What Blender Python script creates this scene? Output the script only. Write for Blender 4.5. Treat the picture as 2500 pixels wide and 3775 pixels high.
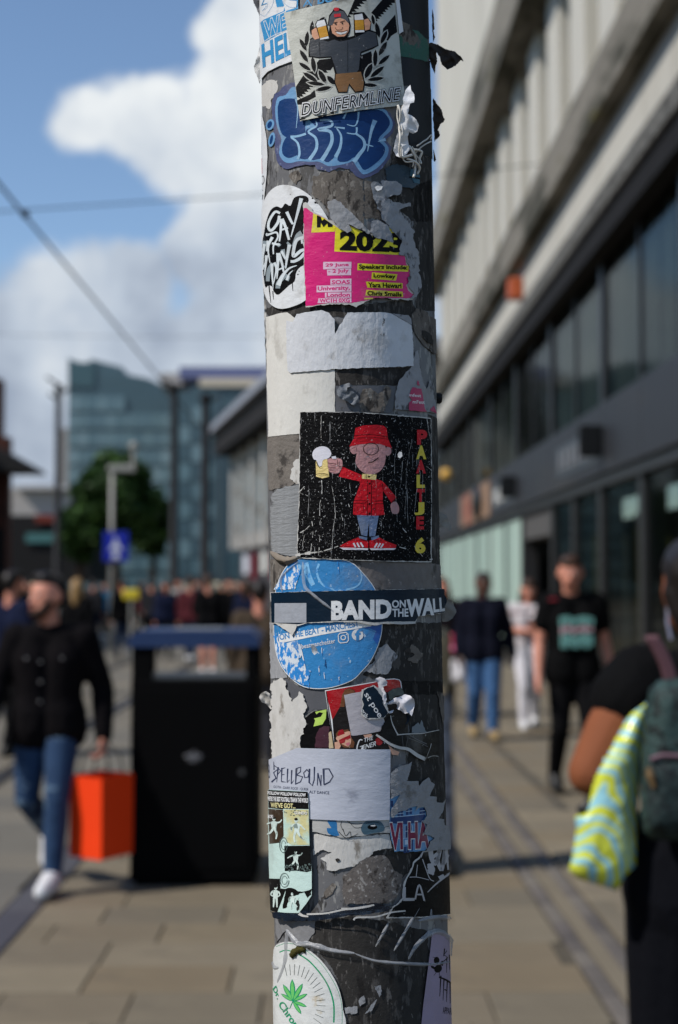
import bpy, bmesh, math, random
from mathutils import Vector, Matrix, noise as mnoise
from mathutils.geometry import delaunay_2d_cdt

for o in list(bpy.data.objects): bpy.data.objects.remove(o)
SC = bpy.context.scene
COL = SC.collection
rad = math.radians

# ------------------------------------------------------------------ camera
FPX = 5208.0                      # focal length in photograph pixels (50 mm on a 24 mm wide frame)
CAM = Vector((0.0, 0.0, 1.65))
PITCH, YAW = math.atan(262.5 / FPX), math.atan(40.0 / FPX)
cd = bpy.data.cameras.new('camera'); cam = bpy.data.objects.new('camera', cd); COL.objects.link(cam)
cam.location = CAM; cam.rotation_euler = (math.pi / 2 + PITCH, 0, -YAW)
cd.sensor_fit = 'HORIZONTAL'; cd.sensor_width = 24.0; cd.lens = 50.0
cd.clip_start = 0.05; cd.clip_end = 3000
cd.dof.use_dof = True; cd.dof.focus_distance = 0.975; cd.dof.aperture_fstop = 6.4; cd.dof.aperture_blades = 0
SC.camera = cam
FW = Vector((math.sin(YAW) * math.cos(PITCH), math.cos(YAW) * math.cos(PITCH), math.sin(PITCH)))
RT = Vector((math.cos(YAW), -math.sin(YAW), 0)); UP = RT.cross(FW)

def ray(x, y):
    return (FW + RT * ((x - 1250) / FPX) - UP * ((y - 1887.5) / FPX)).normalized()
def at(x, y, Y):                  # where the line of sight of a photograph point meets the plane at depth Y
    d = ray(x, y); return CAM + d * (Y / d.y)

# ------------------------------------------------------------------ light
SUN_AZ, SUN_EL = 24.0, 46.0       # degrees: from the left, turned this far towards the camera; height
ts = Vector((-math.cos(rad(SUN_EL)) * math.cos(rad(SUN_AZ)), -math.cos(rad(SUN_EL)) * math.sin(rad(SUN_AZ)), math.sin(rad(SUN_EL))))
sl = bpy.data.lights.new('sun', 'SUN'); sl.energy = 4.6; sl.angle = rad(0.53); sl.color = (1.0, 0.955, 0.89)
so = bpy.data.objects.new('sun', sl); COL.objects.link(so); so.location = (-20, -10, 30)
so.rotation_euler = (-ts).to_track_quat('-Z', 'Y').to_euler()

w = bpy.data.worlds.new('World'); SC.world = w; w.use_nodes = True
nt = w.node_tree; nt.nodes.clear()
def N(tree, typ, **kw):
    n = tree.nodes.new(typ)
    for k, v in kw.items():
        if k in n.inputs: n.inputs[k].default_value = v
        else: setattr(n, k, v)
    return n
def mathn(tree, op, a, b=None, c=None, clamp=False):
    n = tree.nodes.new('ShaderNodeMath'); n.operation = op; n.use_clamp = clamp
    for i, v in enumerate((a, b, c)):
        if v is None: continue
        if isinstance(v, (int, float)): n.inputs[i].default_value = v
        else: tree.links.new(v, n.inputs[i])
    return n.outputs[0]
sky = N(nt, 'ShaderNodeTexSky', sky_type='NISHITA', sun_disc=False)
sky.sun_elevation = rad(SUN_EL); sky.sun_rotation = math.atan2(ts.x, ts.y)
sky.air_density = 1.0; sky.dust_density = 0.05; sky.ozone_density = 3.0; sky.altitude = 0
tc = N(nt, 'ShaderNodeTexCoord')
wn = N(nt, 'ShaderNodeTexNoise'); wn.inputs['Scale'].default_value = 7.0; wn.inputs['Detail'].default_value = 7; wn.inputs['Roughness'].default_value = 0.55
nt.links.new(tc.outputs['Generated'], wn.inputs['Vector'])
big = N(nt, 'ShaderNodeTexNoise'); big.inputs['Scale'].default_value = 2.6; big.inputs['Detail'].default_value = 4
nt.links.new(tc.outputs['Generated'], big.inputs['Vector'])
# cumulus heaps: direction (as a photograph point), radius in photograph pixels, weight
BLOBS = [(960, 120, 260, 1.0), (760, 130, 130, .55), (880, 420, 330, 1.0), (560, 430, 260, .9), (330, 430, 170, .6), (250, 470, 130, .35), (640, 560, 230, .75),
         (900, 760, 260, 1.0), (820, 960, 260, .95), (1000, 1050, 330, 1.0), (140, 1060, 210, .62), (510, 1080, 200, .85), (330, 1130, 240, .72), (60, 1250, 330, .8),
         (420, 1330, 380, .9), (760, 1330, 380, 1.0), (1200, 300, 380, .9), (1500, 900, 420, .6), (120, 1560, 420, .75), (-300, 1350, 480, .85), (-500, 900, 260, .6)]
dens = None
for bx_, by_, br_, bw_ in BLOBS:
    d = ray(bx_, by_)
    vm = N(nt, 'ShaderNodeVectorMath', operation='DISTANCE'); nt.links.new(tc.outputs['Generated'], vm.inputs[0]); vm.inputs[1].default_value = d
    f = mathn(nt, 'MULTIPLY_ADD', vm.outputs['Value'], -bw_ * FPX / br_, bw_ * 1.0)
    dens = f if dens is None else mathn(nt, 'SMOOTH_MAX', dens, f, 0.18)
rest = mathn(nt, 'MULTIPLY_ADD', big.outputs['Fac'], 3.2, -1.85)         # the same kind of broken cloud over the rest of the sky
dens = mathn(nt, 'SMOOTH_MAX', dens, mathn(nt, 'SUBTRACT', rest, 0.25), 0.2)
dens = mathn(nt, 'ADD', dens, mathn(nt, 'MULTIPLY_ADD', wn.outputs['Fac'], 2.0, -1.08))
mask = N(nt, 'ShaderNodeMapRange', interpolation_type='SMOOTHSTEP'); nt.links.new(dens, mask.inputs['Value'])
mask.inputs['From Min'].default_value = -0.02; mask.inputs['From Max'].default_value = 0.26
thick = N(nt, 'ShaderNodeMapRange'); nt.links.new(dens, thick.inputs['Value'])
thick.inputs['From Min'].default_value = 0.1; thick.inputs['From Max'].default_value = 1.1
sep = N(nt, 'ShaderNodeSeparateXYZ'); nt.links.new(tc.outputs['Generated'], sep.inputs[0])
low = N(nt, 'ShaderNodeMapRange'); nt.links.new(sep.outputs['Z'], low.inputs['Value'])
low.inputs['From Min'].default_value = 0.15; low.inputs['From Max'].default_value = 0.32
wn2 = N(nt, 'ShaderNodeTexNoise'); wn2.inputs['Scale'].default_value = 11; wn2.inputs['Detail'].default_value = 4
nt.links.new(tc.outputs['Generated'], wn2.inputs['Vector'])
br = mathn(nt, 'MULTIPLY_ADD', low.outputs[0], 0.62, 0.08)
br = mathn(nt, 'ADD', br, mathn(nt, 'MULTIPLY_ADD', wn2.outputs['Fac'], 1.9, -0.78), clamp=True)
cr = N(nt, 'ShaderNodeValToRGB'); nt.links.new(br, cr.inputs[0])
cr.color_ramp.elements[0].color = (0.24, 0.30, 0.42, 1); cr.color_ramp.elements[0].position = 0.0
cr.color_ramp.elements[1].color = (0.94, 0.98, 1.0, 1); cr.color_ramp.elements[1].position = 0.95
e_ = cr.color_ramp.elements.new(0.45); e_.color = (0.56, 0.64, 0.75, 1)
bg1 = N(nt, 'ShaderNodeBackground'); bg1.inputs['Strength'].default_value = 0.145; nt.links.new(sky.outputs[0], bg1.inputs['Color'])
bg2 = N(nt, 'ShaderNodeBackground'); bg2.inputs['Strength'].default_value = 0.95; nt.links.new(cr.outputs[0], bg2.inputs['Color'])
mx = N(nt, 'ShaderNodeMixShader'); nt.links.new(mask.outputs[0], mx.inputs[0]); nt.links.new(bg1.outputs[0], mx.inputs[1]); nt.links.new(bg2.outputs[0], mx.inputs[2])
wo = N(nt, 'ShaderNodeOutputWorld'); nt.links.new(mx.outputs[0], wo.inputs[0])

SC.view_settings.view_transform = 'Standard'; SC.view_settings.look = 'None'
SC.view_settings.exposure = -0.06; SC.view_settings.gamma = 1.0; SC.view_settings.use_curve_mapping = False
SC.render.engine = 'CYCLES'
SC.cycles.use_denoising = True
SC.cycles.max_bounces = 6; SC.cycles.transparent_max_bounces = 16

# ------------------------------------------------------------------ helpers
def lin(c):
    return tuple(((v / 255) / 12.92 if v / 255 <= 0.04045 else (((v / 255) + 0.055) / 1.055) ** 2.4) for v in c)

MATS = {}
def pm(name, rgb, rough=0.6, spec=0.35, coord='Object', var=None, bump=None, wear=None, wear2=None, metal=0.0, rnd=None, alpha=None, dirt=None):
    """procedural surface. rgb = sRGB 0-255 albedo. var=(scale, amount); bump=(scale, strength, distance); wear=(scale xyz, threshold, softness, rgb)"""
    if name in MATS: return MATS[name]
    m = bpy.data.materials.new(name); m.use_nodes = True; t = m.node_tree; t.nodes.clear()
    out = N(t, 'ShaderNodeOutputMaterial'); b = N(t, 'ShaderNodeBsdfPrincipled'); t.links.new(b.outputs[0], out.inputs[0])
    b.inputs['Roughness'].default_value = rough; b.inputs['Specular IOR Level'].default_value = spec; b.inputs['Metallic'].default_value = metal
    c = lin(rgb); tcn = N(t, 'ShaderNodeTexCoord'); co = tcn.outputs[coord]
    def nz(scale, detail=5, seed=0.0, r=0.6):
        mp = N(t, 'ShaderNodeMapping'); t.links.new(co, mp.inputs[0])
        s = scale if isinstance(scale, tuple) else (scale,) * 3
        mp.inputs['Scale'].default_value = s; mp.inputs['Location'].default_value = (seed, seed * 1.7, seed * .3)
        n = N(t, 'ShaderNodeTexNoise'); n.inputs['Scale'].default_value = 1.0; n.inputs['Detail'].default_value = detail; n.inputs['Roughness'].default_value = r
        t.links.new(mp.outputs[0], n.inputs['Vector']); return n.outputs['Fac']
    cur = None
    rgbn = N(t, 'ShaderNodeRGB'); rgbn.outputs[0].default_value = (*c, 1); cur = rgbn.outputs[0]
    def mixc(fac, a, bcol, mode='MIX'):
        mxn = N(t, 'ShaderNodeMix', data_type='RGBA', blend_type=mode)
        if isinstance(fac, float): mxn.inputs[0].default_value = fac
        else: t.links.new(fac, mxn.inputs[0])
        t.links.new(a, mxn.inputs[6])
        if isinstance(bcol, tuple): mxn.inputs[7].default_value = (*bcol, 1)
        else: t.links.new(bcol, mxn.inputs[7])
        return mxn.outputs[2]
    def scale_by(col, facsock):
        vmn = N(t, 'ShaderNodeVectorMath', operation='SCALE'); t.links.new(col, vmn.inputs[0]); t.links.new(facsock, vmn.inputs['Scale']); return vmn.outputs[0]
    if rnd:
        oi = N(t, 'ShaderNodeObjectInfo'); gi = N(t, 'ShaderNodeNewGeometry')
        rs = mathn(t, 'FRACT', mathn(t, 'ADD', oi.outputs['Random'], gi.outputs['Random Per Island']))
        rp = N(t, 'ShaderNodeValToRGB'); t.links.new(rs, rp.inputs[0]); rp.color_ramp.interpolation = 'LINEAR'
        els = rp.color_ramp.elements
        for i, cc in enumerate(rnd):
            e = els[i] if i < 2 else els.new(1.0)
            e.color = (*lin(cc), 1)
        for i in range(len(rnd)): els[i].position = i / max(1, len(rnd) - 1)
        for i, cc in enumerate(rnd): els[i].color = (*lin(cc), 1)
        cur = rp.outputs[0]
    if var:
        f = mathn(t, 'MULTIPLY_ADD', nz(var[0], 6, 3.1), 2 * var[1], 1 - var[1]); cur = scale_by(cur, f)
    for wv, sd in ((wear, 7.7), (wear2, 21.3), (dirt, 41.9)):
        if wv:
            mr = N(t, 'ShaderNodeMapRange', interpolation_type='SMOOTHSTEP'); t.links.new(nz(wv[0], 6, sd, .62), mr.inputs['Value'])
            mr.inputs['From Min'].default_value = wv[1]; mr.inputs['From Max'].default_value = wv[1] + wv[2]
            cur = mixc(mathn(t, 'MULTIPLY', mr.outputs[0], wv[4]) if len(wv) > 4 else mr.outputs[0], cur, lin(wv[3]))
    t.links.new(cur, b.inputs['Base Color'])
    if bump:
        bn = N(t, 'ShaderNodeBump'); bn.inputs['Strength'].default_value = bump[1]; bn.inputs['Distance'].default_value = bump[2]
        t.links.new(nz(bump[0], 5, 13.3), bn.inputs['Height']); t.links.new(bn.outputs[0], b.inputs['Normal'])
    if alpha is not None:
        tr = N(t, 'ShaderNodeBsdfTransparent'); ms = N(t, 'ShaderNodeMixShader'); ms.inputs[0].default_value = alpha
        t.links.new(tr.outputs[0], ms.inputs[1]); t.links.new(b.outputs[0], ms.inputs[2]); t.links.new(ms.outputs[0], out.inputs[0])
    MATS[name] = m; return m

def link(name, me, m=None, parent=None, loc=None):
    o = bpy.data.objects.new(name, me); COL.objects.link(o)
    if m is not None:
        me.materials.clear()
        for q in (m if isinstance(m, (list, tuple)) else (m,)): me.materials.append(q)
    if parent is not None: o.parent = parent
    if loc is not None: o.location = loc
    return o
def tag(o, label=None, cat=None, group=None, kind=None):
    if label: o['label'] = label
    if cat: o['category'] = cat
    if group: o['group'] = group
    if kind: o['kind'] = kind
    return o
def empty(name, loc=(0, 0, 0), rz=0.0):
    o = bpy.data.objects.new(name, None); COL.objects.link(o); o.location = loc; o.rotation_euler = (0, 0, rz); o.empty_display_size = 0.1
    return o
def copy_tree(o, parent=None):
    c = o.copy(); COL.objects.link(c); c.parent = parent
    for ch in list(o.children): copy_tree(ch, c)
    return c

class MB:
    """collects shapes into one mesh"""
    def __init__(s): s.bm = bmesh.new()
    def box(s, a, b, bevel=0.0):
        x0, y0, z0 = a; x1, y1, z1 = b
        vs = [s.bm.verts.new(p) for p in ((x0, y0, z0), (x1, y0, z0), (x1, y1, z0), (x0, y1, z0), (x0, y0, z1), (x1, y0, z1), (x1, y1, z1), (x0, y1, z1))]
        fs = [s.bm.faces.new([vs[i] for i in q]) for q in ((3, 2, 1, 0), (4, 5, 6, 7), (0, 1, 5, 4), (1, 2, 6, 5), (2, 3, 7, 6), (3, 0, 4, 7))]
        if bevel > 0:
            ed = set(e for f in fs for e in f.edges)
            bmesh.ops.bevel(s.bm, geom=list(ed), offset=bevel, segments=2, affect='EDGES', profile=0.5)
        return s
    def quad(s, pts):
        s.bm.faces.new([s.bm.verts.new(p) for p in pts]); return s
    def prism(s, poly, z0, z1, axis='z'):
        def P(p, h): return {'z': (p[0], p[1], h), 'y': (p[0], h, p[1]), 'x': (h, p[0], p[1])}[axis]
        lo = [s.bm.verts.new(P(p, z0)) for p in poly]; hi = [s.bm.verts.new(P(p, z1)) for p in poly]
        s.bm.faces.new(lo[::-1]); s.bm.faces.new(hi)
        n = len(poly)
        for i in range(n): s.bm.faces.new((lo[i], lo[(i + 1) % n], hi[(i + 1) % n], hi[i]))
        return s
    def tube(s, pts, r, seg=10, cap=True):
        pts = [Vector(p) for p in pts]; rs = r if isinstance(r, (list, tuple)) else [r] * len(pts)
        rings = []; prev = None
        for i, p in enumerate(pts):
            d = (pts[min(i + 1, len(pts) - 1)] - pts[max(i - 1, 0)]).normalized()
            a = Vector((0, 0, 1)) if abs(d.z) < 0.9 else Vector((1, 0, 0))
            if prev is not None: a = prev
            x = (a - d * a.dot(d)).normalized(); y = d.cross(x); prev = x
            rings.append([s.bm.verts.new(p + (x * math.cos(k * 2 * math.pi / seg) + y * math.sin(k * 2 * math.pi / seg)) * rs[i]) for k in range(seg)])
        for a, b in zip(rings, rings[1:]):
            for k in range(seg): s.bm.faces.new((a[k], a[(k + 1) % seg], b[(k + 1) % seg], b[k]))
        if cap: s.bm.faces.new(rings[0][::-1]); s.bm.faces.new(rings[-1])
        return s
    def ball(s, c, r, seg=12, rings=8, scale=(1, 1, 1)):
        q = bmesh.ops.create_uvsphere(s.bm, u_segments=seg, v_segments=rings, radius=1.0)
        for v in q['verts']: v.co = Vector((v.co.x * r * scale[0], v.co.y * r * scale[1], v.co.z * r * scale[2])) + Vector(c)
        return s
    def build(s, name, m, parent=None, loc=None, smooth=False, rel=False):
        if rel and loc is not None:
            for v in s.bm.verts: v.co -= Vector(loc)
        bmesh.ops.recalc_face_normals(s.bm, faces=s.bm.faces)
        me = bpy.data.meshes.new(name); s.bm.to_mesh(me); s.bm.free()
        if smooth: me.shade_smooth()
        return link(name, me, m, parent, loc)

def part(root, mb, name, m, smooth=False, parent=None):
    """a part whose shape was given in world metres, hung under its thing"""
    L = root.matrix_basis.translation
    for v in mb.bm.verts: v.co -= L
    return mb.build(name, m, parent or root, smooth=smooth)

rng = random.Random(11)
# ================================================================== ground
M_joint = pm('paving_joint_mortar', (84, 78, 68), .9, .2, var=(3.0, .25))
M_slab = pm('york_stone_slab', (112, 104, 90), .8, .25, rnd=[(119, 108, 89), (106, 99, 86), (125, 115, 97), (111, 103, 89), (115, 103, 84)], var=((2.6, 2.6, 2.6), .22), bump=(40, .25, .004), dirt=((1.7, 1.7, 1.7), .55, .16, (86, 80, 72)), wear=((16, 16, 16), .70, .03, (62, 58, 54)))
M_tram = pm('tramway_slab', (118, 113, 104), .8, .25, rnd=[(108, 104, 95), (98, 95, 89), (116, 110, 99), (104, 99, 89)], var=(2.2, .2), bump=(40, .25, .004))
M_kerb = pm('blue_grey_granite', (72, 71, 77), .7, .3, rnd=[(68, 67, 74), (78, 77, 82), (64, 64, 70)], var=(30, .2), bump=(90, .3, .003))
M_sett = pm('granite_sett', (96, 90, 86), .75, .3, rnd=[(104, 98, 92), (82, 77, 75), (112, 106, 98), (92, 86, 84)], var=(25, .2), bump=(80, .3, .003))
M_rail = pm('worn_rail_steel', (92, 88, 86), .45, .5, metal=.7, var=(8, .3))
M_groove = pm('rail_groove_rubber', (30, 29, 29), .8, .2, var=(12, .2))

g = MB(); g.quad([(-900, -60, -0.02), (900, -60, -0.02), (900, 2200, -0.02), (-900, 2200, -0.02)])
ground = tag(g.build('ground', M_joint), 'mortar bed and far ground under the paved street', kind='structure')

def slab_mesh(name, lx, ly, h=0.03, bev=0.006):
    mb = MB(); mb.box((-lx / 2, -ly / 2, -h), (lx / 2, ly / 2, 0), bev)
    bmesh.ops.recalc_face_normals(mb.bm, faces=mb.bm.faces)
    me = bpy.data.meshes.new(name); mb.bm.to_mesh(me); mb.bm.free(); return me

def lay(rootname, label, mat, x0, x1, y0, y1, course, lens, limit, skip=None, seed=1, piece='paving_slab'):
    r = random.Random(seed)
    root = tag(empty(rootname, ((x0 + x1) / 2, y0, 0)), label, kind='structure')
    meshes = {}
    n = 0; rest = MB(); y = y0; row = 0
    while y < y1:
        c = r.choice(course)
        x = x0 - r.random() * 0.5
        while x < x1:
            l = r.choice(lens); a, b = max(x, x0), min(x + l, x1); x += l
            if b - a < 0.07: continue
            gap = 0.007; dz = r.uniform(-.0025, .0025)
            cx, cy = (a + b) / 2, y + c / 2
            if n < limit:
                key = (round(b - a, 2), c)
                if key not in meshes:
                    meshes[key] = slab_mesh(piece, b - a - gap, c - gap); meshes[key].materials.append(mat)
                o = bpy.data.objects.new(piece, meshes[key]); COL.objects.link(o); o.parent = root
                o.location = (cx - root.location.x, cy - root.location.y, dz); n += 1
            else:
                rest.box((a + gap / 2 - root.location.x, y + gap / 2 - root.location.y, -.03), (b - gap / 2 - root.location.x, y + c - gap / 2 - root.location.y, dz))
        y += c; row += 1
    if len(rest.bm.verts):
        tag(rest.build('far_paving', mat, root), kind='stuff')
    else: rest.bm.free()
    return root
lay('pavement', 'buff stone slab pavement between kerb and drain strip', M_slab, -1.46, 1.08, 4.2, 60, (.40, .36, .40), (.6, .75, .9, .52), 300, seed=3)
lay('shopfront_pavement', 'buff stone slab pavement along the shop windows', M_slab, 1.36, 3.66, 4.2, 60, (.45, .40), (.6, .75, .9), 220, seed=5)
lay('tramway', 'grey stone tramway surface between the rails', M_tram, -16, -1.64, 7.2, 75, (.55, .5, .6), (1.0, 1.2, .9), 300, seed=9)
kerb = tag(empty('kerb', (-1.55, 4.2, 0)), 'blue grey granite kerb line beside the tramway', kind='structure')
km = slab_mesh('kerb_stone', .17, .985, .05, .008); km.materials.append(M_kerb)
for i in range(50):
    o = bpy.data.objects.new('kerb_stone', km); COL.objects.link(o); o.parent = kerb; o.location = (0, .5 + i, 0.004)
drain = tag(empty('drainage_channel', (1.22, 4.2, 0)), 'double row of dark setts draining the pavement', kind='structure')
sm_ = [slab_mesh('sett', .075, l, .04, .008) for l in (.14, .18, .22)]
for q in sm_: q.materials.append(M_sett)
r5 = random.Random(2); k = 0; rest = MB()
for sx in (-.085, .085):
    y = 0.0
    while y < 45:
        q = r5.randrange(3); l = (.15, .19, .23)[q]
        if y < 13:
            o = bpy.data.objects.new('sett', sm_[q]); COL.objects.link(o); o.parent = drain; o.location = (sx, y + l / 2, r5.uniform(-.007, -.002))
        else: rest.box((sx - .037, y, -.04), (sx + .037, y + l - .01, r5.uniform(-.007, -.002)))
        y += l
tag(rest.build('far_setts', M_sett, drain), kind='stuff')
mb = MB(); mb.box((-.04, 0, -.04), (.04, 50, -.004)); mb.build('channel_slab', M_slab, drain)
for sx in (-2.78, -4.22):
    rt = tag(empty('tram_rail', (sx, 6, 0)), 'steel tram rail %s the kerb set in the paving' % ('nearer' if sx > -3 else 'farther from'), kind='structure')
    mb = MB(); mb.box((-.035, 0, -.05), (.035, 140, .006)); mb.build('rail_head', M_rail, rt)
    mb = MB(); mb.box((-.10, 0, -.05), (-.04, 140, .004)); mb.box((.04, 0, -.05), (.10, 140, .004)); mb.build('rail_groove', M_groove, rt)

# ================================================================== the department store along the right
XB = 3.6
M_conc = pm('cream_cladding', (184, 180, 169), .75, .25, var=((.5, .5, .22), .12), dirt=((.9, .9, .14), .54, .2, (146, 139, 124)), bump=(14, .15, .01))
M_ledge = pm('weathered_ledge_concrete', (120, 115, 105), .85, .2, var=((2.2, .5, 2.2), .3), wear=((1.0, .35, 1.6), .48, .16, (62, 60, 50)), wear2=((.8, .3, 1.2), .58, .12, (92, 86, 50)), bump=(12, .4, .02))
M_pebble = pm('pebbled_canopy_edge', (104, 103, 99), .9, .2, var=(9, .45), wear=(14, .5, .1, (48, 46, 43)), bump=(30, .7, .02))
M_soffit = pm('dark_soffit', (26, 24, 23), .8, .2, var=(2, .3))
M_fascia = pm('charcoal_fascia_panel', (46, 48, 52), .5, .3, var=((.6, .25, .6), .25), dirt=((.8, .2, 1.2), .55, .2, (58, 57, 56)))
M_pier = pm('dark_bronze_pier', (38, 37, 38), .4, .5, var=(2, .2))
M_blind = pm('grey_green_blind', (126, 130, 127), .8, .2, rnd=[(120, 126, 123), (92, 96, 95), (138, 141, 136), (104, 107, 105)], var=((.6, .6, .3), .2))
M_blind2 = pm('dark_blind', (78, 76, 76), .8, .2, rnd=[(84, 82, 82), (60, 58, 58), (94, 92, 90)], var=((.6, .6, .3), .2))
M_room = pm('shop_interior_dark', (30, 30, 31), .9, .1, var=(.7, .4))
M_pale = pm('pale_green_reflection', (168, 190, 178), .5, .4, rnd=[(160, 184, 172), (176, 198, 186), (146, 168, 158)], var=((.8, .8, .3), .12))
def glass(name, tint, mixv=0.35, rough=.06):
    m = bpy.data.materials.new(name); m.use_nodes = True; t = m.node_tree; t.nodes.clear()
    out = N(t, 'ShaderNodeOutputMaterial'); tr = N(t, 'ShaderNodeBsdfTransparent'); gl = N(t, 'ShaderNodeBsdfGlossy')
    tr.inputs[0].default_value = (*lin(tint), 1); gl.inputs['Roughness'].default_value = rough; gl.inputs[0].default_value = (.75, .75, .73, 1)
    lw = N(t, 'ShaderNodeLayerWeight'); lw.inputs[0].default_value = mixv
    ms = N(t, 'ShaderNodeMixShader'); t.links.new(mathn(t, 'MULTIPLY', lw.outputs['Fresnel'], .34), ms.inputs[0])
    t.links.new(tr.outputs[0], ms.inputs[1]); t.links.new(gl.outputs[0], ms.inputs[2]); t.links.new(ms.outputs[0], out.inputs[0]); return m
G_shop = glass('shop_glass', (206, 212, 210)); G_green = glass('green_glass', (120, 160, 150), .5)
M_white = pm('sign_white', (215, 215, 210), .5, .4, var=(4, .05)); M_black = pm('sign_black', (14, 14, 15), .4, .4, var=(3, .2))

Y0, Y1, ZT = 5.0, 47.0, 27.0
store = empty('department_store', (XB, 26.0, 0))
tag(store, 'long cream clad store with stained ledges above dark shop windows', 'building')
def sp(mb, name, m): return part(store, mb, name, m)
mb = MB(); mb.box((XB + .06, Y0, 12.78), (XB + 14, Y1, ZT)); sp(mb, 'upper_wall', M_conc)
for i in range(17):                                                                            # joints of the cladding panels, proud by a few mm
    y = Y0 + 2.2 * i + 1.1
    mb = MB(); mb.box((XB + .03, y + .015, 12.8), (XB + .059, min(y + 2.185, Y1 - .02), ZT - .1)); sp(mb, 'cladding_panel', M_conc)
mb = MB(); mb.box((XB + .42, Y0, 8.4), (XB + 14, Y1, 11.25)); sp(mb, 'recessed_wall', M_conc)
mb = MB(); mb.box((XB + .04, Y0, 6.62), (XB + 14, Y1, 7.66)); sp(mb, 'spandrel', M_conc)
mb = MB(); mb.prism([(XB - .46, 11.24), (XB - .42, 12.72), (XB + .5, 12.80), (XB + .5, 11.24)], Y0 - .1, Y1 + .1, 'y'); sp(mb, 'ledge', M_ledge)
mb = MB(); mb.prism([(XB - .20, 7.62), (XB - .18, 8.38), (XB + .5, 8.44), (XB + .5, 7.62)], Y0 - .1, Y1 + .1, 'y'); sp(mb, 'ledge', M_ledge)
mb = MB(); mb.prism([(XB - .16, 6.36), (XB - .16, 6.64), (XB + .3, 6.66), (XB + .3, 6.36)], Y0 - .1, Y1 + .1, 'y'); sp(mb, 'canopy_edge', M_pebble)
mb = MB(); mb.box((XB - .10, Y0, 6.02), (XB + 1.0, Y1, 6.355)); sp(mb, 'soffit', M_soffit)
fin_y = [22.3 + 2.2 * i for i in range(-7, 11)]
fm = None
for y in fin_y:
    if fm is None:
        mb = MB(); mb.box((0, -.55, 8.40), (.45, .55, 11.238), .03); bmesh.ops.recalc_face_normals(mb.bm, faces=mb.bm.faces)
        fm = bpy.data.meshes.new('fin'); mb.bm.to_mesh(fm); mb.bm.free(); fm.materials.append(M_conc)
    o = bpy.data.objects.new('fin', fm); COL.objects.link(o); o.parent = store; o.location = (0, y - 26.0, 0)
# upper windows
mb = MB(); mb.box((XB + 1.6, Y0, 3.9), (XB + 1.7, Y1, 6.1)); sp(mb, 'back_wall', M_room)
bays = [Y0 + .6 + 4.4 * i for i in range(10)]
rb = random.Random(5)
for i, y in enumerate([19 + 4.4 * j for j in range(-3, 7)]):
    mb = MB(); mb.box((XB + .10, y - .10, 3.98), (XB + .3, y + .10, 6.03)); sp(mb, 'mullion', M_pier)
    mb = MB(); mb.box((XB + .14, y + .11, 4.0), (XB + .15, y + 4.29, 6.02)); p = sp(mb, 'window', G_shop)
    mb = MB(); yy = y + .2
    while yy < y + 4.1:
        if rb.random() < .93:
            mb.box((XB + .21, yy, 4.02), (XB + .22 + rb.random() * .02, yy + rb.uniform(.13, .18), 6.0))
        yy += .19
    b_ = sp(mb, 'blind', M_blind if i % 3 != 1 else M_blind2); b_['kind'] = 'stuff'
    mb = MB(); mb.box((XB + .12, y + 2.12, 4.0), (XB + .18, y + 2.18, 6.02)); sp(mb, 'glazing_bar', M_pier)
# fascia, panel by panel
for i in range(19):
    y = Y0 + 2.2 * i
    mb = MB(); mb.box((XB - .04, y + .008, 3.08), (XB + .9, min(y + 2.192, Y1), 3.99), .01); sp(mb, 'fascia_panel', M_fascia)
mb = MB(); mb.box((XB + .02, Y0, 2.93), (XB + .9, Y1, 3.075)); sp(mb, 'shopfront_head', M_pier)
# ground floor
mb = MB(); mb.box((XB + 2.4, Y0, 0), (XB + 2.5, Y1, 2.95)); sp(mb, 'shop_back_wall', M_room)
mb = MB(); mb.box((XB + .05, Y0, -.01), (XB + .5, Y1, .28)); sp(mb, 'stall_riser', M_pier)
for y in (7.0, 9.5, 12.0, 14.2, 16.5, 19.0, 21.1, 23.1, 26.7, 29.2, 32, 35, 38, 41, 44, 46.8):
    mb = MB(); mb.box((XB + .06, y - .12, -.01), (XB + .35, y + .12, 2.935)); sp(mb, 'pier', M_pier)
ys = (7.0, 9.5, 12.0, 14.2, 16.5, 19.0, 21.1, 23.1)
for a, b in zip(ys, ys[1:]):
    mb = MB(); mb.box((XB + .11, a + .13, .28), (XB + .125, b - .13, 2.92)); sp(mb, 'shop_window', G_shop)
    mb = MB()
    for j in range(3):
        c = a + .3 + (b - a - .6) * (j + .15) / 3; mb.box((XB + .5, c, .3), (XB + .53, c + (b - a) * .25, rb.uniform(1.7, 2.85)))
    o = sp(mb, 'display_panel', M_blind if rb.random() < .7 else pm('olive_display', (120, 112, 60), .7, .2, var=(1, .2)))
# dark doorway
mb = MB(); mb.box((XB + .9, 23.2, 0), (XB + .95, 26.6, 2.45)); sp(mb, 'door', pm('doorway_dark', (9, 9, 10), .6, .2, var=(1, .2)))
mb = MB(); mb.box((XB + .1, 23.24, 2.46), (XB + .9, 26.56, 2.93)); sp(mb, 'door_head', pm('door_head_grey', (84, 82, 80), .6, .3, var=(1, .1)))
y = 26.9
while y < 46.5:
    mb = MB(); mb.box((XB + .08, y, .28), (XB + .12, y + .62, 2.90)); sp(mb, 'window_panel', M_pale); y += .66  # pale green reflection stripes of the glass put into opaque panel colour
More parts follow.
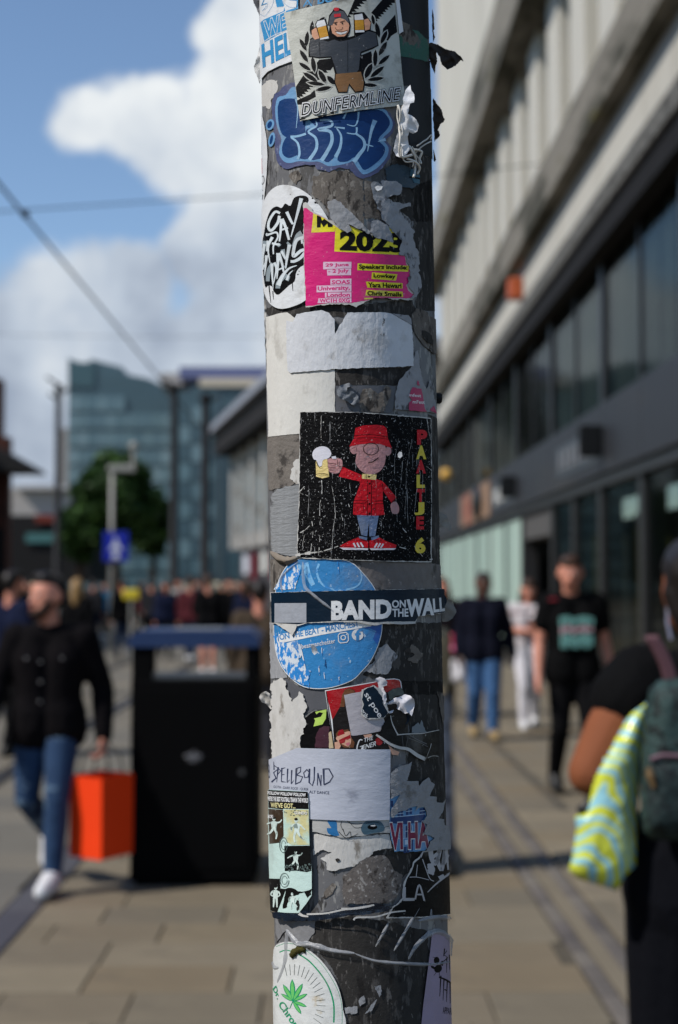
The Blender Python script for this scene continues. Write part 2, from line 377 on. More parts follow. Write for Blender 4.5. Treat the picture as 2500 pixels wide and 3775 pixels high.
# alarm box, lamp and hanging signs on the facade
o = MB().box((-.13, -.17, -.2), (.13, .17, .2), .04).build('alarm_box', pm('orange_alarm_box', (176, 84, 44), .5, .4, var=(5, .1)), None, (XB - .1, 26.2, 7.15))
tag(o, 'small orange alarm box on the pale wall above the canopy', 'alarm box')
MB().box((.08, -.05, -.05), (.24, .05, .05)).build('bracket', M_pier, o)
root = empty('globe_lamp', (XB - .42, 38.0, 4.55)); tag(root, 'round amber lamp on a bracket high on the dark shopfront', 'lamp')
M_amber = pm('amber_lamp_globe', (214, 168, 80), .4, .4, var=(6, .08))
part(root, MB().ball((XB - .42, 38.0, 4.58), .165, 20, 12), 'globe', M_amber, True)
part(root, MB().tube([(XB + .02, 38.0, 4.42), (XB - .42, 38.0, 4.42)], .02), 'bracket', M_pier)
def letters(root, s, L, size, m, rot, name='letter', depth=.03, offset=0.0):
    c = bpy.data.curves.new('t', 'FONT'); c.body = s; c.size = size; c.extrude = depth; c.align_x = 'CENTER'; c.offset = offset
    t = bpy.data.objects.new('t', c); COL.objects.link(t); dg = bpy.context.evaluated_depsgraph_get()
    me = bpy.data.meshes.new_from_object(t.evaluated_get(dg)); bpy.data.objects.remove(t); bpy.data.curves.remove(c)
    o = link(name, me, m, root); o.rotation_euler = rot; o.location = Vector(L) - root.location; return o
for (y, z, label, cols) in ((18.2, 3.52, 'black box sign with pale lettering on the charcoal fascia, nearer one', (M_black, pm('sign_letter_grey', (112, 114, 118), .5, .3, var=(4, .1)))),
                            (26.6, 3.50, 'black projecting sign on the charcoal fascia, middle one', (M_black, M_white))):
    root = empty('shop_sign', (XB - .3, y, z)); tag(root, label, 'sign', 'signs on the shop fascia')
    part(root, MB().box((XB - .36, y - .05, z - .24), (XB - .05, y + .05, z + .18), .03), 'sign_box', cols[0])
    part(root, MB().box((XB - .052, y + .4, z - .26), (XB - .042, y + 3.6, z + .2)), 'sign_panel', pm('sign_panel_slate', (66, 72, 78), .4, .4, var=(2, .2)))
    for j in range(6):                                                                        # raised bars of lettering too soft to read
        part(root, MB().box((XB - .075, y + .6 + j * .5, z - .2 + rb.random() * .05), (XB - .053, y + .82 + j * .5, z + .1 + rb.random() * .06), .008), 'letter', cols[1])
root = empty('shop_sign', (XB - .1, 34.2, 3.5)); tag(root, 'orange and cream sign with a dark round badge on the fascia', 'sign', 'signs on the shop fascia')
part(root, MB().box((XB - .06, 31.0, 3.14), (XB - .045, 37.6, 3.92)), 'sign_panel', pm('sign_panel_peach', (150, 120, 96), .5, .3, var=(.5, .3), wear=(.5, .5, .1, (140, 70, 56))))
part(root, MB().ball((XB - .1, 33.2, 3.55), .40, 20, 10, (.25, 2.0, 1.0)), 'badge', M_black, True)

# ================================================================== buildings at the far end
M_tower = pm('tower_glass', (74, 104, 112), .22, .6, rnd=[(86, 112, 120), (104, 128, 134), (76, 102, 112), (94, 120, 126), (116, 138, 144)], var=((.12, .12, .5), .3))  # pane tones lightened so the colour carries the distance haze
M_towerd = pm('tower_glass_dark', (64, 86, 94), .3, .5, var=((.15, .15, .4), .3))  # core lightened too, haze put into its colour
M_grey = pm('pale_grey_render', (168, 162, 156), .8, .2, var=(.3, .1))
def box_px(root, name, m, x0, x1, y0, y1, Y, dep, bev=0):
    a, b = at(x0, y1, Y), at(x1, y0, Y)
    return part(root, MB().box((a.x, Y, a.z), (b.x, Y + dep, b.z), bev), name, m)
Yt = 150.0
tw = empty('office_tower', at(440, 2200, Yt)); tag(tw, 'green glass office tower with a jagged sloping top behind the tree', 'building')
a = at(250, 1310, Yt); bl = at(250, 2160, Yt); br_ = at(660, 2160, Yt)
top = [(a.x, at(0, 1318, Yt).z), (at(330, 0, Yt).x, at(0, 1345, Yt).z), (at(345, 0, Yt).x, at(0, 1322, Yt).z), (at(460, 0, Yt).x, at(0, 1352, Yt).z), (at(475, 0, Yt).x, at(0, 1378, Yt).z), (at(550, 0, Yt).x, at(0, 1392, Yt).z), (at(660, 0, Yt).x, at(0, 1440, Yt).z)]
part(tw, MB().prism([(bl.x, 0)] + top + [(br_.x, 0)], Yt + .3, Yt + 22, 'y'), 'core', M_towerd)
nx, nz_ = 12, 13
for i in range(nx):
    xa = bl.x + (br_.x - bl.x) * i / nx; xb = bl.x + (br_.x - bl.x) * (i + 1) / nx
    for j in range(nz_):
        z0 = 1.0 + j * 1.9; z1 = z0 + 1.55
        if z1 > 23.2 - (i / nx) * 3.6: break
        part(tw, MB().box((xa + .06, Yt, z0), (xb - .06, Yt + .3, z1)), 'pane', M_tower)
part(tw, MB().box((at(226, 0, Yt).x, Yt + 1, 0), (bl.x - .02, Yt + 20, at(0, 1575, Yt).z)), 'side_wall', pm('tower_side_grey', (150, 146, 142), .7, .3, var=(.3, .1)))
part(tw, MB().box((bl.x, Yt + .1, at(0, 1425, Yt).z), (bl.x + 2.6, Yt + .29, at(0, 1335, Yt).z)), 'top_screen', pm('tower_teal', (58, 84, 90), .3, .5, var=(.4, .2)))

ml = empty('shopping_mall', (-6.0, 86, 0)); tag(ml, 'white framed glass shopping mall with deep dark overhanging roof', 'building')
A = Vector((0.96, 62.0, 0)); B = Vector((-6.45, 99.5, 0)); dr = (B - A).normalized(); nl = Vector((-dr.y, dr.x, 0))
if nl.x > 0: nl = -nl
def mallbox(name, m, s0, s1, z0, z1, d0, d1, bev=0):
    # along the facade s (metres from A), height z, out of the facade d
    mb = MB(); pts = []
    for s, d in ((s0, d0), (s1, d0), (s1, d1), (s0, d1)): q = A + dr * s + nl * d; pts.append((q.x, q.y))
    mb.prism(pts, z0, z1, 'z'); return part(ml, mb, name, m)
LM = (B - A).length
M_mw = pm('mall_white_frame', (176, 172, 166), .6, .3, var=(.4, .08)); M_md = pm('mall_dark_soffit', (30, 26, 25), .8, .2, var=(.5, .3))
mallbox('wall', M_mw, 0, LM, 4.0, 10.6, -12, 0)
mallbox('roof_soffit', M_md, -1, LM + .6, 10.6, 12.0, -12, 1.6)
mallbox('roof', pm('mall_roof_grey', (128, 130, 138), .6, .3, var=(.4, .1)), -1, LM + .8, 12.02, 12.5, -13, 2.1)
for i in range(7):
    s0 = LM - 1.2 - i * 4.9
    for j in range(6): mallbox('pane', M_tower if (i + j) % 3 else G_green, s0 - 3.7, s0, 5.0 + j * .85, 5.72 + j * .85, .05, .10)
    mallbox('pier', M_mw, s0 + .1, s0 + .9, 4.0, 10.58, 0.02, .5)
mallbox('shopfront', pm('mall_shopfront', (60, 56, 58), .5, .4, var=(.6, .5)), 0, LM, 0, 3.98, -12, -.3)
for i, (cc, w_) in enumerate((((190, 190, 196), 2.5), ((120, 22, 34), 1.2), ((200, 198, 190), 2.0), ((150, 40, 48), .8), ((168, 196, 60), 3.0), ((170, 180, 184), 2.0), ((186, 60, 70), 1.4))):
    mallbox('shop_board', pm('shop_board_%d' % i, cc, .6, .3, var=(1.5, .12)), LM - 3 - i * 4.2 - w_, LM - 3 - i * 4.2, 1.9 if i % 2 else 2.3, 3.6, -.2, -.05)

gb = empty('glass_block', at(715, 2200, 112)); tag(gb, 'narrow teal glass block between the tower and the mall', 'building')
box_px(gb, 'core', M_towerd, 652, 800, 1440, 2150, 112, 14)
for i in range(3):
    for j in range(9): box_px(gb, 'pane', M_tower if (i + j) % 2 else M_towerd, 664 + i * 44, 702 + i * 44, 1500 + j * 70, 1562 + j * 70, 111.8, .15)
rf = empty('roofed_hall', at(830, 2200, 135)); tag(rf, 'far hall with a long slate blue roof over a cream band', 'building')
M_pur = pm('slate_blue_roof', (98, 104, 140), .6, .3, var=(.1, .08)); M_crm = pm('cream_band', (196, 184, 164), .7, .2, var=(.2, .08))
box_px(rf, 'roof', M_pur, 660, 1150, 1352, 1394, 135, 16); box_px(rf, 'band', M_crm, 735, 1150, 1394, 1424, 134.6, 12)
box_px(rf, 'wall', M_towerd, 700, 1150, 1424, 2150, 135, 16)
box_px(rf, 'plant_room', M_grey, 590, 690, 1375, 1420, 140, 8)
bk = empty('brick_building', at(-120, 2200, 45)); tag(bk, 'dark red brick building with a black pitched canopy at the street edge', 'building')
M_brick = pm('dark_brick', (74, 44, 36), .85, .2, var=((3, 3, 9), .3), dirt=((.6, .6, .6), .5, .2, (40, 30, 28)))
a = at(-6, 1392, 45); part(bk, MB().box((a.x - 6, 45, 0), (a.x, 45.9, a.z)), 'wall', M_brick)
a = at(30, 1610, 44.8); part(bk, MB().box((a.x - 7, 44.8, 0), (a.x, 45.4, a.z)), 'lower_wall', M_brick)
a = at(132, 1738, 44); t_ = at(0, 1640, 44)
part(bk, MB().prism([(a.x, a.z), (a.x - .05, a.z + .12), (t_.x - .2, t_.z), (t_.x - 6, t_.z), (t_.x - 6, a.z)], 43.6, 45.6, 'y'), 'canopy', pm('black_canopy', (22, 22, 24), .7, .3, var=(.5, .3)))
part(bk, MB().box((at(-60, 0, 44.7).x, 44.62, 0), (at(40, 0, 44.7).x, 44.78, 3.4)), 'shopfront', M_room)
lw_ = empty('low_shops', at(150, 2200, 120)); tag(lw_, 'low pale far shops with an orange sign and a lit teal sign', 'building')
box_px(lw_, 'wall', M_grey, -160, 330, 1800, 1900, 120, 12); box_px(lw_, 'roof', pm('far_roof_white', (190, 188, 186), .6, .3, var=(.2, .1)), 55, 250, 1788, 1802, 119, 12)
box_px(lw_, 'shopfront', pm('far_shop_dark', (26, 25, 25), .8, .2, var=(.2, .3)), -160, 330, 1900, 2150, 119.8, 12)
box_px(lw_, 'shop_board', pm('far_orange_board', (112, 44, 30), .6, .3, var=(.3, .1)), 130, 200, 1898, 1925, 119.5, .2)
box_px(lw_, 'shop_board', pm('far_teal_board', (66, 108, 106), .6, .3, var=(.3, .1)), 95, 205, 1966, 2000, 119.5, .2)

# the shops across the tramway, left of the picture
for y0_, y1_, h_, rgb_, label in ((-24, -2.2, 12.5, (92, 58, 46), 'red brick shops across the tramway, nearest block'), (-2, 20.8, 11.0, (140, 134, 122), 'pale stone shops across the tramway, middle block'), (21, 43, 12.5, (84, 60, 50), 'brown brick shops across the tramway, farthest block')):
    xs = -17.0; bl_ = empty('shop_row', (xs, (y0_ + y1_) / 2, 0)); tag(bl_, label, 'building', 'buildings across the tramway')
    mw = pm('shop_row_wall_%d' % int(h_ * 10 + y0_), rgb_, .85, .2, var=((1.5, 1.5, 4), .25), dirt=((.5, .5, .3), .55, .2, tuple(v * .6 for v in rgb_)))
    part(bl_, MB().box((xs - 12, y0_, 3.6), (xs, y1_, h_)), 'wall', mw); part(bl_, MB().box((xs - 12, y0_, 0), (xs - .4, y1_, 3.6)), 'shopfront', M_room)
    part(bl_, MB().box((xs - 12.2, y0_ - .05, h_), (xs + .25, y1_ + .05, h_ + .35)), 'parapet', M_ledge); part(bl_, MB().box((xs - .38, y0_ + .2, 2.9), (xs + .12, y1_ - .2, 3.58)), 'fascia', M_fascia)
    n_ = int((y1_ - y0_) / 2.6)
    for i in range(n_):
        yy = y0_ + .7 + i * (y1_ - y0_ - .6) / n_
        for z_ in (4.4, 7.6): part(bl_, MB().box((xs - .02, yy, z_), (xs + .03, yy + 1.3, z_ + 2.0)), 'window', M_towerd)
        part(bl_, MB().box((xs - .39, yy, .3), (xs - .36, yy + 2.0, 2.85)), 'shop_window', G_green)

# ================================================================== street furniture far down
M_post = pm('black_painted_steel', (14, 15, 19), .6, .2, var=(3, .2))
M_lgrey = pm('light_grey_paint', (150, 150, 146), .5, .4, var=(3, .1))
def tram_pole(px, pytop, Y, r, label, arms):
    b = at(px, 2150, Y); t = at(px, pytop, Y).z
    root = empty('tram_pole', (b.x, Y, 0)); tag(root, label, 'pole', 'overhead line poles')
    part(root, MB().tube([(b.x, Y, 0), (b.x, Y, .9), (b.x, Y, .95), (b.x, Y, t)], [r * 1.5, r * 1.5, r, r * .85], 14), 'shaft', M_post, True)
    for dx, dz, l in arms:
        part(root, MB().tube([(b.x, Y, t + dz), (b.x + dx * l, Y, t + dz + .3)], .05, 8), 'bracket', M_post)
    part(root, MB().ball((b.x, Y, t), r * 1.2, 12, 8), 'cap', M_post, True)
    return root
tram_pole(210, 1430, 52, .14, 'black overhead line pole left of the green tower', [(-1, .1, .45), (1, -.25, .5), (-1, -.5, .35)])
tram_pole(640, 1432, 44, .14, 'black overhead line pole at the right edge of the tree', [(-1, .05, .5), (1, -.1, .4)])
tram_pole(755, 1470, 46, .17, 'thick black overhead line pole in front of the mall', [(1, -.2, .4)])
def wire(name, pts, r, label):
    o = MB().tube(pts, r, 6).build(name, M_post, None, pts[0], True, rel=True); tag(o, label, 'cable', 'overhead tram wires'); return o
wire('overhead_wire', [(-3.58, 8, 6.02), (-3.58, 16.5, 5.98), (-3.58, 28, 6.0), (-3.58, 60, 6.05)], .017, 'thick overhead tram wire running down the street at an angle')
wire('overhead_wire', [at(-300, 792, 15.6), at(40, 777, 16.6), at(970, 716, 19.6), at(2045, 598, 22.8)], .008, 'thin span wire crossing the street to the store ledge')
wire('overhead_wire', [at(-300, 1228, 28), at(500, 1243, 30), at(1100, 1240, 32)], .005, 'thin span wire low across the far clouds')
o = MB().ball((0, 0, 0), .05, 10, 6, (1, 1.6, 1)).build('wire_clamp', M_post, None, (-3.58, 16.5, 6.0), True); tag(o, 'dark clamp where two overhead wires cross', 'clamp')

sg = empty('pedestrian_sign', (at(428, 0, 33).x, 33, 0)); tag(sg, 'square blue pedestrian zone sign on a pale grey post before the tree', 'sign')
bx = sg.location.x
part(sg, MB().tube([(bx, 33, 0), (bx, 33, at(0, 1725, 33).z)], .05, 12), 'post', M_lgrey, True)
zt = at(0, 1725, 33).z; part(sg, MB().box((at(412, 0, 33).x, 32.93, zt - .09), (at(512, 0, 33).x, 33.07, zt + .07), .02), 'arm', M_lgrey)
xa = at(505, 0, 33).x; part(sg, MB().tube([(xa, 33, zt + .07), (xa, 33, at(0, 1655, 33).z)], .05, 10), 'camera_stem', M_lgrey)
part(sg, MB().ball((xa, 33, at(0, 1645, 33).z), .11, 14, 8), 'camera_dome', M_lgrey, True)
s0, s1 = at(381, 2070, 32.9), at(474, 1960, 32.9)
pl = part(sg, MB().box((s0.x, 32.88, s0.z), (s1.x, 32.905, s1.z), .01), 'plate', pm('sign_blue', (12, 34, 160), .45, .4, var=(2, .06)))
cxs = (s0.x + s1.x) / 2; M_em = pm('sign_emblem_white', (200, 205, 225), .5, .3, var=(3, .05))
part(sg, MB().ball((cxs, 32.872, s0.z + .50), .05, 10, 6, (1, .2, 1)), 'figure_head', M_em)
part(sg, MB().prism([(cxs - .16, s0.z + .26), (cxs + .16, s0.z + .26), (cxs + .05, s0.z + .44), (cxs - .05, s0.z + .44)], 32.868, 32.878, 'y'), 'figure_body', M_em)
part(sg, MB().box((cxs - .08, 32.868, s0.z + .06), (cxs + .08, 32.878, s0.z + .2)), 'figure_legs', M_em)
ys_ = empty('yellow_sign', (at(500, 0, 30).x, 30, 0)); tag(ys_, 'small round yellow sign on a thin post among the crowd', 'sign')
part(ys_, MB().tube([(ys_.location.x, 30, 0), (ys_.location.x, 30, 1.3)], .03, 8), 'post', M_lgrey)
part(ys_, MB().box((ys_.location.x - .17, 29.95, 1.3), (ys_.location.x + .17, 30.02, 1.52), .03), 'plate', pm('sign_yellow', (206, 186, 50), .5, .3, var=(2, .08)))

# ------------------------------------------------------------------ trees
M_bark = pm('bark', (52, 42, 34), .9, .1, var=(6, .3), bump=(12, .5, .03))
def leafmat(name, cols):
    return pm(name, cols[0], .6, .25, rnd=cols, var=(1.2, .2))
def tree(Y, px, ptop, pbot, wpx, label, cols, seed, nclump=60, nleaf=70):
    r = random.Random(seed); b = at(px, 2150, Y); zt = at(px, ptop, Y).z; zb = max(at(px, pbot, Y).z, 1.6); hw = wpx / 2 / FPX * Y
    root = empty('street_tree', (b.x, Y, 0)); tag(root, label, 'tree', 'street trees')
    mb = MB(); mb.tube([(b.x, Y, 0), (b.x + .05, Y, zb), (b.x - .05, Y + .1, (zb + zt) / 2), (b.x, Y, zt - .6)], [.20, .16, .10, .03], 9)
    for k in range(9):
        an = k * 2.4; z = zb + (zt - zb) * (.1 + .07 * k); l = hw * .75 * (1 - .05 * k)
        mb.tube([(b.x, Y, z), (b.x + math.cos(an) * l * .5, Y + math.sin(an) * l * .5, z + .35), (b.x + math.cos(an) * l, Y + math.sin(an) * l, z + .9)], [.07, .05, .015], 6)
    part(root, mb, 'trunk', M_bark, True)
    bm = bmesh.new(); zc, hz = (zt + zb) / 2, (zt - zb) / 2
    for c in range(nclump):
        while True:
            v = Vector((r.uniform(-1, 1), r.uniform(-1, 1), r.uniform(-1, 1)))
            if .25 < v.length < 1: break
        taper = 1.0 - .35 * max(0, v.z) - .15 * max(0, -v.z)
        cc = Vector((b.x + v.x * hw * taper * .92, Y + v.y * hw * taper, zc + v.z * hz * .94)); cr_ = r.uniform(.3, .6) * hw * .40
        for k in range(nleaf):
            d = Vector((r.gauss(0, 1), r.gauss(0, 1), r.gauss(0, .8))).normalized() * cr_ * r.random() ** .4
            p = cc + d; s = r.uniform(.11, .22)
            n_ = Vector((r.uniform(-1, 1), r.uniform(-1, 1), r.uniform(0, 1.2))).normalized(); x = n_.orthogonal().normalized() * s; y = n_.cross(x).normalized() * s * .6
            bm.faces.new([bm.verts.new(q - root.location) for q in (p - x, p + y, p + x, p - y)])
    me = bpy.data.meshes.new('crown'); bm.to_mesh(me); bm.free()
    link('crown', me, leafmat(label[:12] + str(seed), cols), root)
    return root
GR = [(46, 74, 30), (32, 56, 24), (62, 92, 34), (36, 60, 28)]
tree(62, 428, 1655, 2030, 330, 'dense dark green street tree behind the blue sign', GR, 3, 260, 90)
tree(66, 560, 1790, 2060, 170, 'smaller dark tree at the right of the blue sign', GR, 8, 120, 80)
tree(64, 290, 1850, 2080, 190, 'low dark tree at the left of the blue sign', GR, 9, 120, 80)

# ================================================================== the pole
PR, PD = 0.0625, 1.034                     # radius, distance of its axis
NF = 112; STEP = 2 * math.pi / NF
AX = Vector((-0.0175, 0, 1)).normalized()
PB = Vector(((1308 - 1210) / FPX * PD, PD, 1.65))          # point of the axis at eye height
EX = (Vector((1, 0, 0)) - AX * AX.x).normalized(); EY = AX.cross(EX)     # EY points away from the camera

def px2uv(x, y):
    """a point seen in the photograph -> unrolled pole surface (arc metres from the front line, metres along the axis)"""
    d = ray(x, y); o = CAM - PB
    ox, oy, dx, dy = o.dot(EX), o.dot(EY), d.dot(EX), d.dot(EY)
    a = dx * dx + dy * dy; b = ox * dx + oy * dy; c = ox * ox + oy * oy - PR * PR
    disc = b * b - a * c
    t = (-b - math.sqrt(max(disc, 0))) / a
    X, Y = ox + t * dx, oy + t * dy
    return (PR * math.atan2(X, -Y), o.dot(AX) + t * d.dot(AX))
def uv3(u, v, off=0.0):
    ph = u / PR / STEP; k = math.floor(ph); t = ph - k; r = PR + off
    a0, a1 = k * STEP, (k + 1) * STEP
    X = (1 - t) * math.sin(a0) + t * math.sin(a1); Y = -((1 - t) * math.cos(a0) + t * math.cos(a1))
    return PB + EX * (X * r) + EY * (Y * r) + AX * v
GU = PR * STEP

ZR = {'A': (920, 0, 820 / 1568), 'B': (920, 640, 820 / 1568), 'C': (920, 1120, 820 / 1568), 'D': (960, 1500, 740 / 1568), 'E': (940, 2040, 800 / 1568),
      'F': (940, 2480, 800 / 1568), 'G': (940, 2880, 800 / 1568), 'H': (940, 3300, 800 / 1568), 'P': (0, 0, 1.0),
      'M': (1180, 2500, 500 / 1568), 'S': (1380, 2750, 320 / 1166), 'W': (930, 0, 400 / 1568), 'Q': (950, 850, 300 / 1568), 'T': (1360, 300, 400 / 1568)}
class ZL(list): s = 1.0
def Z(reg, pts):
    ox, oy, s = ZR[reg]; q = ZL((ox + p[0] * s, oy + p[1] * s) for p in pts); q.s = s; return q

def densify(pts, step, closed=True):
    out = []; n = len(pts)
    for i in range(n if closed else n - 1):
        a, b = pts[i], pts[(i + 1) % n]; l = math.hypot(b[0] - a[0], b[1] - a[1]); k = max(1, int(l / step))
        for j in range(k): out.append((a[0] + (b[0] - a[0]) * j / k, a[1] + (b[1] - a[1]) * j / k))
    if not closed: out.append(pts[-1])
    return out
def torn(pts, amp=6, step=7, seed=0, closed=True):
    """ragged outline in photograph pixels"""
    d = densify(pts, step, closed); out = []
    n = len(d)
    for i, p in enumerate(d):
        a, b = d[i - 1], d[(i + 1) % n]; tx, ty = b[0] - a[0], b[1] - a[1]; l = math.hypot(tx, ty) or 1
        k = mnoise.noise(Vector((p[0] * .045, p[1] * .045, seed * 7.3))) * amp + mnoise.noise(Vector((p[0] * .16, p[1] * .16, seed * 3.1 + 40))) * amp * .7
        out.append((p[0] - ty / l * k, p[1] + tx / l * k))
    return out
def curve(pts, closed=True, k=5):
    """Catmull-Rom through the points"""
    n = len(pts); out = []
    rngi = range(n) if closed else range(n - 1)
    for i in rngi:
        g = (lambda j: pts[j % n]) if closed else (lambda j: pts[min(max(j, 0), n - 1)])
        p0, p1, p2, p3 = g(i - 1), g(i), g(i + 1), g(i + 2)
        for j in range(k):
            t = j / k
            out.append(tuple(.5 * (2 * b + (c - a) * t + (2 * a - 5 * b + 4 * c - d) * t * t + (3 * b - a - 3 * c + d) * t ** 3) for a, b, c, d in zip(p0, p1, p2, p3)))
    if not closed: out.append(tuple(pts[-1]))
    return out
def ell(cx, cy, rx, ry, ang=0, n=20):
    c, s = math.cos(rad(ang)), math.sin(rad(ang))
    return [(cx + rx * math.cos(t) * c - ry * math.sin(t) * s, cy + rx * math.cos(t) * s + ry * math.sin(t) * c) for t in (2 * math.pi * i / n for i in range(n))]
def leaf(cx, cy, ln, wd, ang):            # pointed leaf; ang counted upwards from the right
    c, s = math.cos(rad(-ang)), math.sin(rad(-ang)); o = []
    for t in (-1, -.6, -.2, .2, .6, 1): o.append((t * ln / 2, wd / 2 * (1 - t * t) ** .7))
    for t in (.6, .2, -.2, -.6): o.append((t * ln / 2, -wd / 2 * (1 - t * t) ** .7))
    return [(cx + x * c - y * s, cy + x * s + y * c) for x, y in o]
def stroke(pts, w0, w1=None, smooth=True, round_=True):
    """ribbon along a line; w0..w1 full widths"""
    w1 = w0 if w1 is None else w1; k_ = getattr(pts, 's', 1.0); w0 *= k_; w1 *= k_
    p = curve(pts, False, 5) if smooth and len(pts) > 2 else list(pts)
    n = len(p); L, R = [], []
    for i in range(n):
        a, b = p[max(i - 1, 0)], p[min(i + 1, n - 1)]; tx, ty = b[0] - a[0], b[1] - a[1]; l = math.hypot(tx, ty) or 1
        hw = (w0 + (w1 - w0) * i / max(n - 1, 1)) / 2
        L.append((p[i][0] - ty / l * hw, p[i][1] + tx / l * hw)); R.append((p[i][0] + ty / l * hw, p[i][1] - tx / l * hw))
    return ('strip', L, R)

_txt = {}
def text_mesh(s, offset=0.0, shear=0.0, spacing=1.0):
    key = (s, offset, shear, spacing)
    if key in _txt: return _txt[key]
    c = bpy.data.curves.new('t', 'FONT'); c.body = s; c.size = 1; c.offset = offset; c.resolution_u = 3; c.shear = shear; c.space_character = spacing
    t = bpy.data.objects.new('t', c); COL.objects.link(t); dg = bpy.context.evaluated_depsgraph_get()
    me = bpy.data.meshes.new_from_object(t.evaluated_get(dg)); bpy.data.objects.remove(t); bpy.data.curves.remove(c)
    vs = [(v.co.x, v.co.y) for v in me.vertices]; fs = [tuple(p.vertices) for p in me.polygons]; bpy.data.meshes.remove(me)
    _txt[key] = (vs, fs); return _txt[key]
def text(s, bl, br, tl, offset=0.0, shear=0.0, spacing=1.0, warp=None):
    """lettering filling the slanted box given by three corners; the box fits the un-thickened letters"""
    v0, _ = text_mesh(s, 0.0, shear, spacing); x0 = min(p[0] for p in v0); x1 = max(p[0] for p in v0); y0 = min(p[1] for p in v0); y1 = max(p[1] for p in v0)
    vs, fs = text_mesh(s, offset, shear, spacing); out = []
    for p in vs:
        a = (p[0] - x0) / (x1 - x0); b = (p[1] - y0) / (y1 - y0)
        q = (bl[0] + (br[0] - bl[0]) * a + (tl[0] - bl[0]) * b, bl[1] + (br[1] - bl[1]) * a + (tl[1] - bl[1]) * b)
        out.append(warp(q) if warp else q)
    return ('mesh', out, fs)

def tri_fill(poly):
    vs, es, fs, *_ = delaunay_2d_cdt([Vector(p) for p in poly], [], [list(range(len(poly)))], 1, 1e-9)
    return vs, fs

class Layer:
    """pieces of one colour, wrapped round the pole at a given height above its surface"""
    def __init__(s, off): s.bm = bmesh.new(); s.off = off; s.lay = s.bm.verts.layers.float.new('h'); s.n = 0
    def _faces(s, uv, faces):
        h = s.n * 0.0000018; s.n = (s.n + 1) % 24
        vs = []
        for p in uv:
            v = s.bm.verts.new((p[0], p[1], 0)); v[s.lay] = h; vs.append(v)
        for f in faces:
            try: s.bm.faces.new([vs[i] for i in f])
            except ValueError: pass
    def add(s, shape, step=14):
        if isinstance(shape, tuple) and shape and shape[0] == 'strip':
            L = [px2uv(*p) for p in shape[1]]; R = [px2uv(*p) for p in shape[2]]; n = len(L)
            s._faces(L + R, [(i, i + 1, n + i + 1, n + i) for i in range(n - 1)])
        elif isinstance(shape, tuple) and shape and shape[0] == 'mesh':
            s._faces([px2uv(*p) for p in shape[1]], shape[2])
        else:
            uv = [px2uv(*p) for p in densify(shape, step)]; vs, fs = tri_fill(uv); s._faces(vs, fs)
        return s
    def addall(s, shapes, step=14):
        for q in shapes: s.add(q, step)
        return s
    def mesh(s, name, origin, relief=None):
        bm = s.bm
        us = [v.co.x for v in bm.verts]
        if us:
            k0, k1 = math.floor(min(us) / GU), math.ceil(max(us) / GU)
            for k in range(k0, k1 + 1):
                bmesh.ops.bisect_plane(bm, geom=bm.verts[:] + bm.edges[:] + bm.faces[:], plane_co=(k * GU, 0, 0), plane_no=(1, 0, 0), dist=1e-7)
        if relief:
            v0, v1 = min(v.co.y for v in bm.verts), max(v.co.y for v in bm.verts); g = relief[1]
            k0, k1 = math.floor(v0 / g), math.ceil(v1 / g)
            for k in range(k0, k1 + 1):
                bmesh.ops.bisect_plane(bm, geom=bm.verts[:] + bm.edges[:] + bm.faces[:], plane_co=(0, k * g, 0), plane_no=(0, 1, 0), dist=1e-7)
            bmesh.ops.triangulate(bm, faces=bm.faces[:])
        uvl = bm.loops.layers.uv.new('UVMap'); co = {}
        for f in bm.faces:
            for l in f.loops: l[uvl].uv = (l.vert.co.x, l.vert.co.y)
        for v in bm.verts:
            u, w_ = v.co.x, v.co.y; off = s.off + v[s.lay]
            if relief: off += max(0.0, relief[0](u, w_))
            v.co = uv3(u, w_, off) - origin
        # faces look outwards
        for f in bm.faces:
            f.normal_update()
            c = f.calc_center_median() + origin - PB; c = c - AX * c.dot(AX)
            if f.normal.dot(c) < 0: f.normal_flip()
        me = bpy.data.meshes.new(name); bm.to_mesh(me); bm.free(); me.shade_smooth(); return me

class Sticker:
    def __init__(s, name, level, sheet, m, label, cat='sticker', group='stickers on the pole', step=14, relief=None):
        s.off = 0.0002 + level * 0.00032; s.k = 0
        polys = sheet if isinstance(sheet[0], (list, tuple)) and isinstance(sheet[0][0], (list, tuple, str)) else [sheet]
        L = Layer(s.off)
        allp = []
        for q in polys:
            L.add(q, step); allp += (q if not (isinstance(q, tuple) and isinstance(q[0], str)) else list(q[1]))
        uv = [px2uv(*p[:2]) for p in allp]; s.org = uv3(sum(u for u, _ in uv) / len(uv), min(v for _, v in uv), s.off)
        s.o = link(name, L.mesh(name, s.org, relief), m, None, s.org)
        tag(s.o, label, cat, group)
    def ink(s, name, m, shapes, parent=None, lift=None, label=None, step=14, relief=None):
        s.k += 1
        L = Layer(s.off + s.k * 0.00005 if lift is None else s.off + lift); L.addall(shapes, step)
        o = link(name, L.mesh(name, s.org, relief), m, parent or s.o)
        if label: o['label'] = label
        return o

def paper(name, rgb, rough=.55, spec=.3, **kw):
    kw.setdefault('coord', 'UV'); kw.setdefault('var', (90, .10)); kw.setdefault('bump', ((80, 120, 1), .5, .0013)); kw.setdefault('wear2', ((46, 30, 1), .56, .14, (132, 126, 116), .35))
    return pm(name, rgb, rough, spec, **kw)
def ink(name, rgb, rough=.42, spec=.4, **kw):
    kw.setdefault('coord', 'UV'); kw.setdefault('var', (110, .13)); kw.setdefault('bump', ((80, 120, 1), .5, .0013)); kw.setdefault('wear2', ((38, 26, 1), .54, .16, (140, 136, 130), .30)); kw.setdefault('dirt', ((420, 300, 1), .665, .04, (176, 174, 170), .7))
    return pm(name, rgb, rough, spec, **kw)

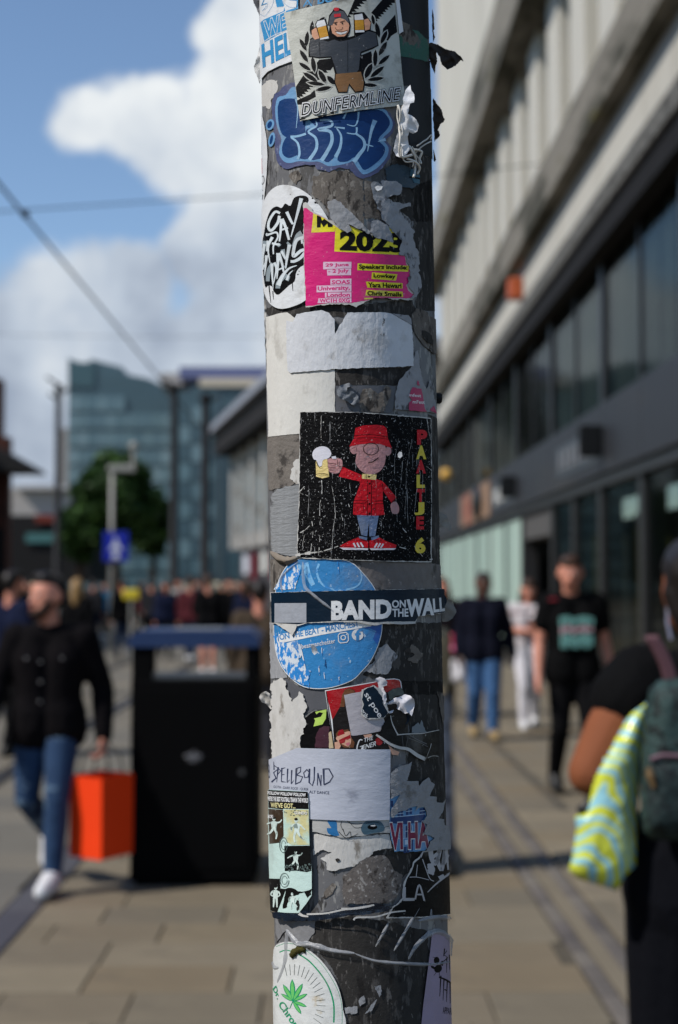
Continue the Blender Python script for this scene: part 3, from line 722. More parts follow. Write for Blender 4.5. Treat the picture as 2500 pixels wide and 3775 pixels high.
# shaft
M_pole = pm('weathered_grey_pole_paint', (102, 102, 104), .5, .35, coord='UV', var=(60, .18), bump=(160, .4, .0006),
            wear=((80, 30, 1), .55, .06, (60, 58, 56), .85), wear2=((170, 60, 1), .55, .06, (144, 143, 140), .75), dirt=((260, 90, 1), .585, .05, (46, 44, 42), .85))
def build_pole():
    bm = bmesh.new(); zs = [(-1.64, .0), (-1.3, 0), (-.9, 0), (-.34, 0), (.44, 0), (1.2, 0), (4.3, 0)]; rings = []
    for z, _ in zs:
        rings.append([bm.verts.new(uv3(k * GU, z, 0) - PB) for k in range(NF)])
    uvl = bm.loops.layers.uv.new('UVMap')
    for i in range(len(rings) - 1):
        for k in range(NF):
            f = bm.faces.new((rings[i][k], rings[i][(k + 1) % NF], rings[i + 1][(k + 1) % NF], rings[i + 1][k]))
            kk = k if k < NF // 2 else k - NF
            for l, (a, b) in zip(f.loops, ((kk, i), (kk + 1, i), (kk + 1, i + 1), (kk, i + 1))): l[uvl].uv = (a * GU, zs[b][0])
    bm.faces.new(rings[-1]); me = bpy.data.meshes.new('shaft'); bm.to_mesh(me); bm.free(); me.shade_smooth()
    base = PB - AX * 1.64
    root = empty('street_pole', base); tag(root, 'grey steel street pole covered in torn stickers, in sharp focus', 'pole')
    o = link('shaft', me, M_pole, root); o.location = PB - base
    mb = MB(); mb.tube([base, base + AX * .05], [.12, .115], 24); part(root, mb, 'base_plate', M_post)
    # stud on the shaded side
    d = (EX * .99 + EY * .12).normalized(); c = PB + d * PR + AX * (px2uv(1600, 1450)[1])
    mb = MB(); mb.tube([c - d * .004, c + d * .004, c + d * .0052], [.0042, .0042, .003], 14); part(root, mb, 'stud', M_post, True)
    return root
pole = build_pole()
rr = random.Random(21)

# ---------------------------------------------------------------- materials of the prints
K_white = paper('sticker_white', (214, 216, 218), .45, .4, dirt=((70, 50, 1), .66, .1, (150, 146, 138)))
K_oldw = paper('weathered_white_paper', (190, 188, 184), .9, .1, var=((90, 40, 1), .2), bump=((520, 180, 1), .45, .0008), dirt=((60, 40, 1), .58, .12, (128, 122, 114)))
K_grey = paper('torn_grey_paper', (146, 147, 150), .85, .15, var=(160, .3), bump=((520, 300, 1), .5, .0009), wear=((120, 70, 1), .56, .08, (84, 84, 86)))
K_brown = paper('grimy_paper_residue', (104, 98, 92), .9, .12, var=(150, .35), bump=(460, .5, .0008), wear=((150, 70, 1), .53, .09, (60, 56, 53)), wear2=((300, 160, 1), .56, .07, (142, 137, 130), .7), dirt=((60, 30, 1), .57, .1, (44, 41, 39), .6))
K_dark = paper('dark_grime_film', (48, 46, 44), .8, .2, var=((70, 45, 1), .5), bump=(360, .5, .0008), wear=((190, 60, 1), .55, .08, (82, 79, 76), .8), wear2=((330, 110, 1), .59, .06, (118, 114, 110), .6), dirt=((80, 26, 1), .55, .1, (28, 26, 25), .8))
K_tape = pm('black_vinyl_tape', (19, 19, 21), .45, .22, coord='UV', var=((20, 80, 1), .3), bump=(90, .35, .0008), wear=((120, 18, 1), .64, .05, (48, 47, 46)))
K_black = ink('print_black', (10, 10, 12), .55, .1, wear2=((60, 40, 1), .6, .12, (90, 88, 86), .25)); K_pw = ink('print_white', (216, 217, 218))
K_clear = pm('clear_plastic_film', (200, 202, 205), .12, .6, coord='UV', bump=(50, .9, .002), alpha=.13)
K_clearw = pm('creased_clear_film', (190, 190, 190), .25, .6, coord='UV', bump=(120, .9, .002), alpha=.55)

# ---------------------------------------------------------------- residue and tape under the stickers
def scrap(name, level, reg, pts, m, label, amp=6, seed=1, cat='paper scrap', group='paper remains on the pole', relief=None, step=9):
    return Sticker(name, level, torn(Z(reg, pts), amp, 6, seed), m, label, cat, group, step=step, relief=relief)
def crumple(amp, sc=240, seed=0, base=.0):
    def f(u, v):
        return base + amp * (abs(mnoise.noise(Vector((u * sc, v * sc * .6, seed)))) * 1.0 + .5 * abs(mnoise.noise(Vector((u * sc * 2.3, v * sc * 2.3, seed + 9)))))
    return (f, .0022)

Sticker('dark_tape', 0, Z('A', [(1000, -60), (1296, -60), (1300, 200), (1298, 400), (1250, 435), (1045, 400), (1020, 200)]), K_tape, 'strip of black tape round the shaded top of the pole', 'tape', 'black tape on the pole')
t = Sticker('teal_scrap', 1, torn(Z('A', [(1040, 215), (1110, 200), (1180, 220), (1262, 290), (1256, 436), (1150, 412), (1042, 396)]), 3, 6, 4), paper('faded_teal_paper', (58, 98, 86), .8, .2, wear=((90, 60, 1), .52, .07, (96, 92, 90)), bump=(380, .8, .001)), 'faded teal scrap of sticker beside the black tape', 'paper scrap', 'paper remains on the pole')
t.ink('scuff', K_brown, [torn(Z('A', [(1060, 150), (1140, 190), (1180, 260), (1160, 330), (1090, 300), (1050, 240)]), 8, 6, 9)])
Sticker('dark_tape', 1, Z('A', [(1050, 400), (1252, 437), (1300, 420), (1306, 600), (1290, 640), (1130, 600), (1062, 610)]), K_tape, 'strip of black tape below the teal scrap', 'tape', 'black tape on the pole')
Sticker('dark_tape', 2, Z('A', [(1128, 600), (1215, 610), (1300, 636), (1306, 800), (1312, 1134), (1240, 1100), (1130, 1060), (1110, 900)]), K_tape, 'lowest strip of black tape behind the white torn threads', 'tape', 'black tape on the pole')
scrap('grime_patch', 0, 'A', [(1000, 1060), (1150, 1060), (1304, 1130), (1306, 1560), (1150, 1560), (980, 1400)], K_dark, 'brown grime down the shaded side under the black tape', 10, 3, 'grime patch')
scrap('paper_residue', 1, 'A', [(290, 1215), (350, 1195), (370, 1240), (330, 1290), (285, 1260)], K_brown, 'small brown scab of paper under the blue graffiti sticker', 6, 5)
scrap('paper_residue', 0, 'A', [(80, 600), (140, 560), (200, 560), (190, 640), (160, 700), (140, 760), (95, 730), (80, 680)], K_oldw, 'whitish glue smear at the left edge above the blue sticker', 9, 6)
scrap('paper_residue', 1, 'B', [(440, 30), (560, -20), (700, -10), (800, 40), (806, 200), (815, 320), (810, 420), (760, 400), (640, 330), (560, 270), (500, 190), (440, 140)], K_brown, 'large brown weathered paper patch above the pink poster', 10, 7)
scrap('paper_residue', 1, 'B', [(808, 40), (860, 60), (880, 200), (925, 290), (920, 318), (812, 312)], K_brown, 'narrow brown paper patch right of the larger brown one', 4, 8)
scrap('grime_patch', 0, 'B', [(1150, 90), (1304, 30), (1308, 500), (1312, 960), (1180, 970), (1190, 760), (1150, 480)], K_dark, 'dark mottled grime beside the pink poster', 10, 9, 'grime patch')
scrap('grime_patch', 0, 'B', [(120, 940), (400, 900), (720, 925), (1130, 890), (1180, 960), (1120, 1030), (700, 1010), (330, 1020), (130, 1040)], K_dark, 'dark grime band under the pink poster', 8, 10, 'grime patch')

# ================================================================== stickers, top to bottom
# --- white and blue slab-serif sticker at the top left
I_blue = ink('print_sky_blue', (52, 138, 190), wear=((160, 120, 1), .66, .05, (150, 190, 220)))
st = Sticker('banner_sticker', 3, Z('W', [(90, -120), (660, -120), (660, 20), (640, 150), (500, 190), (540, 500), (590, 890), (400, 960), (240, 1040), (130, 1165), (112, 900), (95, 500), (88, 200)]), K_white,
             'white sticker with sky blue slab lettering at the pole top, left')
I_bluel = ink('print_pale_blue', (150, 190, 222))
st.ink('blue_block', I_blue, [Z('W', [(140, 330), (190, 285), (470, 165), (480, 110), (500, 190), (520, 440), (400, 500), (200, 612)]), Z('W', [(490, 170), (655, 112), (660, 130), (640, 152), (500, 190)]),
        Z('W', [(340, -60), (420, -60), (478, 80), (470, 100), (375, 110)]), Z('W', [(380, -80), (560, -80), (640, -20), (660, 20), (560, 12), (520, -10)]),
        Z('W', [(655, -60), (676, -60), (676, 140), (655, 142)])])
st.ink('lettering_rim', K_pw, [text('WE', *Z('W', [(218, 570), (520, 432), (196, 322)]), offset=.045, spacing=1.05), stroke(Z('W', [(190, 612), (520, 445)]), 8)])
st.ink('lettering', I_blue, [text('WE', *Z('W', [(218, 570), (520, 432), (196, 322)]), offset=.012, spacing=1.05)])
def warpW(q): return q
st.ink('lettering', I_blue, [text('HEL', *Z('W', [(185, 965), (600, 760), (165, 660)]), offset=.035), text('Z', *Z('W', [(150, 90), (235, 60), (150, -40)]), offset=-.01)] +
       [stroke(Z('W', p), 3, None, True) for p in ([(140, 200), (200, 235), (260, 170), (320, 60), (330, -40)], [(165, 150), (230, 120), (250, 40)], [(430, -30), (490, 60), (560, 110), (640, 110)], [(175, 160), (230, 85)])] +
       [text('A', *Z('W', [(745, 105), (880, 100), (745, 5)])), text('BUT', *Z('W', [(955, 70), (1290, 8), (960, -60)]), offset=.02), stroke(Z('W', [(880, -10), (870, 105)]), 6)])
# --- crumpled pale flaps at the left edge
def free_sheet(name, outline, Y, m, label, cat='paper scrap', group='paper remains on the pole', bend=None, sp=9, amp=.002, seed=0, ragged=3, thick=.00025):
    """loose piece of sheet standing off the pole: outline as seen, at depth Y, crumpled in depth"""
    pts = torn(outline, ragged, 5, seed) if ragged else densify(outline, 7)
    x0, x1 = min(p[0] for p in pts), max(p[0] for p in pts); y0, y1 = min(p[1] for p in pts), max(p[1] for p in pts)
    inner = []; r = random.Random(seed)
    from mathutils.geometry import intersect_point_tri_2d
    def inside(x, y):
        c = False; n = len(pts)
        for i in range(n):
            a, b = pts[i], pts[i - 1]
            if (a[1] > y) != (b[1] > y) and x < (b[0] - a[0]) * (y - a[1]) / (b[1] - a[1] + 1e-9) + a[0]: c = not c
        return c
    y = y0
    while y < y1:
        x = x0
        while x < x1:
            q = (x + r.uniform(-2, 2), y + r.uniform(-2, 2))
            if inside(*q): inner.append(q)
            x += sp
        y += sp
    vs, es, fs, *_ = delaunay_2d_cdt([Vector(p) for p in pts + inner], [], [list(range(len(pts)))], 1, 1e-6)
    bm = bmesh.new(); org = at((x0 + x1) / 2, y1, Y)
    uvl = bm.loops.layers.uv.new('UVMap'); bv = []
    for v in vs:
        d = Y + (bend(v.x, v.y) if bend else 0) + amp * ((abs(mnoise.noise(Vector((v.x * .024, v.y * .024, seed)))) * 2 - .5) * .9 + mnoise.noise(Vector((v.x * .06, v.y * .06, seed + 5))) * .35)
        bv.append(bm.verts.new(at(v.x, v.y, d) - org))
    for f in fs:
        try:
            fc = bm.faces.new([bv[i] for i in f])
            for l in fc.loops: q = l.vert.co; l[uvl].uv = (q.x, q.z)
        except ValueError: pass
    bmesh.ops.recalc_face_normals(bm, faces=bm.faces)
    me = bpy.data.meshes.new(name); bm.to_mesh(me); bm.free(); me.shade_smooth()
    o = link(name, me, m, None, org); tag(o, label, cat, group); return o
PF = PD - PR                                   # depth of the front line
free_sheet('peeling_edge', Z('A', [(10, -40), (70, -40), (80, 80), (74, 135), (60, 90), (40, 40)]), PD - .01, pm('grey_film', (112, 110, 112), .5, .4, var=(60, .2)), 'grey peeling film at the very top left edge', seed=2)
free_sheet('peeling_edge', Z('A', [(72, 330), (76, 420), (80, 560), (72, 590), (58, 545), (38, 500), (30, 465), (45, 440)]), PD - .005, pm('crinkled_white_film', (180, 180, 178), .5, .4, var=(90, .2), bump=(260, .8, .001)), 'crinkled whitish film poking out left below the blue lettering', seed=3)
free_sheet('peeling_edge', Z('B', [(98, 740), (126, 800), (128, 880), (122, 1000), (126, 1100), (118, 1260), (108, 1200), (104, 1000), (100, 860)]), PD - .012, K_oldw, 'flaking pale paper along the left edge below the oval sticker', seed=4, sp=7)

# --- silver caricature sticker
K_silver = paper('silver_sticker', (188, 189, 180), .42, .35, var=((26, 22, 1), .25), bump=((60, 90, 1), .5, .0015), dirt=((34, 26, 1), .54, .14, (112, 110, 98), .85))
st = Sticker('cartoon_sticker', 8, Z('A', [(262, 98), (420, 62), (600, 20), (700, -8), (860, -60), (1000, -60), (1015, 0), (1040, 300), (1062, 560), (1082, 720), (1078, 746), (980, 760), (780, 785), (560, 822), (440, 846), (372, 862), (350, 700), (318, 450), (285, 240)]), K_silver,
             'silver sticker of a grinning man in a beanie raising two beer mugs')
def zig(p, q, n, a):                             # saw-toothed stripe edge
    out = []
    for i in range(n):
        t = i / n; x, y = p[0] + (q[0] - p[0]) * t, p[1] + (q[1] - p[1]) * t; out += [(x, y), (x + a * (q[0] - p[0]) / n / 9, y)]
    return out + [q]
st.ink('stripes', K_black, [Z('A', p) for p in (
    zig((690, 128), (740, 0), 7, 0) + [(740, -50), (850, -50), (845, -5)] + zig((840, 0), (700, 150), 8, 18),
    zig((850, 100), (930, 0), 6, 0) + [(935, -50), (1003, -50), (1010, 25)] + zig((1010, 30), (880, 175), 9, 16),
    [(1012, 110), (1025, 235), (985, 262), (960, 300), (925, 245), (930, 210)],
    [(500, 430), (590, 420), (600, 470)] + zig((575, 505), (380, 705), 12, 16) + [(350, 690), (342, 620), (400, 528), (470, 470)],
    [(350, 715), (440, 672), (470, 640), (478, 690), (380, 745), (352, 745)],
    [(780, 400), (850, 370), (860, 430), (840, 540), (800, 570), (770, 540)])])
lv = [(450, 208, 104, 27, 84), (417, 285, 112, 29, 84), (392, 325, 100, 28, -62), (398, 405, 104, 30, -58), (404, 478, 100, 28, -35), (462, 465, 116, 32, -82), (440, 552, 118, 32, -34), (522, 550, 108, 36, -62), (478, 598, 124, 27, -8), (530, 634, 112, 30, 12), (580, 575, 80, 34, -50),
      (893, 222, 112, 30, -78), (862, 150, 74, 22, -80), (935, 272, 104, 30, 66), (928, 352, 114, 33, 62), (877, 420, 124, 30, 88), (935, 432, 104, 28, 42), (890, 516, 124, 32, 40), (832, 510, 116, 38, 66), (880, 566, 116, 27, 8), (842, 609, 98, 26, -4), (515, 150, 60, 22, 40)]
st.ink('laurel_rim', ink('laurel_pale', (178, 178, 170)), [Z('A', leaf(x, y, l + 18, w_ + 16, a)) for x, y, l, w_, a in lv])
st.ink('laurel', K_black, [Z('A', leaf(*q)) for q in lv])
st.ink('outline', K_black, [Z('A', p) for p in (
    [(428, 410), (428, 360), (438, 285), (470, 262), (560, 292), (570, 190), (556, 190), (566, 120), (590, 88), (600, 66), (630, 66), (668, 86), (700, 140), (712, 190), (706, 240), (690, 275), (735, 262), (730, 100), (800, 96), (850, 165), (846, 222), (884, 236), (900, 332), (860, 356), (785, 386), (772, 505), (810, 590), (800, 656), (740, 664), (700, 610), (690, 664), (626, 664), (600, 590), (606, 530), (578, 416), (500, 421)],
    [(444, 222), (478, 196), (474, 178), (488, 152), (545, 142), (574, 284), (500, 298), (466, 294)])])
st.ink('jacket', ink('print_charcoal', (52, 55, 60), var=((60, 160, 1), .35)), [Z('A', [(440, 295), (470, 274), (560, 305), (600, 290), (640, 304), (700, 292), (760, 268), (830, 230), (880, 244), (892, 328), (855, 346), (778, 376), (766, 500), (745, 528), (620, 530), (606, 480), (582, 408), (500, 412), (440, 404), (434, 360)])])
st.ink('trousers', ink('print_tan', (126, 88, 46)), [Z('A', [(612, 532), (780, 516), (800, 590), (793, 648), (744, 656), (702, 598), (686, 656), (632, 658), (608, 590)])])
st.ink('skin', ink('print_skin', (206, 150, 118)), [Z('A', p) for p in ([(578, 195), (590, 150), (640, 125), (690, 145), (702, 190), (696, 235), (670, 268), (622, 270), (588, 245)], [(450, 225), (480, 203), (502, 280), (472, 290), (452, 266)], [(800, 150), (828, 142), (846, 172), (838, 218), (808, 226)])])
st.ink('beanie', ink('print_beanie', (74, 74, 78)), [Z('A', [(562, 190), (572, 130), (592, 97), (622, 84), (665, 92), (695, 140), (700, 180), (672, 150), (640, 136), (606, 148), (588, 190)])])
st.ink('beer', ink('print_amber', (196, 140, 22)), [Z('A', [(488, 205), (546, 190), (562, 265), (506, 280)]), Z('A', [(738, 152), (797, 150), (802, 222), (741, 224)])])
st.ink('foam', K_pw, [Z('A', p) for p in ([(480, 186), (490, 160), (535, 150), (548, 190), (488, 206)], [(735, 118), (788, 108), (798, 150), (738, 153)], [(506, 282), (562, 267), (566, 282), (508, 292)], [(741, 226), (802, 224), (804, 238), (744, 242)], [(612, 236), (650, 242), (690, 230), (680, 246), (645, 256), (622, 248)])])
st.ink('face_lines', K_black, [stroke(Z('A', p), w) for p, w in (([(596, 175), (622, 168)], 5), ([(640, 170), (672, 158)], 5), ([(606, 232), (650, 236), (692, 226)], 4), ([(608, 205), (618, 222), (650, 220), (658, 202)], 3), ([(596, 262), (640, 280), (690, 262)], 8), ([(690, 300), (690, 520)], 2), ([(500, 300), (505, 400)], 2))] + [Z('A', ell(612, 182, 5, 6)), Z('A', ell(655, 176, 5, 6))])
st.ink('bobble', ink('print_red', (196, 26, 36)), [Z('A', ell(616, 78, 19, 13)), Z('A', [(600, 112), (645, 108), (646, 130), (601, 134)])])
A_, B_, C_ = Z('A', [(383, 826), (1046, 706), (383, 740)])
A2, B2, C2 = (383, 826), (1046, 712), (378, 742)
for nm, mm, of in (('lettering_outline', K_black, .085), ('lettering_rim', K_pw, .06), ('lettering', K_black, -.004)):
    st.ink(nm, mm, [text('DUNFERMLINE', *Z('A', [A2, B2, C2]), offset=of, shear=.25, spacing=1.12)])
st.ink('folded_edge', K_pw, [Z('A', [(1003, -50), (1028, -50), (1062, 232), (1034, 250), (1016, 60)])])
st.ink('burnt_edge', K_black, [torn(Z('A', [(376, 846), (415, 836), (412, 848), (374, 858)]), 2, 4, 3), torn(Z('A', [(490, 828), (600, 802), (604, 812), (500, 838)]), 3, 4, 5)])

# --- blue graffiti sticker
st = Sticker('graffiti_sticker', 2, torn(Z('A', [(190, 665), (222, 636), (262, 600), (330, 578), (350, 640), (500, 700), (700, 760), (930, 750), (992, 800), (1020, 870), (1008, 935), (958, 985), (995, 1040), (984, 1115), (940, 1180), (880, 1232), (800, 1266), (748, 1240), (705, 1196), (640, 1184), (560, 1210), (480, 1200), (465, 1165), (380, 1164), (325, 1172), (270, 1196), (215, 1168), (186, 1080), (190, 980), (170, 880), (162, 780), (166, 710)]), 4, 8, 3),
             ink('graffiti_border', (74, 80, 116), wear=((90, 70, 1), .6, .06, (120, 130, 160))), 'blue bubble letter graffiti sticker under the silver one')
st.ink('letter_rim', ink('graffiti_pale', (104, 150, 190), var=(70, .15)), [Z('A', curve([(205, 690), (260, 672), (300, 620), (345, 620), (420, 680), (700, 760), (930, 768), (975, 810), (1005, 868), (990, 925), (936, 980), (975, 1040), (966, 1105), (920, 1165), (870, 1205), (805, 1232), (765, 1195), (728, 1140), (700, 1150), (620, 1168), (555, 1172), (495, 1142), (430, 1142), (350, 1138), (300, 1150), (250, 1140), (215, 1080), (232, 985), (202, 900), (188, 780)], True, 3)),
      Z('A', ell(152, 880, 28, 40, 20)), Z('A', ell(164, 985, 22, 52, 12))])
st.ink('letter_body', ink('graffiti_navy', (10, 52, 104), .5, .2, var=((40, 60, 1), .3), wear=((60, 60, 1), .62, .12, (8, 38, 82)), wear2=((38, 26, 1), .6, .12, (40, 84, 130), .4), dirt=((300, 200, 1), .68, .04, (120, 150, 190), .5)), [Z('A', curve(p, True, 3)) for p in (
    [(218, 715), (335, 700), (350, 760), (400, 800), (400, 938), (470, 960), (478, 1050), (420, 1120), (345, 1110), (340, 1040), (268, 972), (232, 940), (210, 850)],
    [(240, 1020), (275, 965), (330, 1010), (350, 1080), (330, 1100), (280, 1115), (240, 1085)],
    [(400, 940), (440, 905), (570, 900), (650, 940), (640, 1050), (560, 1145), (505, 1120), (430, 1120)],
    [(400, 800), (560, 790), (700, 770), (900, 775), (965, 820), (985, 870), (960, 920), (905, 985), (950, 1040), (940, 1095), (890, 1150), (810, 1200), (775, 1160), (740, 1110), (690, 1140), (620, 1130), (640, 1000), (480, 900)])] +
    [Z('A', ell(150, 880, 15, 26, 20)), Z('A', ell(162, 985, 10, 34, 12))])
st.ink('letter_lines', ink('graffiti_line', (138, 178, 208)), [stroke(Z('A', p), a, b) for p, a, b in (
    ([(332, 700), (346, 770), (335, 905)], 14, 3), ([(295, 965), (345, 962), (402, 945)], 15, 16), ([(300, 970), (345, 1010), (358, 1080), (345, 1125)], 13, 18), ([(470, 855), (476, 890), (420, 930), (470, 975), (475, 1050), (425, 1130)], 8, 24),
    ([(500, 850), (570, 852), (580, 890), (488, 915), (570, 930), (582, 1000), (545, 1080), (510, 1135)], 13, 28), ([(600, 898), (672, 907)], 5, 14), ([(615, 905), (646, 960), (640, 1040), (608, 1110)], 8, 26), ([(662, 840), (688, 790)], 16, 6),
    ([(768, 790), (762, 850), (740, 890), (686, 880)], 14, 5), ([(686, 940), (748, 945), (755, 900)], 6, 14), ([(750, 945), (800, 985), (808, 1040), (770, 1095), (735, 1145)], 14, 30), ([(882, 850), (855, 930), (830, 1070)], 34, 5), ([(805, 1018), (870, 1035)], 14, 5), ([(955, 985), (902, 1000)], 24, 4))])
# --- dark teal marker tag in the shade
scrap('marker_tag', 3, 'A', [(950, 1190), (1040, 1150), (1120, 1190), (1185, 1240), (1190, 1300), (1130, 1330), (1000, 1320), (960, 1290)], ink('tag_teal_dark', (24, 48, 62), var=(70, .3)), 'dark teal scrap with a scribbled tag below the white threads', 7, 12, 'sticker', 'stickers on the pole')
t = Sticker('teal_fleck', 4, Z('A', [(1125, 1195), (1160, 1190), (1190, 1240), (1188, 1298), (1150, 1290), (1122, 1240)]), ink('tag_teal', (22, 84, 106)), 'bright teal corner with black stripes beside the dark tag')
t.ink('stripes', K_black, [stroke(Z('A', p), 10, 14) for p in ([(1120, 1250), (1190, 1262)], [(1150, 1200), (1180, 1225)])])
# --- narrow white sticker on the left rim
st = Sticker('rim_sticker', 2, Z('A', [(70, 780), (90, 790), (108, 860), (128, 980), (134, 1100), (128, 1230), (118, 1330), (106, 1450), (96, 1550), (84, 1500), (80, 1100)]), K_white, 'white sticker wrapped round the left rim with a red bar')
st.ink('red_bar', ink('print_red', (196, 26, 36)), [Z('A', [(84, 1112), (96, 1118), (98, 1225), (86, 1228)])])
st.ink('marks', K_black, [stroke(Z('A', p), 4) for p in ([(92, 1250), (106, 1240), (112, 1275), (100, 1300), (90, 1270)], [(92, 1330), (104, 1345)], [(92, 1385), (104, 1375), (94, 1420)], [(84, 900), (92, 1090)])])

# --- white oval with spray lettering
st = Sticker('oval_sticker', 5, Z('B', curve([(250, 82), (330, 95), (410, 140), (480, 205), (540, 290), (575, 380), (585, 520), (560, 660), (500, 790), (405, 895), (320, 938), (240, 955), (180, 935), (135, 880), (110, 780), (101, 640), (97, 480), (98, 320), (108, 225), (140, 150), (190, 100)], True, 3)), K_white,
             'white oval sticker with grey and black spray paint lettering')
st.ink('paint_blob', K_black, [Z('B', curve([(325, 175), (370, 158), (412, 165), (426, 195), (405, 240), (440, 330), (450, 500), (430, 620), (370, 660), (340, 700), (330, 760), (290, 792), (250, 830), (215, 856), (188, 835), (175, 798), (150, 790), (128, 800), (114, 700), (106, 620), (106, 540), (110, 470), (120, 420), (130, 360), (150, 290), (175, 248), (210, 233), (240, 245), (265, 213), (300, 230)], True, 3))] +
       [stroke(Z('B', p), a, b) for p, a, b in (([(153, 780), (160, 850), (167, 912)], 9, 4), ([(312, 750), (318, 830)], 8, 4), ([(180, 830), (185, 888)], 8, 4))] + [Z('B', ell(x, y, q, q, 0, 8)) for x, y, q in ((452, 178, 6), (472, 208, 8), (430, 150, 4), (360, 690, 4), (352, 714, 5), (300, 150, 3), (484, 212, 5))])
I_sp = ink('spray_pale', (206, 214, 218), var=((45, 45, 1), .2)); I_sg = ink('spray_grey', (136, 148, 154), var=((45, 45, 1), .3))
Q = lambda p: Z('Q', p)
sprayg = [([(520, 370), (560, 520)], 80, 40), ([(620, 280), (650, 250)], 90, 90), ([(880, 60), (800, 120), (720, 320)], 120, 60), ([(240, 980), (260, 780), (340, 640)], 70, 90), ([(430, 1120), (450, 1000), (600, 850)], 90, 70), ([(180, 200), (170, 420)], 80, 40), ([(600, 970), (640, 880)], 70, 50), ([(470, 260), (430, 310)], 70, 50), ([(545, 690), (560, 720)], 50, 50)]
st.ink('spray_shade', I_sg, [stroke(Q(p), a, b) for p, a, b in sprayg])
st.ink('spray_letter', I_sp, [stroke(Z('B', p), a, b) for p, a, b in (
    ([(230, 282), (196, 272), (158, 330), (150, 380), (172, 402), (214, 350), (226, 300)], 16, 20), ([(240, 322), (235, 400), (226, 480)], 22, 10), ([(244, 322), (268, 380), (292, 470)], 22, 16), ([(238, 400), (285, 385)], 12, 12), ([(276, 272), (302, 330), (318, 360)], 22, 14), ([(376, 178), (345, 300), (305, 450)], 26, 6)
    )] + [stroke(Q(p), a, b) for p, a, b in (
    ([(240, 60), (230, 90), (400, 40), (430, 140), (350, 300), (350, 460)], 40, 26), ([(250, 200), (220, 400)], 60, 20), ([(330, 130), (250, 330), (285, 630)], 60, 14), ([(320, 250), (470, 280)], 40, 40), ([(180, 260), (150, 500), (150, 760)], 60, 24), ([(220, 480), (200, 700), (185, 870)], 60, 10), ([(150, 760), (230, 560)], 20, 30),
    ([(440, 440), (430, 700), (415, 940)], 76, 14), ([(450, 440), (510, 640), (540, 800)], 60, 30), ([(420, 770), (540, 720)], 30, 30), ([(500, 400), (580, 560)], 50, 40), ([(650, 280), (600, 560), (580, 740)], 70, 20), ([(920, 140), (780, 200), (720, 430), (740, 500), (860, 400), (935, 380)], 60, 60), ([(935, 440), (850, 540), (740, 600), (670, 600)], 60, 50), ([(880, 180), (890, 260)], 40, 44),
    ([(320, 640), (330, 900), (345, 1120)], 60, 8), ([(370, 620), (400, 760), (350, 1040)], 50, 14), ([(790, 680), (640, 740), (520, 880), (440, 1060)], 10, 90), ([(715, 775), (640, 850), (600, 960)], 8, 50))])
# --- pink conference poster
I_pink = ink('print_magenta', (210, 14, 112), .4, .4, var=((40, 50, 1), .14)); I_yel = ink('print_yellow', (224, 212, 20)); I_lpk = ink('print_pale_pink', (222, 186, 206))
pinkp = [(397, 250), (412, 248), (460, 285), (540, 325), (590, 365), (650, 400), (690, 420), (715, 412), (692, 366), (740, 388), (840, 440), (880, 468), (930, 475), (1000, 495), (1004, 460), (970, 392), (952, 366), (1000, 400), (1015, 440), (1060, 462), (1045, 500), (1050, 540), (1036, 576), (1076, 590), (1086, 640), (1110, 690), (1115, 760), (1090, 790), (1100, 830), (1140, 856), (1120, 880), (980, 885), (880, 880), (800, 905), (730, 915), (560, 920), (412, 938), (400, 600)]
st = Sticker('conference_poster', 8, [torn(Z('B', [(395, 215), (410, 205), (430, 230), (470, 275), (560, 325), (700, 380), (850, 430), (1000, 470), (1070, 460), (1075, 560), (1100, 600), (1140, 700), (1140, 790), (1160, 850), (1130, 895), (990, 890), (880, 872), (800, 920), (750, 948), (700, 930), (560, 925), (412, 945), (398, 600)]), 4, 5, 5)], K_oldw, 'torn magenta and yellow poster listing dates and speakers')
st.ink('magenta_print', I_pink, [torn(Z('B', pinkp), 2.2, 5, 15)])
st.ink('yellow_boxes', I_yel, [Z('B', p) for p in ([(462, 286), (540, 325), (590, 365), (611, 376), (605, 415), (448, 422)], [(610, 380), (690, 420), (714, 412), (694, 368), (840, 440), (930, 475), (1000, 494), (1003, 460), (968, 392), (954, 368), (998, 400), (1014, 440), (1058, 462), (1045, 500), (1048, 540), (1034, 579), (603, 555)],
      [(760, 638), (1105, 655), (1100, 697), (757, 687)], [(856, 702), (1027, 715), (1018, 760), (853, 748)], [(815, 767), (1062, 777), (1062, 815), (825, 810)], [(818, 825), (1063, 837), (1066, 875), (812, 865)], [(805, 882), (862, 880), (862, 890), (805, 893)])])
st.ink('pale_boxes', I_lpk, [Z('B', p) for p in ([(528, 628), (718, 628), (718, 673), (528, 681)], [(553, 683), (716, 675), (716, 722), (556, 724)], [(577, 748), (718, 746), (718, 788), (577, 790)], [(484, 795), (718, 790), (718, 838), (484, 842)], [(540, 845), (718, 842), (718, 880), (540, 880)], [(498, 884), (718, 883), (718, 914), (490, 918)])])
st.ink('lettering', I_pink, [text(s, *Z('B', q), offset=.028) for s, q in (('29 June', [(545, 668), (698, 664), (545, 640)]), ('- 2 July', [(563, 714), (698, 708), (563, 682)]), ('SOAS', [(588, 785), (706, 783), (588, 758)]), ('University,', [(493, 838), (706, 832), (493, 802)]), ('London', [(553, 875), (706, 873), (553, 847)]), ('WC1H 0XG', [(505, 914), (706, 911), (505, 888)]))])
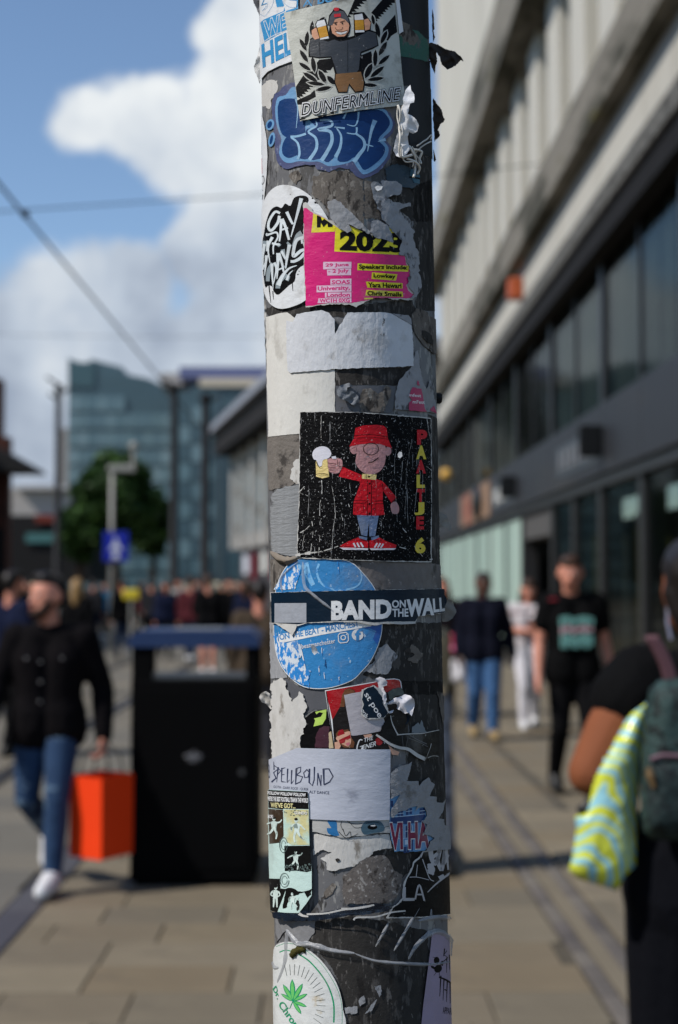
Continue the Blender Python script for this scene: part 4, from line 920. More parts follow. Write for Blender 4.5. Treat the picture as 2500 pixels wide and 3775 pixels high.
st.ink('lettering', K_black, [text(s, *Z('B', q), offset=.034) for s, q in (('Speakers include:', [(770, 684), (1093, 690), (770, 646)]), ('Lowkey', [(868, 746), (1012, 752), (868, 711)]), ('Yara Hawari', [(832, 806), (1053, 812), (832, 774)]), ('Chris Smalls', [(826, 862), (1054, 872), (826, 833)]))] +
       [text('2023', *Z('B', [(650, 540), (1062, 556), (650, 418)]), offset=.05), Z('B', [(486, 300), (512, 312), (520, 340), (534, 325), (592, 366), (590, 382), (560, 384), (556, 356), (530, 384), (512, 352), (510, 384), (486, 386)])])
# grey torn paper over the poster
def over(level, reg, pts, label, m=K_grey, seed=1, amp=5, cr=.0006):
    return scrap('torn_paper', level, reg, pts, m, label, amp, seed, relief=crumple(cr, 260, seed) if cr else None)
over(11, 'B', [(560, 205), (600, 185), (640, 210), (700, 262), (760, 332), (838, 420), (836, 438), (740, 385), (692, 362), (715, 408), (690, 420), (640, 393), (595, 345), (566, 260)], 'grey torn paper sliver hanging over the top of the pink poster', K_grey, 21)
over(11, 'B', [(850, 345), (890, 333), (930, 350), (962, 380), (980, 430), (1000, 490), (930, 470), (870, 460), (840, 422)], 'small grey torn paper over the big numerals of the poster', K_grey, 22)
over(10, 'B', [(850, 75), (880, 65), (920, 90), (915, 62), (1010, 62), (1050, 90), (1050, 150), (1000, 165), (945, 185), (1000, 210), (1110, 215), (1115, 240), (1040, 265), (1060, 300), (1115, 330), (1120, 390), (1135, 420), (1130, 480), (1165, 560), (1170, 700), (1190, 800), (1150, 870), (1105, 890), (1140, 856), (1092, 790), (1112, 690), (1078, 592), (1038, 578), (1050, 480), (1000, 420), (940, 350), (890, 240), (855, 160)], 'long grey torn paper down the right of the pink poster', K_grey, 23, 6)
free_sheet('paper_tuft', Z('B', [(884, 95), (905, 84), (940, 90), (930, 112), (905, 124), (890, 112)]), PF + .001, K_white, 'little white paper tuft on the grey torn paper', seed=31, ragged=2, sp=5, amp=.001, bend=lambda x, y: -.003)
free_sheet('paper_tuft', Z('B', [(396, 250), (398, 214), (415, 204), (428, 214), (412, 228), (408, 262)]), PF + .018, K_oldw, 'small white curl at the top left corner of the pink poster', seed=32, ragged=2, sp=5, amp=.0008)

# ---------------------------------------------------------------- blank white labels
K_lab = paper('stained_white_label', (204, 202, 196), .8, .15, var=((60, 44, 1), .12), bump=((420, 200, 1), .4, .0009), dirt=((90, 12, 1), .64, .1, (186, 178, 150)), wear=((200, 150, 1), .70, .04, (120, 118, 114)))
Sticker('blank_label', 2, torn(Z('P', [(985, 1169), (1020, 1158), (1062, 1152), (1100, 1180), (1236, 1180), (1236, 1521), (1112, 1523), (1112, 1599), (1050, 1604), (993, 1609), (988, 1400)]), 1.5, 6, 2), K_lab, 'large blank white label with yellow stain at the left rim', step=9, relief=crumple(.00012, 300, 4))
K_lab2 = paper('blistered_white_label', (198, 200, 204), .75, .2, var=((70, 60, 1), .14), bump=((260, 140, 1), .6, .0012), wear=((130, 60, 1), .66, .05, (74, 72, 72)), dirt=((50, 40, 1), .60, .12, (156, 154, 152)))
Sticker('blank_label', 5, torn(Z('C', [(272, 118), (318, 132), (345, 76), (420, 60), (520, 48), (562, 66), (602, 112), (606, 215), (642, 150), (692, 65), (940, 62), (1000, 75), (1060, 112), (1130, 155), (1143, 300), (1142, 442), (880, 452), (600, 463), (300, 488), (282, 470), (274, 300)]), 2.2, 5, 3), K_lab2, 'blank white label with a torn notch in its top edge', step=8, relief=crumple(.00022, 240, 7))
Sticker('label_scrap', 6, torn(Z('C', [(1000, 72), (1060, 110), (1130, 152), (1128, 110), (1106, 84), (1080, 82)]), 1.5, 5, 6), K_grey, 'grey torn corner on the notched white label', 'paper scrap', 'paper remains on the pole')
scrap('grime_patch', 1, 'C', [(600, 455), (880, 452), (1125, 450), (1090, 500), (1030, 575), (800, 570), (605, 578)], K_dark, 'dark stained film under the notched label', 3, 16, 'grime patch')
scrap('grey_patch', 1, 'C', [(605, 575), (1030, 580), (1020, 700), (1000, 770), (605, 770)], pm('bare_grey_paint', (84, 85, 90), .5, .4, coord='UV', var=(60, .2), bump=(150, .4, .0006), wear=((70, 50, 1), .58, .06, (50, 47, 45))), 'patch of bare grey paint above the black cartoon sticker', 2, 17, 'paint patch')
free_sheet('crumpled_wad', Z('C', [(615, 610), (640, 575), (700, 556), (728, 580), (690, 590), (688, 618), (730, 615), (768, 650), (770, 690), (740, 720), (690, 690), (640, 670), (618, 640)]), PF + .001, pm('grey_wad', (104, 108, 114), .7, .3, var=(200, .3), bump=(400, .8, .001)), 'crumpled grey wad of paper under the notched label', seed=41, ragged=2, sp=6, amp=.003, bend=lambda x, y: -.004)
scrap('paper_residue', 3, 'C', [(775, 640), (800, 600), (850, 600), (900, 640), (935, 620), (950, 580), (990, 590), (985, 660), (960, 720), (930, 770), (780, 770)], K_brown, 'brown crinkled paper remnant beside the grey wad', 5, 18, relief=crumple(.0012, 200, 3))
scrap('paper_residue', 2, 'C', [(1135, 80), (1170, 30), (1200, 40), (1250, 60), (1262, 85), (1300, 105), (1322, 110), (1320, 355), (1290, 350), (1230, 300), (1180, 240), (1150, 180)], K_brown, 'brown oval paper remnant on the shaded side by the label', 3, 19)
Sticker('dark_hole', 4, torn(Z('C', [(1205, 185), (1240, 195), (1275, 225), (1280, 285), (1245, 275), (1208, 240)]), 3, 5, 7), K_dark, 'dark worn hole in the brown oval remnant', 'grime patch', 'paper remains on the pole')
st = Sticker('festival_scrap', 3, torn(Z('C', [(1020, 745), (1020, 640), (1050, 540), (1100, 480), (1140, 440), (1160, 340), (1180, 330), (1190, 430), (1215, 560), (1240, 610), (1262, 540), (1280, 560), (1300, 640), (1304, 772), (1200, 756)]), 3, 5, 8), K_grey, 'torn grey scrap with magenta remains and white letters', relief=crumple(.0003, 260, 8))
st.ink('magenta_print', ink('print_crimson', (168, 10, 78)), [torn(Z('C', p), 3, 5, 9 + i) for i, p in enumerate(([(1116, 752), (1112, 700), (1135, 680), (1112, 650), (1140, 590), (1170, 598), (1200, 600), (1215, 680), (1222, 730), (1236, 762)], [(1258, 752), (1285, 712), (1302, 772)], [(1172, 544), (1178, 544), (1178, 570), (1186, 572), (1186, 578), (1171, 576)]))], lift=.0006)
st.ink('lettering', K_pw, [text('mfest', *Z('C', [(1112, 655), (1195, 660), (1112, 634)]), offset=.01), text('mFest', *Z('C', [(1138, 704), (1220, 708), (1138, 680)]), offset=.01)], lift=.0007)

# ---------------------------------------------------------------- pole patches beside the cartoon sticker
scrap('paper_residue', 1, 'D', [(60, 230), (320, 208), (325, 560), (240, 620), (120, 640), (65, 660)], paper('grey_brown_film', (112, 106, 100), .8, .2, var=(110, .3), bump=(320, .9, .001), wear=((40, 60, 1), .55, .1, (64, 60, 57))), 'grey brown paper film left of the cartoon sticker', 5, 24)
scrap('paper_residue', 2, 'D', [(95, 690), (140, 640), (280, 610), (325, 560), (322, 900), (300, 1180), (100, 1130), (85, 900)], paper('grey_lined_film', (132, 134, 136), .8, .2, var=((120, 20, 1), .25), bump=((90, 500, 1), .9, .001), wear=((30, 90, 1), .6, .08, (90, 90, 92))), 'pale grey ribbed paper film low left of the cartoon sticker', 4, 25)
scrap('paper_residue', 3, 'D', [(270, 440), (300, 400), (325, 400), (322, 600), (290, 600), (240, 560)], K_oldw, 'whitish glue smear at the left edge of the cartoon sticker', 7, 26)
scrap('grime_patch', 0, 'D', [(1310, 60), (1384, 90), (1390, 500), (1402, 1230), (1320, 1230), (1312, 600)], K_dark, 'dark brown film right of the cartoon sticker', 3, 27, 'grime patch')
Sticker('round_scrap', 2, torn(Z('D', ell(1332, 1065, 24, 52)), 3, 5, 3), K_brown, 'small round brown scrap beside the yellow numeral', 'paper scrap', 'paper remains on the pole')
free_sheet('paper_flap', Z('D', [(1392, 850), (1408, 815), (1440, 830), (1470, 880), (1492, 935), (1484, 968), (1450, 945), (1410, 940), (1396, 945)]), PD - .004, pm('dull_white_flap', (150, 146, 138), .8, .2, var=(90, .2), bump=(300, .6, .001)), 'pale paper flap poking out at the right beside the cartoon sticker', seed=45, ragged=2)

# --- black cartoon sticker
K_pb = pm('scratched_black_print', (7, 7, 9), .6, .08, coord='UV', var=(60, .3), bump=(380, .9, .0012), wear=((950, 700, 1), .63, .03, (190, 190, 190), .85), wear2=((700, 40, 1), .65, .02, (170, 170, 170), .7))
st = Sticker('cartoon_sticker', 7, torn(Z('D', [(326, 40), (500, 38), (760, 44), (1000, 60), (1310, 88), (1316, 500), (1313, 1215), (1000, 1208), (700, 1198), (400, 1187), (302, 1180), (318, 700)]), 1.6, 6, 5), K_oldw,
             'black sticker of a cartoon figure in a red bucket hat holding a beer', step=9)
st.ink('black_print', K_pb, [torn(Z('D', [(328, 46), (500, 42), (760, 48), (1000, 66), (1308, 94), (1312, 500), (1308, 1205), (1000, 1204), (700, 1194), (400, 1180), (306, 1172), (322, 700)]), 2.2, 5, 6)])
wr = dict(wear=((950, 700, 1), .645, .03, (210, 200, 200), .8), bump=(380, .8, .001))
I_red = ink('cartoon_red', (192, 12, 30), .5, .2, wear2=((40, 30, 1), .58, .14, (120, 20, 30), .4), **wr); I_skin = ink('cartoon_skin', (182, 132, 132), **wr); I_beer = ink('cartoon_beer', (222, 198, 128), **wr); I_jean = ink('cartoon_denim', (92, 112, 146), **wr); I_yl = ink('cartoon_yellow', (212, 190, 40), **wr)
st.ink('skin', I_skin, [Z('D', curve(p, True, 3)) for p in ([(745, 300), (850, 280), (962, 300), (966, 420), (940, 490), (880, 527), (815, 522), (764, 480), (742, 430), (752, 360)], [(700, 320), (722, 302), (760, 310), (764, 350), (730, 372), (704, 350)], [(975, 318), (1005, 318), (1010, 360), (988, 384), (966, 370)],
       [(530, 412), (600, 404), (640, 416), (642, 470), (612, 520), (560, 516), (528, 480)], [(1010, 756), (1046, 742), (1070, 790), (1060, 835), (1020, 832), (1006, 790)])])
st.ink('hat', I_red, [Z('D', [(742, 168), (800, 149), (900, 143), (950, 150), (975, 170), (985, 250), (1016, 327), (930, 293), (850, 288), (770, 296), (694, 313), (730, 250)]),
       Z('D', [(790, 560), (895, 566), (940, 580), (966, 606), (1052, 712), (1012, 752), (948, 655), (946, 735), (962, 842), (860, 858), (724, 842), (730, 738), (775, 612), (770, 584), (616, 546), (646, 470), (792, 536)]),
       Z('D', [(624, 1088), (700, 1046), (762, 1020), (838, 1046), (838, 1104), (640, 1104)]), Z('D', [(846, 1046), (920, 1020), (972, 1050), (1050, 1080), (1044, 1104), (848, 1104)])], label='red bucket hat, jacket and shoes')
st.ink('collar', I_beer, [Z('D', [(792, 524), (900, 532), (896, 572), (790, 562)])])
st.ink('beer_mug', I_beer, [Z('D', [(445, 425), (530, 405), (546, 548), (495, 560), (448, 546)])])
st.ink('jeans', I_jean, [Z('D', [(752, 846), (916, 852), (890, 1012), (846, 1012), (845, 880), (830, 1012), (786, 1002)]), ], label='blue jeans')
I_cw = ink('cartoon_white', (214, 212, 220))
st.ink('foam', I_cw, [Z('D', curve([(420, 370), (440, 330), (490, 310), (540, 325), (562, 370), (540, 404), (500, 418), (490, 466), (466, 462), (450, 420), (430, 410)], True, 3)), Z('D', [(562, 392), (595, 385), (598, 408), (570, 408)])])
for q in ([(622, 1098), (838, 1106), (835, 1119), (652, 1116)], [(848, 1106), (1046, 1105), (1030, 1118), (860, 1119)]): st.ink('sole', I_cw, [Z('D', q)])
for q in ([(768, 1010), (830, 1020), (828, 1044), (770, 1026)], [(858, 1022), (915, 1005), (918, 1024), (862, 1046)]): st.ink('sock', I_jean, [Z('D', q)])
for a, b in (((728, 1064), (745, 1100)), ((754, 1062), (772, 1098)), ((780, 1060), (800, 1096)), ((905, 1064), (884, 1100)), ((928, 1066), (908, 1100)), ((950, 1070), (930, 1102))): st.ink('shoe_stripe', I_cw, [stroke(Z('D', [a, b]), 12)], lift=.0006)
st.ink('drawn_lines', K_black, [stroke(Z('D', p), w_) for p, w_ in ((ell(857, 332, 56, 46)[:20] + [ell(857, 332, 56, 46)[0]], 5), ([(836, 440), (870, 432), (905, 405), (912, 398)], 7), ([(735, 228), (850, 220), (980, 238)], 4), ([(730, 250), (850, 240), (985, 256)], 3), ([(832, 575), (832, 855)], 4), ([(862, 575), (862, 856)], 4), ([(728, 732), (815, 735), (812, 752), (730, 756)], 4), ([(880, 738), (958, 736), (958, 756), (882, 758)], 4), ([(738, 760), (735, 820)], 3), ([(800, 760), (805, 828)], 3), ([(888, 762), (885, 828)], 3), ([(950, 762), (955, 826)], 3),
       ([(450, 530), (495, 522), (540, 532)], 4), ([(535, 440), (600, 450)], 4), ([(535, 470), (600, 480)], 4), ([(545, 495), (596, 505)], 4), ([(608, 415), (616, 465), (640, 465)], 4), ([(450, 425), (470, 470), (492, 465)], 4), ([(822, 530), (822, 562)], 3), ([(716, 330), (745, 318), (752, 350)], 3), ([(948, 655), (940, 600)], 4), ([(1010, 745), (1048, 708)], 4), ([(770, 580), (775, 612)], 3), ([(620, 1088), (838, 1104)], 3), ([(700, 1046), (830, 1046)], 3))] + [Z('D', ell(847, y, 8, 9)) for y in (602, 676, 760, 836)] + [Z('D', ell(842, 548, 8, 8))])
for nm, m_, its in (('red_letters', I_red, (('P', 1205, 1265, 290, 190), ('A', 1197, 1255, 515, 425), ('T', 1198, 1250, 738, 650), ('E', 1198, 1243, 952, 864))), ('yellow_letters', I_yl, (('A', 1198, 1258, 404, 312), ('L', 1200, 1248, 628, 540), ('J', 1190, 1240, 842, 752), ('6', 1190, 1252, 1138, 1032)))):
    st.ink(nm, m_, [text(s, *Z('D', [(x0, y0), (x1, y0), (x0, y1)]), offset=.055) for s, x0, x1, y0, y1 in its])
sc = [([(490, 70), (486, 180), (490, 300)], 6, 3), ([(492, 575), (494, 690), (480, 760), (482, 920)], 14, 6), ([(562, 600), (585, 720), (592, 850), (576, 980), (570, 1110)], 5, 6), ([(420, 895), (428, 990), (408, 1150)], 12, 7), ([(365, 985), (350, 1120)], 9, 5), ([(480, 1010), (470, 1170)], 12, 9), ([(316, 992), (360, 970), (402, 930)], 14, 5), ([(318, 670), (350, 640), (430, 550)], 14, 5), ([(330, 672), (390, 696)], 10, 3), ([(300, 1160), (400, 1142), (500, 1128), (622, 1086)], 34, 9), ([(330, 290), (358, 284)], 20, 4),
      ([(440, 270), (496, 252)], 6, 3), ([(1158, 80), (1160, 240), (1120, 500), (1108, 880)], 4, 4), ([(1090, 380), (1080, 560), (1066, 650)], 9, 5), ([(1060, 250), (1030, 440), (1036, 640), (1050, 900)], 3, 4), ([(1270, 90), (1285, 200), (1298, 260)], 7, 3), ([(1248, 450), (1305, 500)], 7, 9), ([(1215, 300), (1210, 480), (1224, 520)], 3, 4), ([(1240, 400), (1236, 640), (1230, 780)], 3, 4), ([(1170, 900), (1190, 700), (1196, 640)], 3, 5), ([(1090, 950), (1130, 1000), (1170, 1080), (1240, 1170)], 10, 4), ([(690, 760), (698, 790)], 14, 6), ([(640, 850), (650, 890)], 8, 3), ([(1000, 66), (1060, 76), (1100, 66)], 26, 10), ([(1290, 1195), (1312, 1190)], 30, 40), ([(1030, 1085), (1080, 1100), (1120, 1110)], 18, 5), ([(968, 470), (975, 540), (960, 650)], 4, 4), ([(700, 600), (712, 740)], 3, 3), ([(890, 560), (895, 640)], 4, 2), ([(960, 760), (955, 860)], 4, 3)]
def broken(reg, p, a, b, seed=0):
    # a scratch: many short ragged flecks along a line
    q = densify(curve(Z(reg, p), False, 4), 3.2, False); n = len(q); out = []; i = 0; k_ = ZR[reg][2]
    while i < n - 1:
        l = rr.randint(1, 6); seg = q[i:i + l + 1]; wd = (a + (b - a) * i / n) * k_ * rr.uniform(.25, .95)
        if len(seg) > 1 and rr.random() < .74:
            dx = rr.uniform(-.8, .8); seg = [(s[0] + dx + rr.uniform(-.5, .5), s[1] + rr.uniform(-.5, .5)) for s in seg]
            t_ = stroke(seg, wd * .5, wd * rr.uniform(.2, 1.2), False); out.append(t_)
        i += l
    return out
scr_ = []
for p, a, b in sc: scr_ += broken('D', p, a, b)
for q in range(85):                                # loose flecks, thicker towards the lower left
    x = rr.uniform(325, 1300); y = rr.uniform(50, 1190)
    if rr.random() < .62: x, y = rr.gauss(430, 110), min(1178, rr.gauss(1060, 130))
    r_ = rr.uniform(.8, 3.2) * (1.8 if rr.random() < .1 else 1); scr_.append(Z('D', [(x + rr.uniform(.4, 1.3) * r_ * math.cos(t), y + rr.uniform(.4, 1.8) * r_ * math.sin(t)) for t in (0, 1.3, 2.6, 3.9, 5.2)]))
st.ink('scratches', K_oldw, scr_)['kind'] = 'stuff'
free_sheet('paper_tuft', Z('D', [(1070, 370), (1085, 350), (1105, 352), (1110, 385), (1090, 402), (1074, 392)]), PF + .003, K_white, 'tiny pale bump on the black cartoon sticker', seed=48, ragged=1, sp=5, amp=.0005, bend=lambda x, y: -.0042)

# ---------------------------------------------------------------- round blue sticker and the navy banner
scrap('paper_residue', 0, 'E', [(115, 40), (240, 60), (180, 160), (140, 280), (118, 260), (110, 120)], K_brown, 'grey brown film at the left rim above the navy banner', 4, 29)
scrap('paper_residue', 1, 'E', [(660, 50), (900, 60), (1255, 72), (1335, 80), (1340, 258), (1100, 262), (860, 262), (790, 150)], paper('smoky_film', (98, 92, 90), .5, .4, var=(70, .45), bump=(120, .5, .001), wear=((60, 50, 1), .54, .1, (58, 53, 50)), wear2=((90, 90, 1), .6, .08, (150, 146, 144))), 'smoky crinkled film right of the blue disc', 3, 30, relief=crumple(.0008, 120, 12))
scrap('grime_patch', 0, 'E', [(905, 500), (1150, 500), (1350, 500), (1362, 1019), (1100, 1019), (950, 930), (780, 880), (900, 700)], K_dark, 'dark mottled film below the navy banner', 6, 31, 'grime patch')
scrap('paper_residue', 2, 'E', [(905, 690), (950, 640), (1000, 720), (1025, 740), (990, 800), (960, 880), (880, 860), (780, 850), (840, 790)], K_grey, 'grey fibrous paper remnant touching the blue disc', 8, 32)
scrap('paper_residue', 2, 'E', [(1080, 700), (1130, 660), (1170, 690), (1210, 720), (1170, 800), (1100, 770), (1150, 730)], K_brown, 'hooked grey smear on the shaded side under the banner', 7, 33)
scrap('paper_residue', 1, 'E', [(110, 500), (145, 505), (170, 740), (230, 870), (240, 900), (118, 905)], K_grey, 'grey strip of old paper left of the blue disc', 3, 34)
K_disc = ink('disc_blue', (48, 124, 182), .4, .4, var=((40, 40, 1), .12), bump=(150, .6, .0012), wear=((420, 200, 1), .65, .03, (176, 200, 220)))
circ = curve([(300, 45), (480, 20), (680, 55), (780, 140), (865, 255), (905, 380), (918, 510), (900, 630), (840, 770), (770, 855), (700, 920), (560, 970), (430, 978), (330, 950), (230, 860), (170, 740), (150, 600), (148, 480), (152, 340), (165, 250), (195, 165), (240, 90)], True, 3)
st = Sticker('round_sticker', 4, Z('E', circ), K_white, 'big round blue sticker with a white strip of lettering')
st.ink('blue_print', K_disc, [Z('E', [(530 + (x - 530) * .988, 500 + (y - 500) * .988) for x, y in circ])])
st.ink('dark_segment', ink('disc_deep_blue', (24, 84, 160), var=(60, .1)), [Z('E', [(790, 545), (830, 505), (908, 500), (910, 560), (880, 660), (850, 620), (870, 560), (830, 540)])])
st.ink('pale_ring', ink('disc_pale', (120, 178, 220), wear=((160, 160, 1), .52, .08, (52, 130, 196))), [stroke(Z('E', [(470, 75), (455, 140), (490, 220), (570, 262), (660, 262), (740, 235), (770, 180), (760, 130)]), 16, 10), stroke(Z('E', [(370, 70), (395, 160), (430, 230)]), 50, 30), stroke(Z('E', [(330, 80), (300, 160), (270, 260)]), 40, 60)])
st.ink('white_strip', K_pw, [Z('E', [(185, 584), (460, 540), (745, 488), (842, 484), (838, 526), (500, 586), (192, 650)])])
st.ink('strip_lettering', K_disc, [text('ON THE BEAT - MANCHEST', *Z('E', [(195, 626), (752, 526), (190, 584)]), offset=.022, spacing=.95)])
ring = ell(641, 608, 16, 16, 0, 14)
st.ink('lettering', K_pw, [text('onthebeatmanchester', *Z('E', [(262, 704), (586, 646), (258, 672)]), offset=.008)] +
       [stroke(Z('E', p), 7, None, False) for p in ([(606, 590), (618, 576), (660, 570), (674, 582), (678, 626), (666, 642), (622, 647), (608, 636), (606, 590)],)] + [stroke(Z('E', ring + [ring[0]]), 7), Z('E', ell(664, 585, 4, 4, 0, 8)), Z('E', ell(741, 588, 41, 41, 0, 24))])
st.ink('emblem', K_disc, [text('f', *Z('E', [(728, 628), (766, 622), (728, 556)]), offset=.04)])
K_scr = paper('scuffed_white', (200, 208, 216), .8, .15, wear=((330, 200, 1), .47, .04, (44, 126, 196)))
sf = st.ink('scuffs', K_scr, [torn(Z('E', p), 6, 6, 50 + i) for i, p in enumerate(([(152, 600), (170, 570), (195, 640), (320, 640), (360, 720), (330, 760), (380, 830), (410, 860), (400, 950), (330, 940), (250, 870), (185, 750)], [(155, 260), (200, 170), (250, 100), (300, 60), (340, 120), (300, 260)]))] +
       [stroke(Z('E', p), a, b) for p, a, b in (([(330, 640), (360, 760), (400, 970)], 12, 6), ([(245, 870), (330, 850), (415, 850)], 16, 10), ([(600, 60), (612, 150)], 8, 3), ([(468, 810), (475, 880)], 9, 4), ([(505, 860), (512, 910)], 8, 4), ([(610, 880), (612, 940)], 10, 4), ([(490, 680), (492, 740)], 5, 3), ([(200, 760), (300, 700)], 12, 6))])
sf['kind'] = 'stuff'
free_sheet('paper_tuft', Z('E', [(405, 665), (425, 660), (450, 690), (456, 715), (430, 736), (412, 712)]), PF + .004, K_white, 'small white paper knob on the blue disc', seed=52, ragged=1.5, sp=5, amp=.0014, bend=lambda x, y: -.005)
K_navy = pm('navy_banner_print', (8, 28, 44), .45, .18, coord='UV', var=((40, 60, 1), .25), bump=((50, 90, 1), .5, .0014))
st = Sticker('banner_sticker', 8, torn(Z('E', [(138, 283), (400, 275), (800, 265), (1340, 256), (1352, 300), (1352, 430), (1160, 455), (1140, 505), (1120, 508), (1060, 503), (960, 510), (900, 506), (860, 520), (760, 496), (600, 496), (400, 504), (330, 524), (145, 504)]), 2, 6, 11), K_oldw, 'navy banner sticker with large white capitals round the pole')
st.ink('navy_print', K_navy, [torn(Z('E', [(140, 284), (400, 276), (800, 266), (1340, 257), (1352, 300), (1352, 426), (1160, 452), (1140, 492), (1060, 492), (950, 492), (860, 500), (760, 486), (600, 488), (400, 498), (330, 512), (146, 500)]), 1.2, 6, 12)])
st.ink('lettering', K_pw, [text('BAND', *Z('E', [(567, 474), (968, 462), (567, 352)]), offset=.055, spacing=1.04), text('ON', *Z('E', [(980, 392), (1072, 390), (980, 340)]), offset=.03), text('THE', *Z('E', [(982, 457), (1090, 455), (982, 402)]), offset=.03), text('WA', *Z('E', [(1086, 452), (1262, 440), (1086, 340)]), offset=.05), text('LL', *Z('E', [(1268, 424), (1350, 412), (1262, 332)]), offset=.03)])
st.ink('blank_panel', ink('plain_panel_grey', (150, 154, 162), var=(200, .2)), [Z('E', [(168, 360), (388, 358), (388, 500), (168, 500)])])
st.ink('torn_corner', K_oldw, [torn(Z('E', [(180, 510), (320, 514), (312, 560), (290, 590), (230, 545)]), 3, 5, 14)])
st.ink('torn_edge', K_oldw, [stroke(Z('E', [(740, 492), (860, 514), (930, 500), (1040, 506), (1140, 500)]), 10, 14)])
o = free_sheet('banner_end', Z('E', [(1340, 262), (1362, 285), (1384, 325), (1388, 350), (1366, 395), (1345, 430), (1340, 350)]), PD - .006, K_navy, 'loose dark end of the navy banner curling off the right side', 'sticker', 'stickers on the pole', seed=55, ragged=1)
free_sheet('paper_flap', Z('E', [(1340, 430), (1372, 385), (1396, 325), (1425, 340), (1448, 390), (1456, 425), (1430, 470), (1395, 490), (1355, 498), (1346, 465)]), PD + .004, pm('grey_flap_paper', (134, 130, 124), .85, .2, var=(110, .25), bump=(300, .8, .001)), 'ragged grey paper flap behind the end of the navy banner', seed=56, ragged=3)

# ---------------------------------------------------------------- collage below the blue disc
scrap('grey_patch', 0, 'F', [(120, 60), (230, 40), (330, 110), (512, 130), (540, 262), (430, 268), (360, 310), (240, 240), (130, 260)], pm('bare_grey_paint', (84, 85, 90)), 'bare grey paint between the blue disc and the white smear', 3, 61, 'paint patch')
over(4, 'F', [(125, 110), (150, 60), (200, 40), (232, 60), (240, 120), (268, 160), (275, 240), (290, 200), (330, 130), (365, 150), (385, 240), (360, 320), (378, 370), (350, 450), (335, 540), (310, 640), (285, 668), (240, 668), (180, 655), (150, 690), (132, 640), (126, 400)], 'white fibrous paper smear left of the collage', K_oldw, 62, 8, .00015)
st = Sticker('flame_sticker', 2, torn(Z('F', [(330, 548), (345, 470), (360, 330), (430, 275), (518, 262), (560, 420), (590, 548)]), 3, 6, 63), K_black, 'torn black sticker with a lime green flame shape')
st.ink('flame', ink('print_lime', (176, 206, 96)), [Z('F', [(440, 282), (520, 264), (516, 330), (492, 372), (428, 388), (440, 345), (432, 330), (480, 318), (496, 290), (470, 284), (448, 300)])])
st.ink('maroon_patch', ink('print_maroon', (66, 36, 48), var=(90, .3)), [torn(Z('F', [(470, 400), (500, 385), (540, 390), (548, 540), (440, 540), (440, 470)]), 3, 5, 64)])
st.ink('cream_patch', ink('print_cream', (190, 172, 140)), [torn(Z('F', [(535, 430), (562, 420), (585, 545), (540, 548)]), 3, 5, 65)])
Kr = lambda p: Z('M', p)
st = Sticker('band_sticker', 4, Kr([(65, 140), (250, 106), (620, 40), (760, 8), (850, 2), (905, 14), (925, 40), (945, 190), (1000, 500), (1005, 640), (820, 830), (170, 830)]), K_pw, 'glossy sticker with red ground, dark figures and a white panel')
st.ink('red_print', ink('print_deep_red', (158, 14, 26), .25, .5, var=((40, 40, 1), .3)), [Kr([(75, 148), (250, 116), (620, 50), (760, 18), (850, 12), (900, 22), (916, 44), (936, 190), (400, 300), (150, 480)])])
st.ink('dark_figures', ink('print_umber_black', (22, 17, 17), .4, .25, var=(120, .5)), [Kr([(150, 480), (180, 430), (240, 320), (262, 190), (290, 130), (345, 112), (400, 140), (430, 220), (560, 150), (760, 160), (938, 195), (1000, 500), (1004, 640), (830, 820), (176, 824)]), Kr([(74, 150), (84, 148), (178, 820), (166, 824)])])
st.ink('hair', ink('print_auburn', (104, 62, 34), .35, .4, var=(200, .5)), [Kr([(262, 190), (290, 132), (345, 116), (398, 145), (420, 220), (300, 220), (285, 330), (235, 330)]), Kr([(190, 640), (220, 600), (330, 590), (360, 680), (400, 740), (390, 800), (280, 800), (200, 720)])])
st.ink('faces', ink('print_face', (206, 158, 134), .35, .4), [Kr(curve([(190, 690), (250, 640), (340, 610), (356, 650), (360, 740), (330, 788), (280, 770), (230, 740)], True, 3)), Kr([(175, 740), (225, 725), (245, 780), (225, 826), (180, 820)]), Kr([(500, 655), (590, 640), (600, 680), (520, 690)]), Kr([(780, 770), (850, 830), (905, 850), (890, 890), (820, 880)])])
st.ink('red_glasses', ink('print_glasses_red', (150, 16, 30), .2, .5), [Kr([(226, 712), (290, 680), (352, 650), (358, 690), (318, 712), (300, 706), (290, 740), (250, 756), (228, 740)]), Kr([(236, 596), (270, 590), (290, 640), (212, 668), (214, 630)]), Kr(ell(675, 728, 42, 46))])
st.ink('mouth', ink('print_lip', (196, 110, 120)), [Kr([(300, 752), (345, 735), (345, 770), (315, 780)])])
st.ink('blank_panel', ink('print_pale_panel', (168, 164, 170), .3, .5), [Kr(curve([(300, 190), (460, 158), (560, 150), (720, 440), (740, 560), (690, 610), (400, 662), (362, 640), (345, 560), (288, 230)], True, 2))])
st.ink('lettering', K_pw, [text('THE', *Kr([(510, 738), (612, 708), (506, 692)]), offset=.01, shear=.2), text('ENER', *Kr([(490, 826), (640, 778), (488, 774)]), offset=.01, shear=.25)] + [stroke(Kr(p), a, b) for p, a, b in (([(490, 712), (455, 715), (428, 800), (440, 850), (475, 830), (492, 780)], 12, 16), ([(460, 790), (500, 776)], 10, 8), ([(725, 738), (745, 734)], 6, 6), ([(736, 738), (738, 756)], 5, 5))])
st.ink('mossy_patch', ink('print_grey_green', (76, 84, 80), .5, .3, var=(300, .6)), [torn(Kr([(775, 170), (820, 120), (920, 105), (938, 190), (860, 210), (800, 250)]), 5, 6, 66)])
